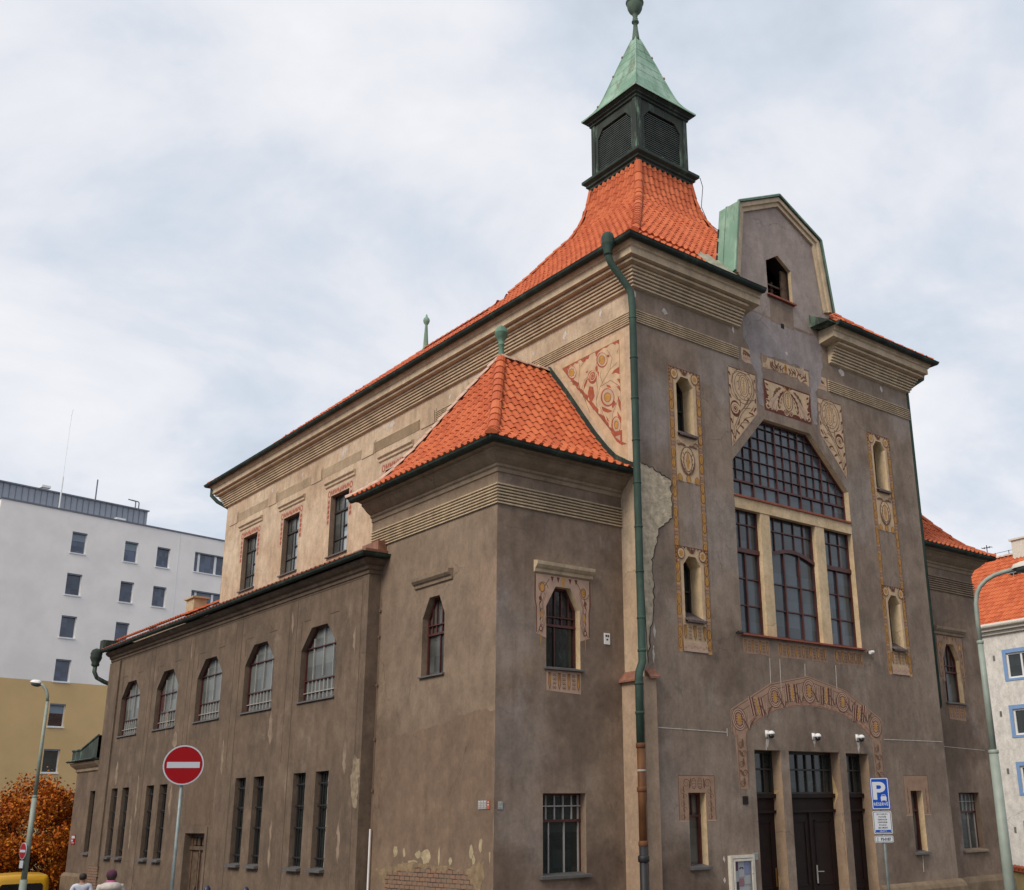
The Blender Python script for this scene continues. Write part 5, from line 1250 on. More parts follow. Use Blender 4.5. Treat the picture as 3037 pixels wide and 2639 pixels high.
for c_ in (2.91, 7.95):
    for k in range(5): a.spiral(c_ + (.05 if k % 2 else -.05), 2.25 + .21 * k, .085, 1.5, .020, FL_ if c_ > 5 else BR, 1 if k % 2 else -1); a.leaf(c_, 2.2 + .21 * k, 1.2 + (k % 2) * .8, .18, .03, FL_, 2, .6)
    for q in (-.145, .145): a.line([(c_ + q, 2.12), (c_ + q, 3.3)], .012, FL_)
a.build('painted_arch', ['fcream', 'fmaroon', 'fochre', 'fbrown', 'farchpink', 'fred', 'farch', 'ffadeline'])
# ground-floor slit surrounds (faded)
for u0, u1, g, k_ in ((.87, 1.98, gsl[0], 0), (8.93, 10.02, gsl[1], 1)):
    a = Art(F); zb = 1.48; zt_ = 2.40 + .06 * k_
    a.slab([(u0, zb), (g[0][0], zb), (g[0][0], g[2][1]), (g[1][0], g[2][1]), (g[1][0], zb), (u1, zb), (u1, zt_), (u0, zt_)], FA)
    for p, q in (((u0, zt_), (u1, zt_)), ((u0 + .01, zb), (u0 + .01, zt_)), ((u1 - .01, zb), (u1 - .01, zt_))): a.line([p, q], .016, FL_)
    a.line([(u0, zb), (g[0][0], zb)], .02, PK); a.line([(g[1][0], zb), (u1, zb)], .02, PK)
    if not k_:
        for q in ((u0 + g[0][0]) / 2, (u1 + g[1][0]) / 2):
            for k in range(5): a.spiral(q + (.03 if k % 2 else -.03), 1.57 + .13 * k, .07, 1.3, .013, FL_, 1 if k % 2 else -1); a.leaf(q, 1.5 + .14 * k, 1.3, .14, .02, FL_, 2, .5)
        c = (u0 + u1) / 2
        for o_ in (-.09, .09):
            a.oval(c + o_, 2.24, .07, .12, FL_, 12); a.oval(c + o_, 2.24, .055, .1, FA, 12)
            for k in range(3): a.line([(c + o_ - .05, 2.17 + .06 * k), (c + o_ + .05, 2.17 + .06 * k)], .012, FL_)
        for o_ in (-.32, .32): a.spiral(c + o_, 2.24, .1, 1.6, .016, FL_); a.leaf(c + o_ * .7, 2.14, 1.5, .22, .03, FL_, 2, o_)
    else:
        for q in ((u0 + g[0][0]) / 2, (u1 + g[1][0]) / 2):
            for k in range(4): a.leaf(q, 1.52 + .16 * k, 1.3, .16, .018, FL_, 2, .5)
    a.build('painted_frame', SET)
# triangle on the side wall above the left tower
a = Art(LM)
a.slab([(3.02, 12.50), (.36, 12.54), (.34, 9.33), (.62, 9.45), (1.1, 10.05)], PK if 0 else CR)
T = [(2.70, 12.33), (.55, 12.36), (.53, 9.72)]
a.line(T + T[:1], .022, BR)
def tm(px, py):
    """triangle drawing coordinates to wall metres"""
    (x0, y0), (x1, y1), (x2, y2) = (95, 265), (575, 20), (590, 920)
    dt = (y1 - y2) * (x0 - x2) + (x2 - x1) * (y0 - y2); l0 = ((y1 - y2) * (px - x2) + (x2 - x1) * (py - y2)) / dt; l1 = ((y2 - y0) * (px - x2) + (x0 - x2) * (py - y2)) / dt; l2 = 1 - l0 - l1
    return (l0 * T[0][0] + l1 * T[1][0] + l2 * T[2][0], l0 * T[0][1] + l1 * T[1][1] + l2 * T[2][1])
tp = lambda pts, c: a.poly([tm(*p) for p in pts], c)
tl = lambda pts, w_, c: a.line([tm(*p) for p in pts], w_, c)
def to(px, py, rx, ry, c, n=18, star=0):
    a.poly([tm(px + rx * (1 - star * (i % 2)) * math.cos(2 * math.pi * i / n), py + ry * (1 - star * (i % 2)) * math.sin(2 * math.pi * i / n)) for i in range(n)], c)
tp([(95, 265), (240, 190), (228, 222), (205, 216), (190, 240), (165, 236), (140, 268), (112, 292)], RD)
tp([(255, 186), (335, 146), (322, 182), (300, 186), (284, 212), (268, 204)], RD); tp([(378, 120), (505, 56), (478, 86), (446, 90), (428, 108), (404, 130), (388, 168)], RD); tp([(520, 50), (575, 22), (572, 60), (556, 48), (545, 66)], RD)
ed = [(95, 265)]; inn = []
for i in range(24):
    t = i / 23; x = 95 + 495 * t; y = 265 + 655 * t; k = 16 + 16 * (i % 2) + 10 * math.sin(i * 1.7) ; inn.append((x + k, y - k * .25))
tp(ed + [(590, 920)] + inn[::-1], RD)
for pts in ([(575, 90), (556, 150), (560, 120)], [(575, 255), (532, 288), (512, 322), (548, 308), (576, 322)], [(556, 362), (582, 412), (578, 360)], [(550, 425), (584, 475), (578, 425)], [(330, 425), (362, 432), (374, 515), (352, 560), (344, 610), (330, 545), (316, 490)], [(300, 372), (320, 352), (308, 400), (286, 452), (282, 420)], [(350, 560), (372, 600), (366, 640), (350, 610)],
            [(420, 640), (444, 705), (428, 690)], [(468, 678), (494, 735), (474, 720)], [(528, 535), (548, 575), (520, 618), (512, 600)], [(560, 500), (584, 560), (582, 640), (566, 590)], [(300, 300), (322, 282), (312, 312)], [(470, 410), (500, 420), (510, 440), (480, 436)], [(380, 260), (398, 240), (402, 290), (388, 300)], [(555, 640), (586, 690), (584, 740), (562, 690)], [(395, 290), (412, 300), (404, 350)], [(180, 380), (205, 420), (188, 414)], [(215, 400), (240, 470), (218, 440)], [(270, 480), (292, 540), (276, 520)], [(430, 600), (520, 640), (480, 655), (440, 640)]): tp(pts, RD)
for w_, off_ in ((.012, 0),):
    for pts in ([(255, 490), (238, 390), (250, 260), (240, 210)], [(258, 480), (290, 370), (380, 285), (395, 200)], [(335, 660), (292, 545), (262, 470)], [(520, 812), (400, 660), (386, 560), (420, 430), (500, 280), (520, 180), (480, 108)], [(420, 430), (505, 374), (575, 424)], [(388, 560), (398, 440), (380, 300)], [(500, 280), (560, 220)], [(300, 560), (278, 470), (290, 420)], [(470, 760), (440, 660), (420, 610)], [(505, 800), (520, 660), (575, 510)], [(165, 380), (215, 390), (250, 440)], [(255, 250), (300, 190)], [(440, 400), (420, 330), (430, 290)]): tl(pts, w_, BR)
for (x, y, rx, ry, yr) in ((178, 302, 42, 62, .6), (436, 195, 46, 68, .52), (480, 522, 56, 80, .46), (547, 755, 36, 72, .42)):
    to(x, y, rx, ry, RD); to(x + 3, y - 3, rx * .84, ry * .86, CR if y != 522 else PK); to(x, y, rx * .72, ry * .74, PK, 18, .18 if y == 522 else 0); to(x, y, rx * (yr + .07), ry * (yr + .07), BR, 16, .25 if x == 178 else 0); to(x, y, rx * yr, ry * yr, OC, 16, .25 if x == 178 else 0)
to(488, 160, 11, 12, RD, 10); to(355, 345, 38, 60, RD); u_, v_ = tm(357, 340); a.spiral(u_, v_, .15, 2.2, .035, CR)
tp([(505, 822), (592, 795), (592, 922), (550, 895)], RD); tp([(538, 856), (578, 838), (578, 888)], PK)
a.build('painted_panel', SET)
# clerestory window surrounds
for c in cw:
    a = Art(LM); u0, u1 = c[0][0], c[1][0]
    a.slab([(u0 - .26, 10.9), (u0, 10.9), (u0, 11.86), (u1, 11.86), (u1, 10.9), (u1 + .26, 10.9), (u1 + .26, 12.10), (u0 - .26, 12.10)], PK)
    for k in range(5): a.oval(u0 - .13, 11.0 + .17 * k, .075, .08, RD, 8); a.oval(u1 + .13, 11.0 + .17 * k, .075, .08, RD, 8)
    for q in (u0 - .12, u1 + .12): a.oval(q, 11.95, .10, .12, RD, 12); a.oval(q, 11.95, .05, .07, CR, 10)
    for k in range(11):
        q = u0 + .05 + k * .118
        if k == 5: a.poly([(q - .06, 11.88), (q, 12.07), (q + .06, 11.88)], RD)
        else: a.oval(q, 11.98, .045, .085, RD, 9, .3 if k % 2 else -.3)
    a.build('painted_frame', SET)
# arched tower window surrounds and aprons
for off_, mats in ((0, ['farchpink'] + SET[1:]), (14.49, ['ffade', 'fbrown', 'fochre', 'ffadeline', 'ffade', 'fbrown', 'ffade', 'ffadeline'])):
    a = Art(T1); X = (lambda u: u) if off_ == 0 else (lambda u: 12.80 + (u + 1.69) * .92)
    s = [(X(u), v) for u, v in hexa(-2.14, -1.24, 4.52, 5.78, 6.22, -1.89, -1.49)]
    a.slab([(X(-2.40), 5.2), (s[0][0], 5.12), s[5], s[4], s[3], s[2], (s[1][0], 5.12), (X(-.98), 5.2), (X(-.98), 6.44), (X(-2.40), 6.44)], CR)
    for sg in (-1, 1):
        q = X(-1.69 + sg * .57)
        a.line([(q + sg * .10, 5.2), (q - sg * .04, 5.5), (q + sg * .06, 5.8), (q - sg * .02, 6.1), (q - sg * .2, 6.36)], .016, BR)
        a.oval(q - sg * .02, 6.16, .075, .105, MA, 12); a.oval(q - sg * .02, 6.16, .06, .09, OC, 12); a.oval(q + sg * .03, 5.93, .04, .05, MA, 8)
        for o2 in (-.09, -.05, .05): a.line([(q + sg * (.02 + o2 * .4), 5.22), (q - sg * .02 + sg * o2, 5.5), (q + sg * .02 + sg * o2 * .6, 5.8), (q - sg * .03 + sg * o2, 6.05)], .011, BR)
        a.spiral(q - sg * .02, 6.15, .155, 1.2, .016, BR, -sg); a.line([(q + sg * .125, 5.22), (q + sg * .13, 5.75), (q + sg * .17, 5.9), (q + sg * .165, 6.42)], .022, MA)
        for k in range(4): a.leaf(q + sg * .05, 5.3 + .17 * k, math.pi / 2 + sg * .4, .13, .013, MA if k % 2 else BR, 2, sg * .5)
        a.oval(q - sg * .0, 5.6, .035, .07, OC, 8); a.oval(q + sg * .02, 5.3, .05, .06, MA, 8); a.oval(q + sg * .02, 5.3, .03, .04, CR, 8)
        a.line([(q + sg * .02, 5.2), (q + sg * .02, 5.0), (q + sg * .02, 4.92)], .03, OC if off_ == 0 else 3, True)
    for k in range(5): a.poly([(X(-2.02 + k * .16), 6.42), (X(-1.94 + k * .16), 6.42), (X(-1.98 + k * .16), 6.30)], MA if k != 2 else OC)
    a.poly([(X(-1.72), 6.42), (X(-1.66), 6.42), (X(-1.66), 6.26), (X(-1.69), 6.23), (X(-1.72), 6.26)], OC)
    a.slab([(X(-2.13), 4.47), (X(-1.23), 4.47), (X(-1.23), 4.02), (X(-2.13), 4.06)], CR); egg_frieze(a, X(-2.12), X(-1.24), 4.06, 4.46, 7, CR, MA, OC, BR)
    a.build('painted_frame', mats)

# ---------------------------------------------------------------- damage, stains and cracks
mb = MB()
pe = patch(mb, F, [(.01, 9.19), (.42, 9.13), (.70, 9.0), (1.0, 8.92), (.99, 8.45), (1.0, 8.03), (.72, 7.82), (.56, 7.7), (.50, 7.4), (.40, 7.2), (.30, 6.8), (.36, 6.4), (.30, 5.8), (.20, 5.3), (.10, 4.7), (.01, 4.6)], -.006, 0, .035)
mb.build('bare_plaster', M['rubble'], hall)
ed_ = [p for p in pe if p[0] > .04]
mb = MB(); mb.tube([F.p(p[0], p[1], -.006) for p in ed_], [.008 + rnd.random() * .010 for p in ed_], 5)  # dark rim drawn as edge shade, so the peeled patch looks recessed
mb.build('broken_edge_shade', M['crack'], hall)
bp_ = [(5.05, .62), (4.52, .66), (3.5, .78), (2.9, .74), (2.42, .72), (1.59, .68), (.92, .84), (.90, .60), (1.0, .4), (1.08, .1), (1.2, -1.2), (4.4, -1.2), (4.5, .2), (4.75, .42)]
mb = MB(); patch(mb, T1S, bp_, -.005, 0, .04); mb.build('bare_plaster', M['buffdab'] if 0 else simple('undercoat', (.235, .168, .098), .95, var=.35, vscale=5, bump=.8, bscale=20), hall)
mb = MB(); patch(mb, T1S, [(4.62, .40), (4.50, .55), (3.45, .58), (3.35, .68), (1.75, .66), (1.45, .58), (1.15, .30), (1.2, -1.2), (4.4, -1.2)], -.009, 0, .05); mb.build('bare_brick', M['brick'], hall)
def dab(name, pl, pts, off, jit, mat):
    mb = MB(); patch(mb, pl, pts, off, 0, jit); return mb.build(name, mat, hall)
for (u, v, w_, h) in ((4.2, .97, .10, .11), (3.85, .95, .05, .10), (3.3, .92, .12, .08), (3.0, .88, .2, .14), (2.5, .9, .04, .17), (2.08, .82, .06, .08), (1.36, 1.0, .07, .13), (1.28, .86, .06, .10), (1.05, 1.12, .05, .13), (.74, .92, .03, .10), (3.5, .78, .2, .05)):
    dab('plaster_dab', T1S, [(u - w_, v), (u - w_ * .4, v + h), (u + w_ * .5, v + h * .8), (u + w_, v + h * .1), (u + w_ * .3, v - h), (u - w_ * .6, v - h * .7)], -.004, .03, M['buffdab'])
for (u, v, w_, h) in ((2.16, .68, .035, .06), (2.14, .26, .04, .06), (.28, 4.9, .03, .2), (.33, 5.4, .04, .16)): dab('plaster_dab', F, [(u - w_, v), (u, v + h), (u + w_, v), (u, v - h)], -.008, .015, M['paledab'])
for (u, v, w_, h) in ((1.0, 13.18, .09, .09), (3.42, 13.4, .05, .12), (7.85, 13.36, .13, .12), (9.7, 13.3, .07, .1), (5.5, 13.3, .05, .06), (.04, 13.35, .04, .1)): dab('plaster_dab', F, [(u - w_, v), (u - w_ * .3, v + h), (u + w_ * .8, v + h * .4), (u + w_, v - h * .4), (u, v - h)], -.006, .02, M['paledab'])
for (u, v, w_, h) in ((2.6, 13.2, .08, .12), (3.9, 13.15, .06, .06), (7.9, 13.2, .05, .1), (11.2, 13.3, .16, .12), (11.5, 13.3, .1, .12), (14.2, 13.25, .12, .1), (14.4, 13.2, .1, .14), (17.4, 13.2, .07, .1), (19.9, 13.2, .07, .1), (1.2, 13.3, .05, .13)): dab('plaster_dab', LM, [(u - w_, v), (u - w_ * .3, v + h), (u + w_ * .8, v + h * .4), (u + w_, v - h * .4), (u, v - h)], -.004, .025, M['paledab'])
scar = simple('pale_scar', (.250, .185, .132), .95, var=.25, vscale=5)
for (u, v, h, w_) in ((17.9, 4.7, .55, .06), (10.2, 3.9, .45, .14), (6.1, 3.0, .4, .08), (22.2, 3.2, .4, .12), (19.9, 2.4, .7, .07), (16.9, 2.2, .5, .10), (9.75, 1.1, .7, .06), (6.2, 1.2, .5, .07), (20.2, 1.4, .6, .08), (5.9, 5.6, .35, .06), (17.0, 4.0, .25, .2), (13.2, 3.3, .5, .08), (9.3, 6.5, .3, .05), (16.3, 6.6, .3, .05)):
    dab('plaster_scar', A, [(u - w_, v - h * .7), (u - w_ * .2, v - h), (u + w_, v - h * .4), (u + w_ * .7, v + h * .6), (u, v + h), (u - w_ * .8, v + h * .4)], -.0025, .05, scar)
mb = MB(); patch(mb, T1S, [(5.25, 3.30), (4.2, 3.36), (2.6, 3.46), (1.9, 3.60), (1.1, 3.66), (.64, 3.62), (.64, -1.3), (5.25, -1.3)], -.0022, 0, .035); mb.build('repaint_patch', plaster('repaint_plaster', (.215, .150, .106), (.170, .120, .087), (.265, .195, .145), seed=12.0, amt_b=.5, amt_l=.3), hall)
mb = MB(); patch(mb, A, [(5.36, 2.9), (5.62, 3.0), (5.75, 2.4), (5.6, 1.9), (5.42, 1.85)], -.006, 0, .05); mb.build('bare_plaster', simple('bared_coat', (.255, .20, .135), .95, var=.35, vscale=8, bump=.7, bscale=18), hall)
mb = MB()
def crack(pl, pts, w_=.018, c=0):
    for p, q in zip(pts[:-1], pts[1:]):
        n_ = 5; prev = Vector(p)
        for i in range(1, n_ + 1):
            t = Vector(p).lerp(Vector(q), i / n_); 
            if i < n_: t = t + Vector((rnd.uniform(-.03, .03), rnd.uniform(-.03, .03)))
            mb.bar(pl.p(prev.x, prev.y, -.003), pl.p(t.x, t.y, -.003), w_, .008, up=(0, 0, 1) if abs(t.x - prev.x) > abs(t.y - prev.y) else ((0, 1, 0) if pl.axis == 'y' else (1, 0, 0))); prev = t
crack(LM, [(5.4, 13.9), (5.6, 13.3), (5.3, 13.0)]); 
mb.build('crack', M['crack'], hall)
# pale pointing lines and drips on the front
mb = MB()
for p, q in (((.35, 3.37), (2.45, 3.335)), ((8.26, 3.34), (10.9, 3.35))): mb.bar(F.p(*p, -.004), F.p(*q, -.004), .008, .016)
mb.bar(F.p(2.45, 3.25, -.004), F.p(2.45, 3.42, -.004), .012, .008, up=(0, 1, 0))
for u, v0, v1 in ((4.02, 4.5, 5.1), (4.38, 4.35, 5.1), (6.5, 4.5, 5.1), (5.3, 4.75, 5.05), (9.44, .1, .5), (3.72, 2.98, 3.2)): mb.bar(F.p(u, v0, -.003), F.p(u + .02, v1, -.003), .018, .006, up=(0, 1, 0))
mb.bar(T1.p(11.4, 3.30, -.004), T1.p(14.0, 3.22, -.004), .008, .012)
mb.build('lime_drip', M['paledab'], hall)
for u, w_, h in ((3.78, .05, .16), (5.47, .05, .12), (7.17, .06, .20)): dab('plaster_scar', F, [(u - w_, 3.24), (u + w_, 3.24), (u + w_ * .7, 3.24 - h * .7), (u, 3.24 - h * 1.4), (u - w_ * .6, 3.24 - h * .6)], -.004, .02, M['paledab'])
# plinth
for pth, prf in (([(0, .62), (0, 0), (3.31, 0)], [(0, -1.5), (.14, -1.5), (.14, -.42), (.06, -.36), (0, -.36)]), ([(7.53, 0), (10.97, 0), (10.97, .62)], [(0, -1.5), (.16, -1.5), (.16, -.30), (.12, -.20), (.06, -.13), (0, -.12)]),
                 ([(10.97, .62), (14.44, .62), (14.44, 5.8)], [(0, -1.5), (.16, -1.5), (.16, -.32), (.10, -.2), (0, -.17)]), ([(-3.39, 5.87), (-3.39, .62), (0, .62)], [(0, -1.5), (.1, -1.5), (.1, -.5), (0, -.45)]), ([(-3.66, 26.85), (-3.66, 24.1)], [(0, -2.6), (.14, -2.6), (.14, -.15), (.05, -.05), (0, -.05)])):
    mb = MB(); mb.sweep(pth, prf); mb.build('plinth', M['plinth'], hall)
dab('bare_brick', A, [(22.9, .22), (23.9, .30), (24.0, -1.6), (22.9, -1.6)], -.055, .05, M['brick'])
# buttress strip with tile copings behind the downpipe
mb = MB(); mb.box((-.10, .05, ZB), (-.002, .615, 4.36)); mb.box((-.10, -.08, ZB), (.26, .045, 4.40)); mb.build('corner_strip', M['upper'] if 0 else plaster('pink_plaster', (.36, .25, .175), (.42, .31, .22), (.29, .20, .15), seed=14.0), hall)
mb = MB(); mb.mesh([(-.19, .04, 4.36), (-.19, .62, 4.36), (0, .62, 4.56), (0, .04, 4.56), (-.19, .04, 4.32), (-.19, .62, 4.32), (0, .62, 4.52), (0, .04, 4.52)], [(0, 1, 2, 3), (0, 4, 5, 1), (0, 3, 7, 4), (4, 7, 6, 5)])
mb.mesh([(.02, -.17, 4.40), (.30, -.17, 4.42), (.30, 0, 4.60), (.02, 0, 4.58), (.02, -.17, 4.36), (.30, -.17, 4.38), (.30, 0, 4.56), (.02, 0, 4.54)], [(0, 1, 2, 3), (0, 4, 5, 1), (0, 3, 7, 4), (4, 7, 6, 5)])
mb.build('tile_coping', simple('coping_tile', (.24, .105, .068), .8, var=.3, vscale=9), hall, nofix=True)

# ---------------------------------------------------------------- downpipes
def hopper(mb, c, r=.17, h=.55):
    mb.lathe([(r * .55, 0), (r * .7, h * .08), (r * .62, h * .2), (r * .95, h * .45), (r, h * .55), (r * .92, h * .62), (r, h * .75), (r * .8, h * .95), (r * .3, h * 1.05)], c, 14)
mb = MB(); px_, py_ = -.16, -.12
mb.tube([(-.80, -.05, 14.3), (-.80, -.05, 14.02), (-.72, -.05, 13.86), (-.26, -.08, 13.42), (-.18, -.11, 13.25), (px_, py_, 12.9), (px_, py_, 4.78), (px_ - .02, py_ - .02, 4.68), (px_ - .13, py_ - .04, 4.48), (px_ - .15, py_ - .04, 4.36), (px_ - .15, py_ - .04, 3.02)], .085, 12)
hopper(mb, (-.81, -.05, 14.05), .16, .58)
for z in [12.6, 11.6, 10.6, 9.6, 8.6, 7.6, 6.6, 5.6]:
    mb.lathe([(.088, 0), (.094, .01), (.094, .04), (.088, .05)], (px_, py_, z), 12)
for z in (4.9, 4.2, 3.6): mb.lathe([(.088, 0), (.098, .015), (.098, .05), (.088, .065)], (px_ - .15 if z < 4.5 else px_, py_ - .04 if z < 4.5 else py_, z), 12)
dp = mb.build('downpipe', M['coppipe'], hall, smooth=True); dp['label'] = 'green copper corner downpipe ending in brown plastic'
mb = MB(); bx_, by_ = px_ - .15, py_ - .04
mb.tube([(bx_, by_, 3.04), (bx_, by_, 1.02)], .082, 12)
for z in (2.92, 2.06, 1.02): mb.lathe([(.084, 0), (.10, .02), (.10, .09), (.084, .11)], (bx_, by_, z), 12)
mb.build('plastic_pipe', M['plasticpipe'], dp, smooth=True)
mb = MB(); mb.tube([(bx_, by_, 1.06), (bx_, by_, -1.5)], .088, 12); mb.lathe([(.09, 0), (.115, .02), (.115, .12), (.09, .14)], (bx_, by_, .72), 12); mb.build('iron_pipe', M['castiron'], dp, smooth=True)
mb = MB(); mb.lathe([(.09, 0), (.095, .01), (.095, .03), (.09, .04)], (bx_, by_, 2.46), 12); mb.bar((bx_ + .05, by_, 2.1), (bx_ + .2, by_ + .12, 2.1), .02); mb.build('pipe_clamp', M['paleframe'], dp)
mb = MB(); mb.tube([(11.55, -.3, 14.34), (11.52, -.25, 14.0), (11.2, -.02, 13.75), (11.07, .05, 13.65), (11.06, .06, 4.3)], .07, 10); mb.tube([(11.06, .06, 9.2), (11.06, .06, 4.25)], .05, 10); mb.build('downpipe', M['coppipe'], hall, smooth=True)
mb = MB(); mb.tube([(-.5, 24.6, 14.3), (-.5, 24.6, 14.0), (-.3, 24.45, 13.75), (.15, 24.3, 13.5), (.15, 24.3, 9.5)], .075, 10); mb.build('downpipe', M['coppipe'], hall, smooth=True)
mb = MB(); mb.tube([(-4.2, 24.3, 7.1), (-4.2, 24.3, 6.75), (-4.1, 24.28, 6.55), (-3.85, 24.25, 6.42), (-3.65, 24.2, 6.34), (-3.5, 24.16, 6.3)], .075, 10); hopper(mb, (-4.2, 24.3, 6.95), .2, .6); mb.build('downpipe', M['copperbox'], hall, smooth=True)
mb = MB(); mb.tube([(-3.45, 5.22, 1.42), (-3.45, 5.22, -1.4)], .022, 8); mb.build('conduit', M['white'], hall)
mb = MB(); mb.tube([(-3.42, 5.26, 7.4), (-3.42, 5.26, 1.4)], .008, 5)
for z in (6.2, 5.6, 4.5, 3.3, 2.2): mb.box((-3.44, 5.23, z), (-3.40, 5.28, z + .05))
mb.build('cable', simple('brown_cable', (.16, .10, .07), .7), hall)
mb = MB(); q = [(-.02, 13.1, 11.95), (-.05, 12.9, 11.3), (-.15, 12.0, 10.6), (-.3, 9.5, 9.8), (-1.0, 7.0, 9.0), (-2.2, 6.05, 8.35)]
mb.tube([(-.3, 6.9, 9.3), (-1.0, 6.7, 8.8), (-1.8, 6.3, 8.2), (-2.8, 6.0, 7.8), (-3.4, 5.92, 7.75)], .012, 5); mb.build('conductor_wire', M['castiron'], hall)
# ---------------------------------------------------------------- things fixed to the walls
def local(mbname, mb, mats, par, smooth=False): return mb.build(mbname, mats, par, smooth)
for i, (u, v, lab) in enumerate(((3.78, 3.32, 'white capped dome camera above the left entrance door'), (5.45, 3.31, 'white capped dome camera above the middle double door'), (7.15, 3.33, 'white capped dome camera above the right entrance door'))):
    t = thing('dome_camera', lab, 'security camera', (u, 0, v), 'dome cameras over the portal')
    mb = MB(); mb.lathe([(.08, .0), (.085, .02), (.078, .05), (.045, .08), (.0, .09)], (0, -.13, 0), 14); mb.box((-.035, -.10, .0), (.035, 0, .06)); mb.box((-.06, -.012, -.06), (.06, 0, .1)); mb.build('housing', M['white'], t, True)
    mb = MB(); mb.lathe([(.0, -.09), (.04, -.082), (.065, -.055), (.075, 0)], (0, -.13, 0), 14); mb.build('dome', simple('smoked_dome', (.015, .015, .017), .1), t, True)
for u, v, c, lab, mt in ((2.93, 5.60, 0, 'small dark floodlight left of the great window sill', 'darkframe'), (7.91, 5.53, 0, 'small white floodlight right of the great window sill', 'white')):
    t = thing('floodlight', lab, 'lamp', (u, 0, v))
    mb = MB(); mb.tube([(0, 0, 0), (0, -.06, 0)], .025, 8); mb.box((-.02, -.09, -.03), (.02, -.05, .03)); mb.build('bracket', M['darkframe'], t)
    mb = MB(); mb.tube([(-.07, -.12, -.02), (.07, -.12, .0)], .045, 10); mb.build('lamp_head', M[mt], t)
    mb = MB(); mb.tube([(.07, -.12, .0), (.075, -.12, .0)], .04, 10); mb.build('lens', M['glassgrey'], t)
t = thing('notice_board', 'cream framed notice board with pinned posters beside the left door', 'notice board', (2.27, 0, -.14))
mb = MB()
for a, b in (((0, -.09, 0), (.06, 0, .89)), ((.70, -.09, 0), (.76, 0, .89)), ((.06, -.09, .83), (.70, 0, .89)), ((.06, -.09, 0), (.70, 0, .06))): mb.box(a, b)
for a, b in (((.075, -.105, .075), (.12, -.091, .815)), ((.64, -.105, .075), (.685, -.091, .815)), ((.12, -.105, .77), (.64, -.091, .815)), ((.12, -.105, .075), (.64, -.091, .12))): mb.box(a, b)
mb.build('frame', M['offwhite'], t)
mb = MB(); mb.box((.06, -.05, .06), (.70, -.01, .83)); bk = mb.build('backing', M['greyplate'], t)
PCOL = [simple('poster_purple', (.10, .03, .10), .6), simple('poster_blue', (.20, .23, .38), .6), simple('poster_grey', (.34, .36, .38), .6), simple('poster_pink', (.26, .13, .15), .6), simple('poster_dark', (.045, .035, .06), .6)]
for (x0, x1, z0, z1, c) in ((.13, .25, .58, .76, 0), (.26, .44, .45, .75, 2), (.45, .63, .50, .76, 1), (.13, .25, .36, .57, 2), (.13, .26, .20, .36, 4), (.28, .42, .26, .42, 3), (.43, .63, .30, .47, 2), (.27, .6, .14, .25, 2)):
    mb = MB(); mb.box((x0, -.056, z0), (x1, -.051, z1)); mb.build('poster', PCOL[c], t)
mb = MB()
for k in range(6): mb.box((.14, -.059, .60 + k * .025), (.14 + .06 + .015 * (k % 3), -.0565, .607 + k * .025))
mb.box((.30, -.059, .625), (.40, -.0565, .645)); mb.box((.29, -.059, .605), (.32, -.0565, .635)); mb.box((.385, -.059, .605), (.415, -.0565, .635))
mb.build('print', M['signblack'], t)
mb = MB(); mb.lathe([(.012, 0), (.012, .01)], (.662, -.11, .5), 8); mb.build('lock', M['signblack'], t)
def plate(name, lab, cat, pl, u0, u1, v0, v1, mat, marks=(), grp=None, mark_mat='signblack'):
    c = pl.p((u0 + u1) / 2, v0, 0)
    t = thing(name, lab, cat, tuple(c), grp, world=True)
    mb = MB(); plbox(mb, pl, u0, u1, v0, v1, -.018, -.001); mb.build('panel', M[mat], t)
    if marks:
        mb = MB()
        for a, b, cc, dd in marks: plbox(mb, pl, u0 + (u1 - u0) * a, u0 + (u1 - u0) * b, v0 + (v1 - v0) * cc, v0 + (v1 - v0) * dd, -.021, -.018)
        mb.build('marking', M[mark_mat], t)
    return t
plate('wall_plate', 'small dark square plate left of the entrance doors', 'plate', F, 2.84, 3.0, 1.80, 1.97, 'wooddark', [(.1, .9, .1, .16), (.1, .9, .84, .9)], None, 'castiron')
plate('wall_plate', 'pale grey engraved plate beside the notice board', 'plate', F, 3.06, 3.22, .63, .78, 'greyplate', [(.15, .85, .7, .8), (.2, .8, .5, .58), (.35, .65, .25, .33)], None, 'steel')
plate('alarm_box', 'white alarm box on the tower front wall', 'alarm', T1, -.58, -.42, 5.12, 5.36, 'white', [(.2, .45, .65, .85), (.55, .8, .65, .85), (.35, .65, .35, .5)])
for i, y in enumerate((1.13, 1.035, .94)):
    plate('marker_plate', ('pale grey utility marker plate, farthest of three left of the tower corner', 'pale grey utility marker plate, middle of three left of the tower corner', 'pale grey utility marker plate beside the red one at the tower corner')[i], 'plate', T1S, y - .09, y, 1.78, 1.94, 'greyplate', [(.2, .8, .8, .95), (.3, .7, .5, .6), (.15, .6, .25, .35)], 'utility marker plates', 'paledab')
plate('marker_plate', 'red utility marker plate at the tower corner', 'plate', T1S, .74, .835, 1.78, 1.94, 'signred' if 0 else 'fred', [(.25, .75, .75, .85), (.3, .7, .4, .55)], 'utility marker plates', 'paledab')
plate('marker_plate', 'lone grey utility marker plate on the tower front', 'plate', T1, -3.30, -3.20, 1.77, 1.92, 'greyplate', [(.3, .7, .82, .94), (.2, .8, .3, .36)], 'utility marker plates', 'paledab')
plate('street_plate', 'red and white street plate on the far annex corner', 'street plate', Plane('x', -3.66), 26.1, 26.55, .90, 1.22, 'signred', [(.08, .92, .62, .9), (.5, .9, .3, .5), (.1, .8, .12, .18)], None, 'signwhite')

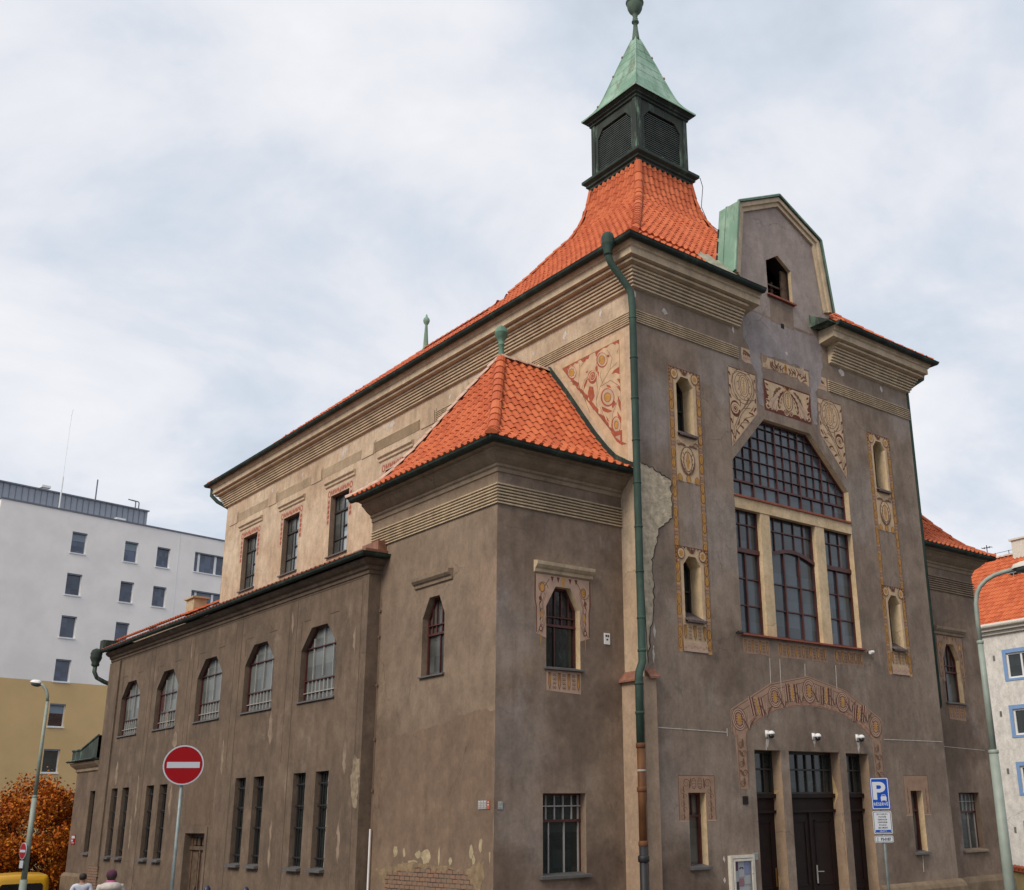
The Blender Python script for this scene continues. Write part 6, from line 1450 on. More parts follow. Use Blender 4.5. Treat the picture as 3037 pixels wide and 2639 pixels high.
# ---------------------------------------------------------------- lettering
def text(par, txt, size, x, z, y, mat, name='lettering', align='CENTER', sx=1.0, fat=.012):
    cu = bpy.data.curves.new(name, 'FONT'); cu.body = txt; cu.size = size; cu.align_x = align; cu.extrude = .0008; cu.offset = size * fat
    o = bpy.data.objects.new(name, cu); COL.objects.link(o)
    dg = bpy.context.evaluated_depsgraph_get(); dg.update()
    me = bpy.data.meshes.new_from_object(o.evaluated_get(dg)); bpy.data.objects.remove(o)
    me.materials.clear(); me.materials.append(M[mat])
    o = bpy.data.objects.new(name, me); COL.objects.link(o); o.parent = par
    o.location = (x, y, z); o.rotation_euler = (math.pi / 2, 0, 0); o.scale = (sx, 1, 1)
    return o
def rrect(w, h, r, n=5):
    pts = []
    for cx_, cz_, a0 in ((w / 2 - r, h / 2 - r, 0), (-w / 2 + r, h / 2 - r, 90), (-w / 2 + r, -h / 2 + r, 180), (w / 2 - r, -h / 2 + r, 270)):
        for i in range(n + 1): a = R(a0 + 90 * i / n); pts.append((cx_ + r * math.cos(a), cz_ + r * math.sin(a)))
    return pts
LOCF = Plane('y', 0.0)
def board(par, name, w, h, cz, layers, y=0.0):
    """layers: (inset, material); the plate's body then printed layers"""
    mb = MB(); poly_prism(mb, LOCF, [(u, v + cz) for u, v in rrect(w, h, .03)], y - .006, y + .012, 0, True); o = mb.build(name, M[layers[0][1]], par)
    for k, (i, m) in enumerate(layers[1:]):
        mb = MB(); poly_prism(mb, LOCF, [(u, v + cz) for u, v in rrect(w - 2 * i, h - 2 * i, max(.008, .03 - i * .4))], y - .006 - .002 * (k + 1), y - .005, 0); mb.build('printed_field', M[m], o)
    return o
# parking sign
def face_rz(dx, dy): return math.atan2(dx, -dy)      # local -Y turned towards (dx, dy)
bx0, by0 = 3.52, -3.15
t = thing('parking_sign', 'blue parking sign with two white plates on a grey pole', 'traffic sign', (bx0, by0, gz(bx0, by0) + .1), rz=math.atan2(-.29, .205))
zb_ = bx0 and (gz(bx0, by0) + .1)
mb = MB(); mb.tube([(0, .045, -.1), (0, .045, 2.27 - zb_)], .03, 12); mb.build('pole', M['steel'], t, True)
s_ = .355
w_, h_ = .37, .63
c1 = 1.955 - zb_
o1_ = board(t, 'sign_panel', w_, h_, c1, [(0, 'signblue'), (.012, 'signwhite'), (.03, 'signblue')])
text(o1_, 'P', .47, -.03, c1 - .105, -.012, 'signwhite', sx=1.12, fat=.028)
text(o1_, 'RÉSERVÉ', .083, .0, c1 - .235, -.012, 'signwhite', sx=.93)
mb = MB(); cz_ = c1 - .075
poly_prism(mb, LOCF, [(0.009, cz_ - .06), (0.119, cz_ - .06), (0.122, cz_ + .0), (0.109, cz_ + .02), (0.096, cz_ + .052), (0.032, cz_ + .052), (0.019, cz_ + .02), (0.006, cz_)], -.012, -.009)
poly_prism(mb, LOCF, [(0.011, cz_ - .078), (0.031, cz_ - .078), (0.031, cz_ - .055), (0.011, cz_ - .055)], -.012, -.009); poly_prism(mb, LOCF, [(0.097, cz_ - .078), (0.117, cz_ - .078), (0.117, cz_ - .055), (0.097, cz_ - .055)], -.012, -.009)
mb.build('car_symbol', M['signwhite'], o1_)
mb = MB(); poly_prism(mb, LOCF, [(0.030, cz_ + .022), (0.098, cz_ + .022), (0.090, cz_ + .042), (0.038, cz_ + .042)], -.0135, -.012); mb.build('car_symbol', M['signblue'], o1_)
c2 = 1.395 - zb_
o2_ = board(t, 'time_plate', .37, .44, c2, [(0, 'signwhite'), (.014, 'signblack'), (.024, 'signwhite')])
for k, tx in enumerate(('OD 17 h-DO 07 h', 'S PLATNÝM', 'PARKOVACÍM', 'OPRÁVNĚNÍM', 'SO 0-NE 24', 'BEZ OMEZENÍ')): text(o2_, tx, .040, 0, c2 + .145 - k * .052, -.013, 'signblack', sx=.72)
mb = MB(); poly_prism(mb, LOCF, [(u, v + c2 - .165) for u, v in rrect(.30, .045, .004)], -.013, -.010); mb.build('blue_strip', M['signblue'], o2_)
text(o2_, 'OBLAST 3', .036, 0, c2 - .178, -.0145, 'signwhite', sx=.9)
c3 = 1.075 - zb_
o3_ = board(t, 'number_plate', .37, .13, c3, [(0, 'signwhite'), (.010, 'signblack'), (.017, 'signwhite')])
text(o3_, 'P3-0187', .078, .035, c3 - .028, -.013, 'signblack', sx=.75, fat=.03)
mb = MB(); poly_prism(mb, LOCF, [(-.14, c3 - .04), (-.11, c3 - .04), (-.11, c3 + .035), (-.14, c3 + .035)], -.013, -.010); mb.build('meter_symbol', M['greyplate'], o3_)
for c in (c1 + .2, c1 - .2, c2, c3):
    mb = MB(); mb.box((-.05, .012, c - .015), (.05, .08, c + .015)); mb.build('clamp', M['steel'], t)
# no-entry sign
nx_, ny_ = -8.34, 3.31
g0 = gz(nx_, ny_)
t = thing('no_entry_sign', 'large round red no entry sign on a thin pole', 'traffic sign', (nx_, ny_, g0), 'no entry signs', rz=math.atan2(7.37, 20.3) * -1)
def disc(mb, r, cz, y0, y1, n=40): poly_prism(mb, LOCF, [(r * math.cos(2 * math.pi * i / n), cz + r * math.sin(2 * math.pi * i / n)) for i in range(n)], y0, y1, 0, True)
RD_ = .348; cN = 2.63 - g0
mb = MB(); mb.tube([(0, .05, -.2), (0, .05, cN + .2)], .030, 12); mb.build('pole', M['steel'], t, True)
mb = MB(); disc(mb, RD_, cN, -.006, .014); o = mb.build('sign_disc', M['signwhite'], t)
mb = MB(); disc(mb, RD_ * .93, cN, -.009, -.005); mb.build('red_field', M['signred'], o)
mb = MB(); mb.box((-RD_ * .80, -.012, cN - RD_ * .15), (RD_ * .80, -.008, cN + RD_ * .15)); mb.build('white_bar', M['signwhite'], o)
mb = MB(); mb.box((-.06, .014, cN - .02), (.06, .09, cN + .02)); mb.build('clamp', M['steel'], t)

# ---------------------------------------------------------------- street lamps
# right-hand lamp
lx, ly = -.16, -7.93
g0 = gz(lx, ly)
t = thing('street_lamp', 'pale green street lamp with curved arm right of the hall', 'street lamp', (lx, ly, g0), 'street lamps')
mb = MB(); mb.tube([(0, 0, 0), (0, 0, 2.46 - g0)], [.085, .070], 14); mb.lathe([(.072, 0), (.078, .01), (.078, .05), (.05, .06)], (0, 0, 2.44 - g0), 14)
mb.tube([(0, 0, 2.46 - g0), (0, 0, 4.12 - g0)], [.052, .045], 14); mb.lathe([(.046, 0), (.055, .01), (.055, .05), (.038, .06)], (0, 0, 4.10 - g0), 14)
mb.lathe([(.11, -.05), (.11, .0), (.10, .35), (.088, .40), (.086, .41)], (0, 0, 0), 14)
mb.build('pole', M['lampgreen'], t, True)
av = Vector((.36, -.62)); av = av / av.length
az_ = lambda r, z: (av.x * r, av.y * r, z - g0)
mb = MB(); mb.tube([az_(0, 4.12), az_(0, 4.50), az_(.008, 4.74), az_(.04, 4.90), az_(.10, 5.01), az_(.20, 5.10), az_(.33, 5.17), az_(.50, 5.215), az_(.66, 5.24)], .036, 10); mb.build('arm', M['lampgreen'], t, True)
hd = MB(); p0 = Vector(az_(.60, 5.235)); dv_ = Vector((av.x, av.y, .12)).normalized()
def bulbous(mb, p, d, L_, rw, rh, mi=0, a0=0, a1=360, prof=None):
    d = Vector(d).normalized(); sd_ = d.cross(Vector((0, 0, 1))).normalized(); up_ = sd_.cross(d); n = 14; base_ = len(mb.v); prof = prof or [(0, .3), (.06, .75), (.25, 1.0), (.6, 1.0), (.85, .8), (.97, .4), (1.0, .1)]
    for t_, r in prof:
        for j in range(n + 1):
            a = R(a0 + (a1 - a0) * j / n); q = Vector(p) + d * L_ * t_ + sd_ * rw * r * math.cos(a) + up_ * rh * r * math.sin(a); mb.v.append(tuple(q))
    for i in range(len(prof) - 1):
        for j in range(n): mb.f.append((base_ + i * (n + 1) + j, base_ + i * (n + 1) + j + 1, base_ + (i + 1) * (n + 1) + j + 1, base_ + (i + 1) * (n + 1) + j)); mb.mi.append(mi)
bulbous(hd, p0, dv_, .62, .14, .10, 0, 0, 180); hd.build('lamp_head', M['offwhite'], t, True)
hd = MB(); bulbous(hd, p0 + dv_ * .04, dv_, .56, .13, .09, 0, 180, 360); hd.build('diffuser', M['glassgrey'], t, True)
# left-hand lamp
k = 38 / 28.0
lx, ly = -15.708 + (-9.06 + 15.708) * k, -17 + (10.2 + 17) * k
zk = lambda z: 1.7 + (z - 1.7) * k
g0 = gz(lx, ly)
t = thing('street_lamp', 'tall grey street lamp before the orange tree', 'street lamp', (lx, ly, g0), 'street lamps')
mb = MB(); mb.tube([(0, 0, 0), (0, 0, zk(.5) - g0)], [.11, .105], 12); mb.tube([(0, 0, zk(.5) - g0), (0, 0, zk(2.2) - g0)], [.085, .075], 12); mb.tube([(0, 0, zk(2.2) - g0), (0, 0, zk(4.3) - g0)], [.058, .045], 12)
mb.lathe([(.06, 0), (.07, .02), (.07, .06), (.05, .08)], (0, 0, zk(2.2) - g0), 12)
mb.build('pole', M['lampgreen'], t, True)
dv2 = Vector((-.62, .80, 0)).normalized(); sc_ = k * .94
mb = MB()
pt = lambda r, z: (dv2.x * r, dv2.y * r, zk(z) - g0)
vw = Vector((cam.location.x - lx, cam.location.y - ly, 0)).normalized(); lf_ = Vector((-vw.y, vw.x, 0)); lf_ = lf_ if lf_.x < 0 else -lf_
dv2 = (lf_ * .92 - vw * .35).normalized()
mb.tube([pt(0, 4.3), pt(.02, 4.44), pt(.08, 4.56), pt(.19, 4.66), pt(.30, 4.71)], .045, 10); mb.build('arm', M['lampgreen'], t, True)
p0 = Vector(pt(.25, 4.70)); hd = MB(); bulbous(hd, p0, (dv2.x, dv2.y, .15), .34, .11, .10, 0, 0, 180); hd.build('lamp_head', M['white'], t, True)
hd = MB(); bulbous(hd, p0, (dv2.x, dv2.y, .15), .32, .10, .11, 0, 180, 360); hd.build('diffuser', M['glassgrey'], t, True)
t2 = thing('no_entry_sign', 'small no entry sign seen edge-on at the left lamp post', 'traffic sign', (lx, ly, g0), 'no entry signs', rz=0)
vdir = Vector((cam.location.x - lx, cam.location.y - ly)).normalized()
# disc hangs beside the pole, turned about 68 degrees away from the viewer
ang = math.atan2(vdir.x, -vdir.y); t2.rotation_euler = (0, 0, ang + R(-68))
lo = Vector((-vdir.y, vdir.x)); lo = lo if lo.x < 0 else -lo
t2.location = (lx + lo.x * .12 + vdir.x * .12, ly + lo.y * .12 + vdir.y * .12, g0)
cN = zk(1.09) - g0; r_ = .235
mb = MB(); disc(mb, r_, cN, -.006, .012, 32); o = mb.build('sign_disc', M['signwhite'], t2)
mb = MB(); disc(mb, r_ * .92, cN, -.010, -.005, 32); mb.build('red_field', M['signred'], o)
mb = MB(); mb.box((-r_ * .8, -.014, cN - r_ * .15), (r_ * .8, -.009, cN + r_ * .15)); mb.build('white_bar', M['signwhite'], o)
mb = MB(); mb.box((-.12, -.008, cN - r_ - .24), (.12, .008, cN - r_ - .03)); mb.build('extra_plate', M['signwhite'], t2)
mb = MB(); mb.box((-.03, .01, cN - .03), (.03, .10, cN + .03)); mb.build('clamp', M['steel'], t2)

# ---------------------------------------------------------------- tree
def tree(c, H_, rx, rz_, n, label, seed=3):
    rn = random.Random(seed); t = thing('maple_tree', label, 'tree', c)
    mb = MB(); mb.tube([(0, 0, -.2), (.03, .02, H_ * .16), (0, .05, H_ * .33), (.1, 0, H_ * .55), (.05, .05, H_ * .8)], [.2, .17, .14, .09, .03], 10)
    for i in range(22):
        a = rn.uniform(0, 6.28); z0 = H_ * rn.uniform(.2, .65); ln = rx * rn.uniform(.5, .85); z1 = z0 + ln * rn.uniform(.2, .9)
        mb.tube([(0.03, .03, z0), (math.cos(a) * ln * .5, math.sin(a) * ln * .5, (z0 + z1) / 2 - .1), (math.cos(a) * ln, math.sin(a) * ln, z1)], [.06, .035, .012], 6)
    mb.build('trunk', simple('bark', (.05, .038, .03), .95, var=.3, vscale=10), t)
    m, nt, b = newmat('autumn_leaves'); g = nt.nodes.new('ShaderNodeNewGeometry')
    rp = nt.nodes.new('ShaderNodeValToRGB'); e = rp.color_ramp.elements
    e[0].color = (.13, .030, .006, 1); e[1].color = (.62, .22, .020, 1)
    for p_, c_ in ((.3, (.36, .080, .008, 1)), (.55, (.50, .125, .010, 1)), (.8, (.40, .165, .016, 1))): q = e.new(p_); q.color = c_
    nt.links.new(g.outputs['Random Per Island'], rp.inputs[0]); nt.links.new(rp.outputs[0], b.inputs['Base Color']); b.inputs['Roughness'].default_value = .7; b.inputs['Specular IOR Level'].default_value = .2
    tr = b.inputs.get('Transmission Weight')
    mb = MB(); cl = []
    cz_ = H_ * .58
    for i in range(150):
        while True:
            p = Vector((rn.uniform(-1, 1), rn.uniform(-1, 1), rn.uniform(-1, 1)))
            if p.length < 1: break
        p = p.normalized() * (p.length ** .45)
        wob = 1 + .16 * math.sin(p.x * 5 + 1) + .13 * math.cos(p.y * 6 + p.z * 4)
        cl.append((Vector((p.x * rx * wob, p.y * rx * wob, cz_ + p.z * rz_ * wob)), rn.uniform(.28, .62)))
    for i in range(n):
        c_, r = rn.choice(cl); q = Vector((rn.gauss(0, 1), rn.gauss(0, 1), rn.gauss(0, .8))) * r * .55
        p = c_ + q; s = rn.uniform(.034, .074)
        a = Vector((rn.gauss(0, 1), rn.gauss(0, 1), rn.gauss(0, 1))).normalized(); b_ = a.orthogonal().normalized()
        b_ = Matrix.Rotation(rn.uniform(0, 6.28), 3, a) @ b_; cc = a.cross(b_)
        mb.face([p - b_ * s, p - b_ * s * .2 + cc * s * .75, p + b_ * s * 1.1, p - b_ * s * .2 - cc * s * .75])
    mb.build('crown', m, t, nofix=True)
    return t
tx, ty = -15.708 + (-3.75 + 15.708) * 1.0, -17 + (31.5 + 17) * 1.0
tree((-3.95, 31.2, gz(-3.95, 31.2)), 5.3, 2.25, 2.2, 44000, 'round autumn tree with dense orange brown leaves')

for bx2, by2, lab in ((-6.55, 6.26, 'dark blue bollard top at the photo edge right of the side door'), (-5.85, 5.97, 'dark blue bollard top at the photo edge below the paired slit windows')):
    t = thing('bollard', lab, 'bollard', (bx2, by2, gz(bx2, by2) + .1), 'bollards on the pavement')
    d0 = Vector((bx2 + 15.708, by2 + 17)); zt2 = 1.7 + d0.length * (-.0525 if bx2 < -6 else -.0546) - (gz(bx2, by2) + .1)
    mb = MB(); mb.lathe([(.085, 0), (.085, .06), (.06, .08), (.055, zt2 - .22), (.075, zt2 - .20), (.08, zt2 - .12), (.065, zt2 - .05), (.03, zt2), (0, zt2 + .01)], (0, 0, 0), 14); mb.build('post', simple('navy_paint', (.02, .028, .06), .4), t, True)
# ---------------------------------------------------------------- yellow van
VX, VY = -5.5, 24.9
g0 = gz(VX, VY + 2)
t = thing('delivery_van', 'yellow van with dark rear window, seen from behind', 'van', (VX, VY, g0))
yel = simple('van_yellow', (.56, .30, .008), .35, spec=.5, var=.06)
t.rotation_euler = (0, 0, R(-8))
def loft(mb, secs, mi=0, cap=True):
    b0 = len(mb.v); n = len(secs[0])
    for s_ in secs: mb.v += [tuple(p) for p in s_]
    for i in range(len(secs) - 1):
        for j in range(n):
            k = (j + 1) % n; mb.f.append((b0 + i * n + j, b0 + i * n + k, b0 + (i + 1) * n + k, b0 + (i + 1) * n + j)); mb.mi.append(mi)
    if cap: mb.f.append(tuple(b0 + j for j in range(n))[::-1]); mb.mi.append(mi); mb.f.append(tuple(b0 + (len(secs) - 1) * n + j for j in range(n))); mb.mi.append(mi)
def vsec(y, hw, z0, zt_, wt, r=.10):
    q = [(-hw, z0), (-hw, .95), (-wt - .02, zt_ - .28), (-wt, zt_ - r), (-wt + r * .3, zt_ - r * .3), (-wt + r, zt_), (0, zt_ + .03), (wt - r, zt_), (wt - r * .3, zt_ - r * .3), (wt, zt_ - r), (wt + .02, zt_ - .28), (hw, .95), (hw, z0)]
    return [(x, y, z) for x, z in q]
TOPZ = 2.20
mb = MB(); loft(mb, [vsec(0.10, .86, .35, 2.06, .70), vsec(.0 + .16, .92, .32, TOPZ - .02, .80), vsec(.5, .95, .3, TOPZ + .02, .83), vsec(2.4, .95, .3, TOPZ + .02, .83), vsec(3.2, .94, .3, 1.85, .78), vsec(3.75, .92, .3, 1.15, .85), vsec(4.45, .86, .35, .95, .80), vsec(4.6, .78, .4, .8, .72)]); mb.build('body', yel, t, True)
mb = MB(); poly_prism(mb, LOCF, [(-.62, 1.30), (.62, 1.30), (.67, 1.36), (.64, 1.90), (.58, 1.96), (-.58, 1.96), (-.64, 1.90), (-.67, 1.36)], .085, .13); mb.build('rear_window', simple('van_black_glass', (.006, .006, .007), .12), t)
mb = MB(); mb.box((-.90, .02, .36), (.90, .14, .62)); mb.build('bumper', M['castiron'], t)
for sx_ in (-1, 1):
    mb = MB(); mb.box((sx_ * .78 - .06, .075, .75), (sx_ * .78 + .06, .14, 1.25)); mb.build('tail_light', M['signred'], t)
    for y_ in (.85, 3.75):
        mb = MB(); mb.tube([(sx_ * .80, y_, .32), (sx_ * .97, y_, .32)], .32, 20); wl = mb.build('wheel', M['castiron'], t)
        mb = MB(); mb.tube([(sx_ * .95, y_, .32), (sx_ * .985, y_, .32)], .19, 16); mb.build('rim', M['steel'], wl)
    mb = MB(); mb.box((sx_ * .965 - .012, 1.0, 1.1), (sx_ * .90 + .0, 3.0, 1.7)) if 0 else mb.box((sx_ * .93, 2.55, 1.12), (sx_ * .962, 3.15, 1.55)); mb.build('side_window', M['castiron'], t)
mb = MB(); mb.box((-.26, .06, .70), (.26, .10, .82)); mb.build('number_plate', M['signwhite'], t)

# ---------------------------------------------------------------- people
def skin_mesh(name, verts, edges, radii, mat, par, sub=2, root=0):
    me = bpy.data.meshes.new(name); me.from_pydata(verts, edges, []); o = bpy.data.objects.new(name, me); COL.objects.link(o)
    o.modifiers.new('s', 'SKIN'); sv = me.skin_vertices[0].data
    for i, r in enumerate(radii): sv[i].radius = r if isinstance(r, tuple) else (r, r)
    sv[root].use_root = True
    md = o.modifiers.new('u', 'SUBSURF'); md.levels = sub; md.render_levels = sub
    dg = bpy.context.evaluated_depsgraph_get(); dg.update()
    m2 = bpy.data.meshes.new_from_object(o.evaluated_get(dg)); bpy.data.objects.remove(o)
    m2.materials.clear(); m2.materials.append(mat); m2.polygons.foreach_set('use_smooth', [True] * len(m2.polygons))
    o = bpy.data.objects.new(name, m2); COL.objects.link(o); o.parent = par
    return o
SKINM = simple('skin', (.42, .25, .18), .55)
def person(c, rz, h, label, shirt, trousers, hair, build_=1.0, hood=None, hat=None, jacket=False, sw=.195):
    t = thing('person', label, 'person', c, rz=rz); s = h / 1.75
    V = lambda x, y, z: (x * s, y * s, z * s)
    P_ = dict(pel=(0, 0, .95), wai=(0, .0, 1.10), che=(0, -.01, 1.30), shb=(0, 0, 1.43), nek=(0, .01, 1.50), hd0=(0, .02, 1.57), hd1=(0, .03, 1.65), hd2=(0, .02, 1.715),
              ls=(-sw, 0, 1.42), le=(-sw - .07, -.05, 1.14), lw=(-sw - .06, .06, .89), rs=(sw, 0, 1.42), re=(sw + .07, -.06, 1.14), rw=(sw + .05, .10, .90),
              lh=(-.095, 0, .90), lk=(-.10, .14, .50), la=(-.10, .10, .09), lt=(-.11, .26, .04), rh=(.095, 0, .90), rk=(.10, .02, .49), ra=(.10, -.22, .12), rt=(.11, -.08, .03))
    names = list(P_); idx = {n: i for i, n in enumerate(names)}
    ed = [('pel', 'wai'), ('wai', 'che'), ('che', 'shb'), ('shb', 'nek'), ('nek', 'hd0'), ('hd0', 'hd1'), ('hd1', 'hd2'), ('shb', 'ls'), ('ls', 'le'), ('le', 'lw'), ('shb', 'rs'), ('rs', 're'), ('re', 'rw'), ('pel', 'lh'), ('lh', 'lk'), ('lk', 'la'), ('la', 'lt'), ('pel', 'rh'), ('rh', 'rk'), ('rk', 'ra'), ('ra', 'rt')]
    rad = dict(pel=(.15, .11), wai=(.13, .095), che=(.155, .105), shb=(.12, .09), nek=.052, hd0=(.07, .085), hd1=(.078, .098), hd2=(.055, .07), ls=.062, le=.042, lw=.029, rs=.062, re=.042, rw=.029, lh=.088, lk=.056, la=.036, lt=.034, rh=.088, rk=.056, ra=.036, rt=.034)
    body = skin_mesh('body', [V(*P_[n]) for n in names], [(idx[a], idx[b]) for a, b in ed], [tuple(q * s * 1.0 for q in (rad[n] if isinstance(rad[n], tuple) else (rad[n], rad[n]))) for n in names], SKINM, t)
    # face and ears
    mb = MB(); mb.mesh([V(0, .128, 1.60), V(-.016, .105, 1.585), V(.016, .105, 1.585), V(0, .11, 1.64)], [(0, 1, 2), (0, 3, 1), (0, 2, 3)])
    for sx_ in (-1, 1): mb.lathe([(.001, 0), (.014 * s, .01), (.016 * s, .035), (.008 * s, .055)], V(sx_ * .082, .02, 1.59), 8)
    mb.build('nose_and_ears', SKINM, body, True)
    mb = MB()
    for sx_ in (-1, 1): mb.lathe([(.001, 0), (.011 * s, .006), (.011 * s, .012), (.001, .018)], V(sx_ * .034, .108, 1.625), 8)
    mb.box(V(-.025, .108, 1.555), V(.025, .114, 1.562)); mb.build('eyes_and_mouth', simple('dark_features', (.05, .03, .03), .5), body)
    # hands
    for sg, wr in ((-1, P_['lw']), (1, P_['rw'])):
        w0 = Vector(wr); vs = [w0, w0 + Vector((0, .02, -.06))]; es = [(0, 1)]; rs_ = [.026, (.034, .018)]
        for k, ln in enumerate((.065, .075, .07, .055)):
            b = w0 + Vector((0, -.012 + .019 * k, -.085)); i0 = len(vs)
            vs += [b, b + Vector((-sg * .008, .006, -ln * .55)), b + Vector((-sg * .022, .010, -ln))]; es += [(1, i0), (i0, i0 + 1), (i0 + 1, i0 + 2)]; rs_ += [.0095, .0085, .0075]
        i0 = len(vs); vs += [w0 + Vector((-sg * .01, .045, -.045)), w0 + Vector((-sg * .018, .06, -.085))]; es += [(0, i0), (i0, i0 + 1)]; rs_ += [.011, .009]
        skin_mesh('hand', [V(*v) for v in vs], es, [tuple(q * s for q in (r if isinstance(r, tuple) else (r, r))) for r in rs_], SKINM, body, 1)
    # clothes
    f = 1.16 if not jacket else 1.55
    cn = ['pel', 'wai', 'che', 'shb', 'ls', 'le', 'lw', 'rs', 're', 'rw']; ci = {n: i for i, n in enumerate(cn)}
    ce = [('pel', 'wai'), ('wai', 'che'), ('che', 'shb'), ('shb', 'ls'), ('ls', 'le'), ('le', 'lw'), ('shb', 'rs'), ('rs', 're'), ('re', 'rw')]
    cv = [V(*P_[n]) for n in cn]; cv[0] = V(0, 0, .88)
    cr = [tuple(q * s * f * (1.12 if n in ('lw', 'rw', 'le', 're') else 1) for q in (rad[n] if isinstance(rad[n], tuple) else (rad[n], rad[n]))) for n in cn]
    skin_mesh('jacket' if jacket else 'shirt', cv, [(ci[a], ci[b]) for a, b in ce], cr, shirt, t)
    tn = ['pel', 'lh', 'lk', 'la', 'rh', 'rk', 'ra']; ti = {n: i for i, n in enumerate(tn)}
    skin_mesh('trousers', [V(*P_[n]) for n in tn], [(ti[a], ti[b]) for a, b in (('pel', 'lh'), ('lh', 'lk'), ('lk', 'la'), ('pel', 'rh'), ('rh', 'rk'), ('rk', 'ra'))], [tuple(q * s * 1.15 for q in (rad[n] if isinstance(rad[n], tuple) else (rad[n], rad[n]))) for n in tn], trousers, t)
    for a, b in (('la', 'lt'), ('ra', 'rt')): skin_mesh('shoe', [V(*P_[a]), V(*P_[b])], [(0, 1)], [(.05 * s, .045 * s), (.045 * s, .038 * s)], M['castiron'], t)
    mb = MB(); mb.lathe([(.0, -.085), (.07, -.075), (.094, -.03), (.096, .02), (.078, .065), (.045, .085), (0, .092)], V(0, -.004, 1.655), 14); hr = mb.build('hair', hair, t, True)
    if hat:
        mb = MB(); mb.lathe([(.10, -.02), (.106, .0), (.104, .04), (.085, .085), (.05, .11), (0, .12)], V(0, .01, 1.655), 14); mb.build('hat', hat, t, True)
        mb = MB()
        mb.lathe([(.085, -.035), (.095, -.02), (.095, .03), (.08, .045)], V(0, .0, 1.52), 14); mb.build('scarf', simple('pink_scarf', (.50, .10, .26), .8), t, True)
    if hood is not None:
        mb = MB()
        for (z_, r, y_) in (): pass
        mb.lathe([(.0, -.12), (.13, -.11), (.20, -.05), (.21, .0), (.185, .05), (.12, .08), (.0, .09)], V(0, -.10, 1.44), 16); mb.build('hood', hood, t, True)
    return t
grey_shirt = simple('pale_blue_shirt', (.58, .62, .72), .8, var=.08, vscale=8, bump=.3, bscale=12)
puffy = simple('cream_quilted_coat', (.60, .54, .49), .7, var=.12, vscale=9, bump=.7, bscale=16)
jeans = simple('dark_jeans', (.03, .035, .05), .85); dark = simple('dark_hair', (.03, .018, .014), .7)
mx_, my_ = -6.27, 15.66
person((mx_, my_, .36 - 1.80), R(-14), 1.80, 'man in a pale blue top walking away, short dark hair', grey_shirt, jeans, dark, sw=.20)
mx_, my_ = -8.15, 7.25
person((mx_, my_, .73 - 1.66), R(-16), 1.64, 'woman in a cream quilted coat walking away, purple hat', puffy, jeans, dark, hood=puffy, hat=simple('plum_hat', (.09, .018, .055), .85), jacket=True, sw=.205)

# ---------------------------------------------------------------- apartment block behind on the left
TH = R(79.75); ux, uy = math.sin(TH), math.cos(TH)
K = 79.0 / 60.0
AO = Vector((-15.708 + (-4.7 + 15.708) * K, -17 + (42.0 + 17) * K, 0))
class Skew:
    def __init__(s, o, th): s.o = o; s.u = Vector((math.sin(th), math.cos(th), 0)); s.n = Vector((-s.u.y, s.u.x, 0)); s.axis = 'y'
    def p(s, u, v, d=0.0): return s.o + s.u * u + s.n * d + Vector((0, 0, v))
def sbox(mb, pl, u0, u1, v0, v1, d0, d1, mi=0):
    q = [pl.p(u, v, d) for d in (d0, d1) for u, v in ((u0, v0), (u1, v0), (u1, v1), (u0, v1))]
    mb.mesh(q, [(0, 1, 2, 3), (7, 6, 5, 4), (0, 4, 5, 1), (1, 5, 6, 2), (2, 6, 7, 3), (3, 7, 4, 0)], mi)
plbox_old = plbox
def plbox(mb, pl, u0, u1, v0, v1, d0, d1, mi=0):
    if isinstance(pl, Skew): sbox(mb, pl, u0, u1, v0, v1, d0, d1, mi)
    else: plbox_old(mb, pl, u0, u1, v0, v1, d0, d1, mi)
AP = Skew(AO, TH)
zA_ = lambda z: 1.7 + (z - 1.7) * K
blk = thing('apartment_block', 'white and ochre rendered apartment block far behind on the left', 'building', (AO.x + 8, AO.y + 3, -4), world=True)
m, nt, b = newmat('two_tone_render'); g_ = nt.nodes.new('ShaderNodeNewGeometry'); sp = nt.nodes.new('ShaderNodeSeparateXYZ'); nt.links.new(g_.outputs['Position'], sp.inputs[0])
gt = nt.nodes.new('ShaderNodeMath'); gt.operation = 'GREATER_THAN'; nt.links.new(sp.outputs[2], gt.inputs[0]); gt.inputs[1].default_value = zA_(8.40)
nn_ = ramp(nt, noise(nt, g_.outputs['Position'], .5, 7, .6), .3, .7, .94, 1.05)
cc_ = mix(nt, gt.outputs[0], (.62, .43, .205), (.86, .83, .80)); vm = nt.nodes.new('ShaderNodeVectorMath'); vm.operation = 'SCALE'; nt.links.new(cc_, vm.inputs[0]); nt.links.new(nn_, vm.inputs['Scale'])
nt.links.new(vm.outputs[0], b.inputs['Base Color']); b.inputs['Roughness'].default_value = .9
M['two_tone'] = m; M['blkwhite'] = simple('white_pvc', (.74, .75, .76), .4); M['blkglass'] = glassmat('block_glass', (.055, .075, .12), .1, vs=.3); M['zinc'] = simple('zinc_cladding', (.245, .275, .325), .5, .2, var=.06); M['zincdark'] = simple('zinc_edge', (.13, .15, .19), .5)
TZ = zA_(17.2)
wins = []
colx = [(3.78, 4.57), (6.66, 7.41), (8.52, 9.30)]
rowt = [16.18, 13.97, 11.76, 9.54, 7.32, 5.11, 2.90]
for ci, (a, b_) in enumerate(colx):
    for ri, zt_ in enumerate(rowt): wins.append((rect(a * K, b_ * K, zA_(zt_ - 1.13), zA_(zt_)), ri, 0))
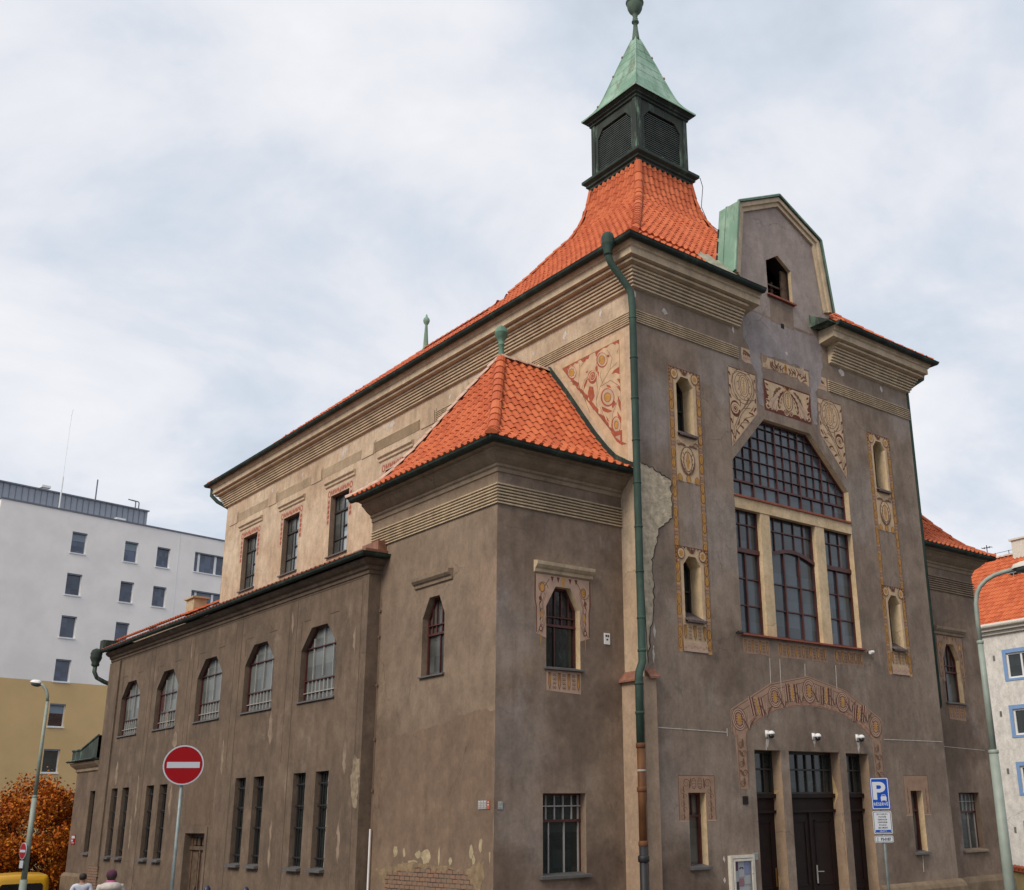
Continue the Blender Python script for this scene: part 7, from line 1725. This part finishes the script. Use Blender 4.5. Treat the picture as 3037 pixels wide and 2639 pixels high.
for zt_ in rowt:
    wins.append((rect(10.80 * K, 13.0 * K, zA_(zt_ - 1.05), zA_(zt_ + .10)), 0, 1))
    for a in (14.6, 17.2): wins.append((rect(a * K, (a + .8) * K, zA_(zt_ - 1.13), zA_(zt_)), 0, 0))
mb = MB(); wall(mb, AP, rect(0.08, 20 * K, -6, TZ), [dict(poly=p, d=.25) for p, _, _ in wins])
for u in (0.08, 20 * K): mb.face([AP.p(u, -6, 0), AP.p(u, TZ, 0), AP.p(u, TZ, 14), AP.p(u, -6, 14)])
mb.face([AP.p(0.08, -6, 14), AP.p(20 * K, -6, 14), AP.p(20 * K, TZ, 14), AP.p(0.08, TZ, 14)])
mb.face([AP.p(0.08, TZ, 0), AP.p(20 * K, TZ, 0), AP.p(20 * K, TZ, 14), AP.p(0.08, TZ, 14)])
mb.build('wall', M['two_tone'], blk)
mb = MB(); plbox(mb, AP, 0.0, 20 * K, TZ - .02, TZ + .09, -.06, .4); plbox(mb, AP, 0.0, .3, TZ - .02, TZ + .09, .4, 14); mb.build('parapet_edge', M['zincdark'], blk)
mb = MB(); plbox(mb, AP, 9.80 * K - .03, 9.80 * K + .03, -6, TZ - .03, -.012, 0); mb.build('movement_joint', M['blkwhite'], blk)
for p, ri, tp in wins:
    mb = MB(); u0, u1, v0, v1 = p[0][0], p[1][0], p[0][1], p[2][1]; dd = .16
    framed(mb, AP, p, .055, dd - .05, dd + .03)
    if tp:
        for t_ in (.14, .62): plbox(mb, AP, u0 + (u1 - u0) * t_ - .09, u0 + (u1 - u0) * t_ + .09, v0, v1, dd - .04, dd + .02)
    o = mb.build('window', M['blkwhite'], blk)
    g = MB(); g.face([AP.p(*q, dd) for q in p]); g.build('pane', M['glassdark'] if v1 < zA_(8.4) else M['blkglass'], o)
    mb = MB(); plbox(mb, AP, u0 - .05, u1 + .05, v0 - .07, v0 + .01, -.07, dd - .05); mb.build('sill', M['blkwhite'], o)
    mb = MB(); plbox(mb, AP, u0 + .02, u1 - .05, v1 - .10, v1, .02, dd - .06); mb.build('blind_box', M['zincdark'], o)
    if (ri * 7 + int(u0)) % 4 == 0 and not tp:
        mb = MB(); plbox(mb, AP, u0 + .06, u1 - .06, v1 - .62, v1 - .06, dd - .02, dd - .008); mb.build('blind', simple('pale_blind', (.20, .25, .30), .7), o)
# set-back zinc storey
PZ = zA_(18.10) + .35
mb = MB(); plbox(mb, AP, 0.2, 8.35 * K, TZ, PZ, 1.6, 9); mb.build('attic_storey', M['zinc'], blk)
mb = MB(); plbox(mb, AP, 0.1, 8.40 * K, PZ, PZ + .09, 1.45, 9.1); mb.build('attic_edge', M['zincdark'], blk)
mb = MB()
for i in range(26): plbox(mb, AP, .25 + i * .42, .25 + i * .42 + .035, TZ, PZ, 1.56, 1.6)
mb.build('standing_seam', M['zincdark'], blk)
for u, z_, w1, lab in ((2.62, PZ + .09, .55, 0), (6.48, TZ + .09, .62, 0)):
    mb = MB(); plbox(mb, AP, u * K - w1 / 2 * 1.1, u * K + w1 / 2 * 1.1, z_ + .14, z_ + .30, .55 if z_ < PZ else 1.5, 1.2 if z_ < PZ else 2.2); plbox(mb, AP, u * K - w1 * .3, u * K + w1 * .3, z_, z_ + .14, .65 if z_ < PZ else 1.6, 1.1 if z_ < PZ else 2.0); mb.build('roof_vent', M['blkwhite'], blk)
mb = MB(); q = AP.p(2.98 * K, TZ, .2); mb.tube([q, q + Vector((0, 0, 2.4))], .05, 8); mb.tube([q + Vector((0, 0, 2.4)), q + Vector((0, 0, 6.9))], .012, 6); mb.tube([q + Vector((0, 0, 6.9)), q + Vector((.05, 0, 7.4))], .018, 6); mb.build('aerial_mast', M['blkwhite'], blk)
mb = MB(); q = AP.p(5.62 * K, PZ, 2.5); mb.tube([q, q + Vector((0, 0, 1.9))], .05, 8)
for du in (7.82, 8.02):
    q = AP.p(du * K, PZ, 2.2); mb.tube([q, q + Vector((0, 0, .72)), q + Vector((-.06, 0, .80)), q + Vector((-.55, .0, .86))], .045, 8)
mb.build('vent_pipe', M['zincdark'], blk)

# ---------------------------------------------------------------- house on the right
TH2 = R(5.0); K2 = 61.0 / 40.0
HO = Vector((-15.708 + (19.2 + 15.708) * K2, -17 + (2.6 + 17) * K2, 0))
HP = Skew(HO, TH2); HP.n = Vector((HP.u.y, -HP.u.x, 0))
zH = lambda z: 1.7 + (z - 1.7) * K2
hse = thing('grey_house', 'grey rendered house with blue window surrounds and orange roof on the right', 'building', (HO.x + 4, HO.y - 4, -2), world=True)
M['houserender'] = plaster('grey_house_render', (.66, .63, .585), (.62, .59, .55), (.70, .67, .63), seed=20, amt_b=.12, amt_l=.10, streak=.04)
M['blue'] = simple('blue_surround', (.19, .32, .55), .8, var=.06)
U0, U1 = 3.9, -15.0
hw = []
for col in range(4):
    for zt_ in (6.66, 4.78, 2.92, 1.05): hw.append(rect(-.14 * K2 - 2.7 - col * 4.0 + .95, -.14 * K2 - col * 4.0, zH(zt_ - .86), zH(zt_)))
EZ2 = zH(7.45)
mb = MB(); wall(mb, HP, rect(U1, U0, -4, EZ2 + .2), [dict(poly=p, d=.2) for p in hw])
mb.face([HP.p(U0, -4, 0), HP.p(U0, EZ2 + .2, 0), HP.p(U0, EZ2 + .2, 9), HP.p(U0, -4, 9)]); mb.face([HP.p(U0, EZ2 + .2, 0), HP.p(U0, EZ2 + 5.4, 4.5), HP.p(U0, EZ2 + .2, 9)])
mb.build('wall', M['houserender'], hse)
for p in hw:
    u0, u1, v0, v1 = p[0][0], p[1][0], p[0][1], p[2][1]; dd = .12
    mb = MB(); framed(mb, HP, p, .09, dd - .05, dd + .03); plbox(mb, HP, u1 - .9, u1 - .80, v0, v1, dd - .045, dd + .02)
    o = mb.build('window', M['blkwhite'], hse)
    g = MB(); g.face([HP.p(*q, dd) for q in p]); g.build('pane', M['glassdark'], o)
    mb = MB()
    for a, b_, c_, d_ in ((u0 - .2, u0, v0 - .12, v1 + .2), (u1, u1 + .2, v0 - .12, v1 + .2), (u0, u1, v1, v1 + .2), (u0, u1, v0 - .12, v0)): plbox(mb, HP, a, b_, c_, d_, -.03, 0)
    mb.build('surround', M['blue'], o)
    mb = MB(); plbox(mb, HP, u1 - .72, u1 - .25, v0 + .1, v1 - .1, dd + .03, dd + .05); mb.build('curtain', M['greyframe'], o) if 0 else None
for zt_ in (6.64, 4.75, 2.86, .98):
    mb = MB(); plbox(mb, HP, .33 * K2 - .06, .33 * K2 + .06, zH(zt_) - .28, zH(zt_), -.02, 0); mb.build('vent_grille', M['castiron'] if 0 else M['greyframe'], hse)
mb = MB()
for z_, o_ in ((EZ2 - .16, .14), (EZ2 + .02, .32)): plbox(mb, HP, U1, U0, z_, z_ + .17, -o_, 0)
mb.tube([HP.p(U1, EZ2 + .28, -.40), HP.p(U0, EZ2 + .28, -.40)], .12, 10)
mb.build('cornice', M['offwhite'], hse)
zhr = lambda s: EZ2 + .28 + s * 1.0
hr_ = rows(zhr, 4.6, .34); mb = MB(); rb = MB()
O2 = HP.p(U0, 0, -.35); al2 = (-HP.u.x, -HP.u.y); up2 = (HP.n.x, HP.n.y)
tiles(mb, (O2.x, O2.y), al2, up2, hr_, zhr, lambda s: (.35, 18.7), .24, .032, .055); base(rb, (O2.x, O2.y), al2, up2, hr_, zhr, lambda s: (.1, 18.8))
hrf = mb.build('roof', M['tile'], hse, nofix=True); rb.build('roof_deck', M['tilebase'], hrf)
mb = MB(); RZ = zhr(4.6); caps(mb, [HP.p(U0 - .3, RZ + .03, 4.25), HP.p(U1, RZ + .03, 4.25)], .15); mb.build('ridge_cap', M['mortar'], hrf, nofix=True)
mb = MB(); 
for i in range(10): mb.bar(HP.p(U0 - .5 - i * .9, RZ + .1, 4.25), HP.p(U0 - .5 - i * .9, RZ + .36, 4.25), .03)
mb.bar(HP.p(U0 - .5, RZ + .33, 4.25), HP.p(U0 - 8.6, RZ + .33, 4.25), .02); mb.build('ridge_wire', M['castiron'], hrf)
mb = MB(); plbox(mb, HP, .25, 1.15, EZ2 + 3.0, 16.1, 3.9, 4.9); plbox(mb, HP, .15, 1.25, 16.1, 16.2, 3.8, 5.0); mb.build('chimney', M['offwhite'], hse)
mb = MB(); s_ = 3.1; plbox(mb, HP, .05, .75, zhr(s_) + .12, zhr(s_) + .22, s_ - .5, s_ + .1); mb.bar(HP.p(.4, zhr(s_) - .2, s_ - .5), HP.p(.4, zhr(s_) + .2, s_ - .5), .05); mb.build('roof_step', M['steel'], hrf)
mb = MB(); q = HP.p(U0 - .85, RZ, 4.3); mb.tube([q, q + Vector((0, 0, .95))], .025, 6); mb.bar(q + Vector((0, -.3, .8)), q + Vector((0, .3, .8)), .03)
for k_ in range(4): mb.bar(q + Vector((-.2, -.25 + .16 * k_, .8)), q + Vector((.2, -.25 + .16 * k_, .8)), .025)
mb.build('aerial', M['castiron'], hse)
mb = MB(); plbox(mb, HP, U0 - .02, U0 + .10, EZ2 + 3.0, RZ + .12, 2.6, 4.35); mb.build('gable_parapet', M['offwhite'], hse)
# yellow garden wall
t = thing('garden_wall', 'yellow rendered garden wall with orange tile coping', 'wall', (17.5, 3.4, -1.2), world=True)
YW = Plane('y', 3.3)
mb = MB(); poly_prism(mb, YW, [(14.5, -3), (22, -3), (22, -.75), (17.0, -.10), (14.5, .10)], 0, .35, 0, True); mb.build('wall', simple('yellow_render', (.50, .35, .14), .9, var=.12, vscale=1.2), t)
mb = MB(); poly_prism(mb, YW, [(14.5, .10), (17.0, -.10), (22, -.75), (22, -.65), (17.0, .0), (14.5, .2)], -.10, .45, 0, True)
for i in range(34):
    u = 14.55 + i * .22; z_ = (.1 - (u - 14.5) * .08 if u < 17 else -.10 - (u - 17) * .13) + .12; mb.tube([(u, 3.18, z_ - .05), (u, 3.48, z_ + .06)], .07, 8)
mb.build('coping', M['tile'], t)

# ---------------------------------------------------------------- unseen houses added behind the viewer to shade the lower walls
def shade_house(label, x0, x1, y0, y1, h, side, mat, base_z):
    t = thing('shade_house', label, 'building', ((x0 + x1) / 2, (y0 + y1) / 2, base_z), 'added shading houses', world=True)
    pl = {'n': Plane('y', y1, -1), 'e': Plane('x', x1, -1)}[side]
    u0, u1 = (x0, x1) if side == 'n' else (y0, y1)
    ws = []; n = int((u1 - u0) / 2.9); st = (u1 - u0) / n
    for i in range(n):
        for k in range(4):
            v = base_z + 1.2 + k * 3.1
            if v + 2.0 < base_z + h: ws.append(rect(u0 + (i + .5) * st - .55, u0 + (i + .5) * st + .55, v, v + 1.75))
    mb = MB(); wall(mb, pl, rect(u0, u1, base_z - 3, base_z + h), [dict(poly=w_, d=.18) for w_ in ws])
    b = base_z + h
    q = [(x0, y0), (x1, y0), (x1, y1), (x0, y1)]
    for i in range(4):
        a, c = q[i], q[(i + 1) % 4]
        if (side == 'n' and a[1] == y1 and c[1] == y1) or (side == 'e' and a[0] == x1 and c[0] == x1): continue
        mb.face([(a[0], a[1], base_z - 3), (c[0], c[1], base_z - 3), (c[0], c[1], b), (a[0], a[1], b)])
    mb.build('wall', mat, t)
    for w_ in ws: window(t, pl, w_, .15, us=[(w_[0][0] + w_[1][0]) / 2], vs=[w_[0][1] + 1.2], fw=.07, bw=.06, fm='blkwhite', gm='glassdark')
    mb = MB(); cx_, cy_ = (x0 + x1) / 2, (y0 + y1) / 2; e = .5
    if side == 'n': r0, r1 = (x0 - e, cy_), (x1 + e, cy_)
    else: r0, r1 = (cx_, y0 - e), (cx_, y1 + e)
    A_, B_, C_, D_ = (x0 - e, y0 - e, b), (x1 + e, y0 - e, b), (x1 + e, y1 + e, b), (x0 - e, y1 + e, b); R0, R1 = (*r0, b + 4), (*r1, b + 4)
    if side == 'n':
        mb.face([A_, B_, R1, R0]); mb.face([C_, D_, R0, R1]); mb.face([A_, R0, D_]); mb.face([B_, C_, R1])
    else:
        mb.face([B_, C_, R1, R0]); mb.face([D_, A_, R0, R1]); mb.face([A_, B_, R0]); mb.face([C_, D_, R1])
    mb.face([A_, B_, C_, D_]); mb.build('roof', M['tileold'], t)
h1 = plaster('ochre_house_render', (.34, .27, .19), (.30, .23, .16), (.38, .31, .23), seed=41, amt_b=.4, amt_l=.3)
h2 = plaster('stone_house_render', (.30, .27, .24), (.26, .23, .20), (.34, .31, .28), seed=43, amt_b=.4, amt_l=.3)
shade_house('added unseen ochre house that shades the hall front', -12, 24, -42, -29, 12.5, 'n', h1, .0)
shade_house('added unseen grey house that shades the aisle side', -38, -24, -2, 32, 12.5, 'e', h2, -1.2)
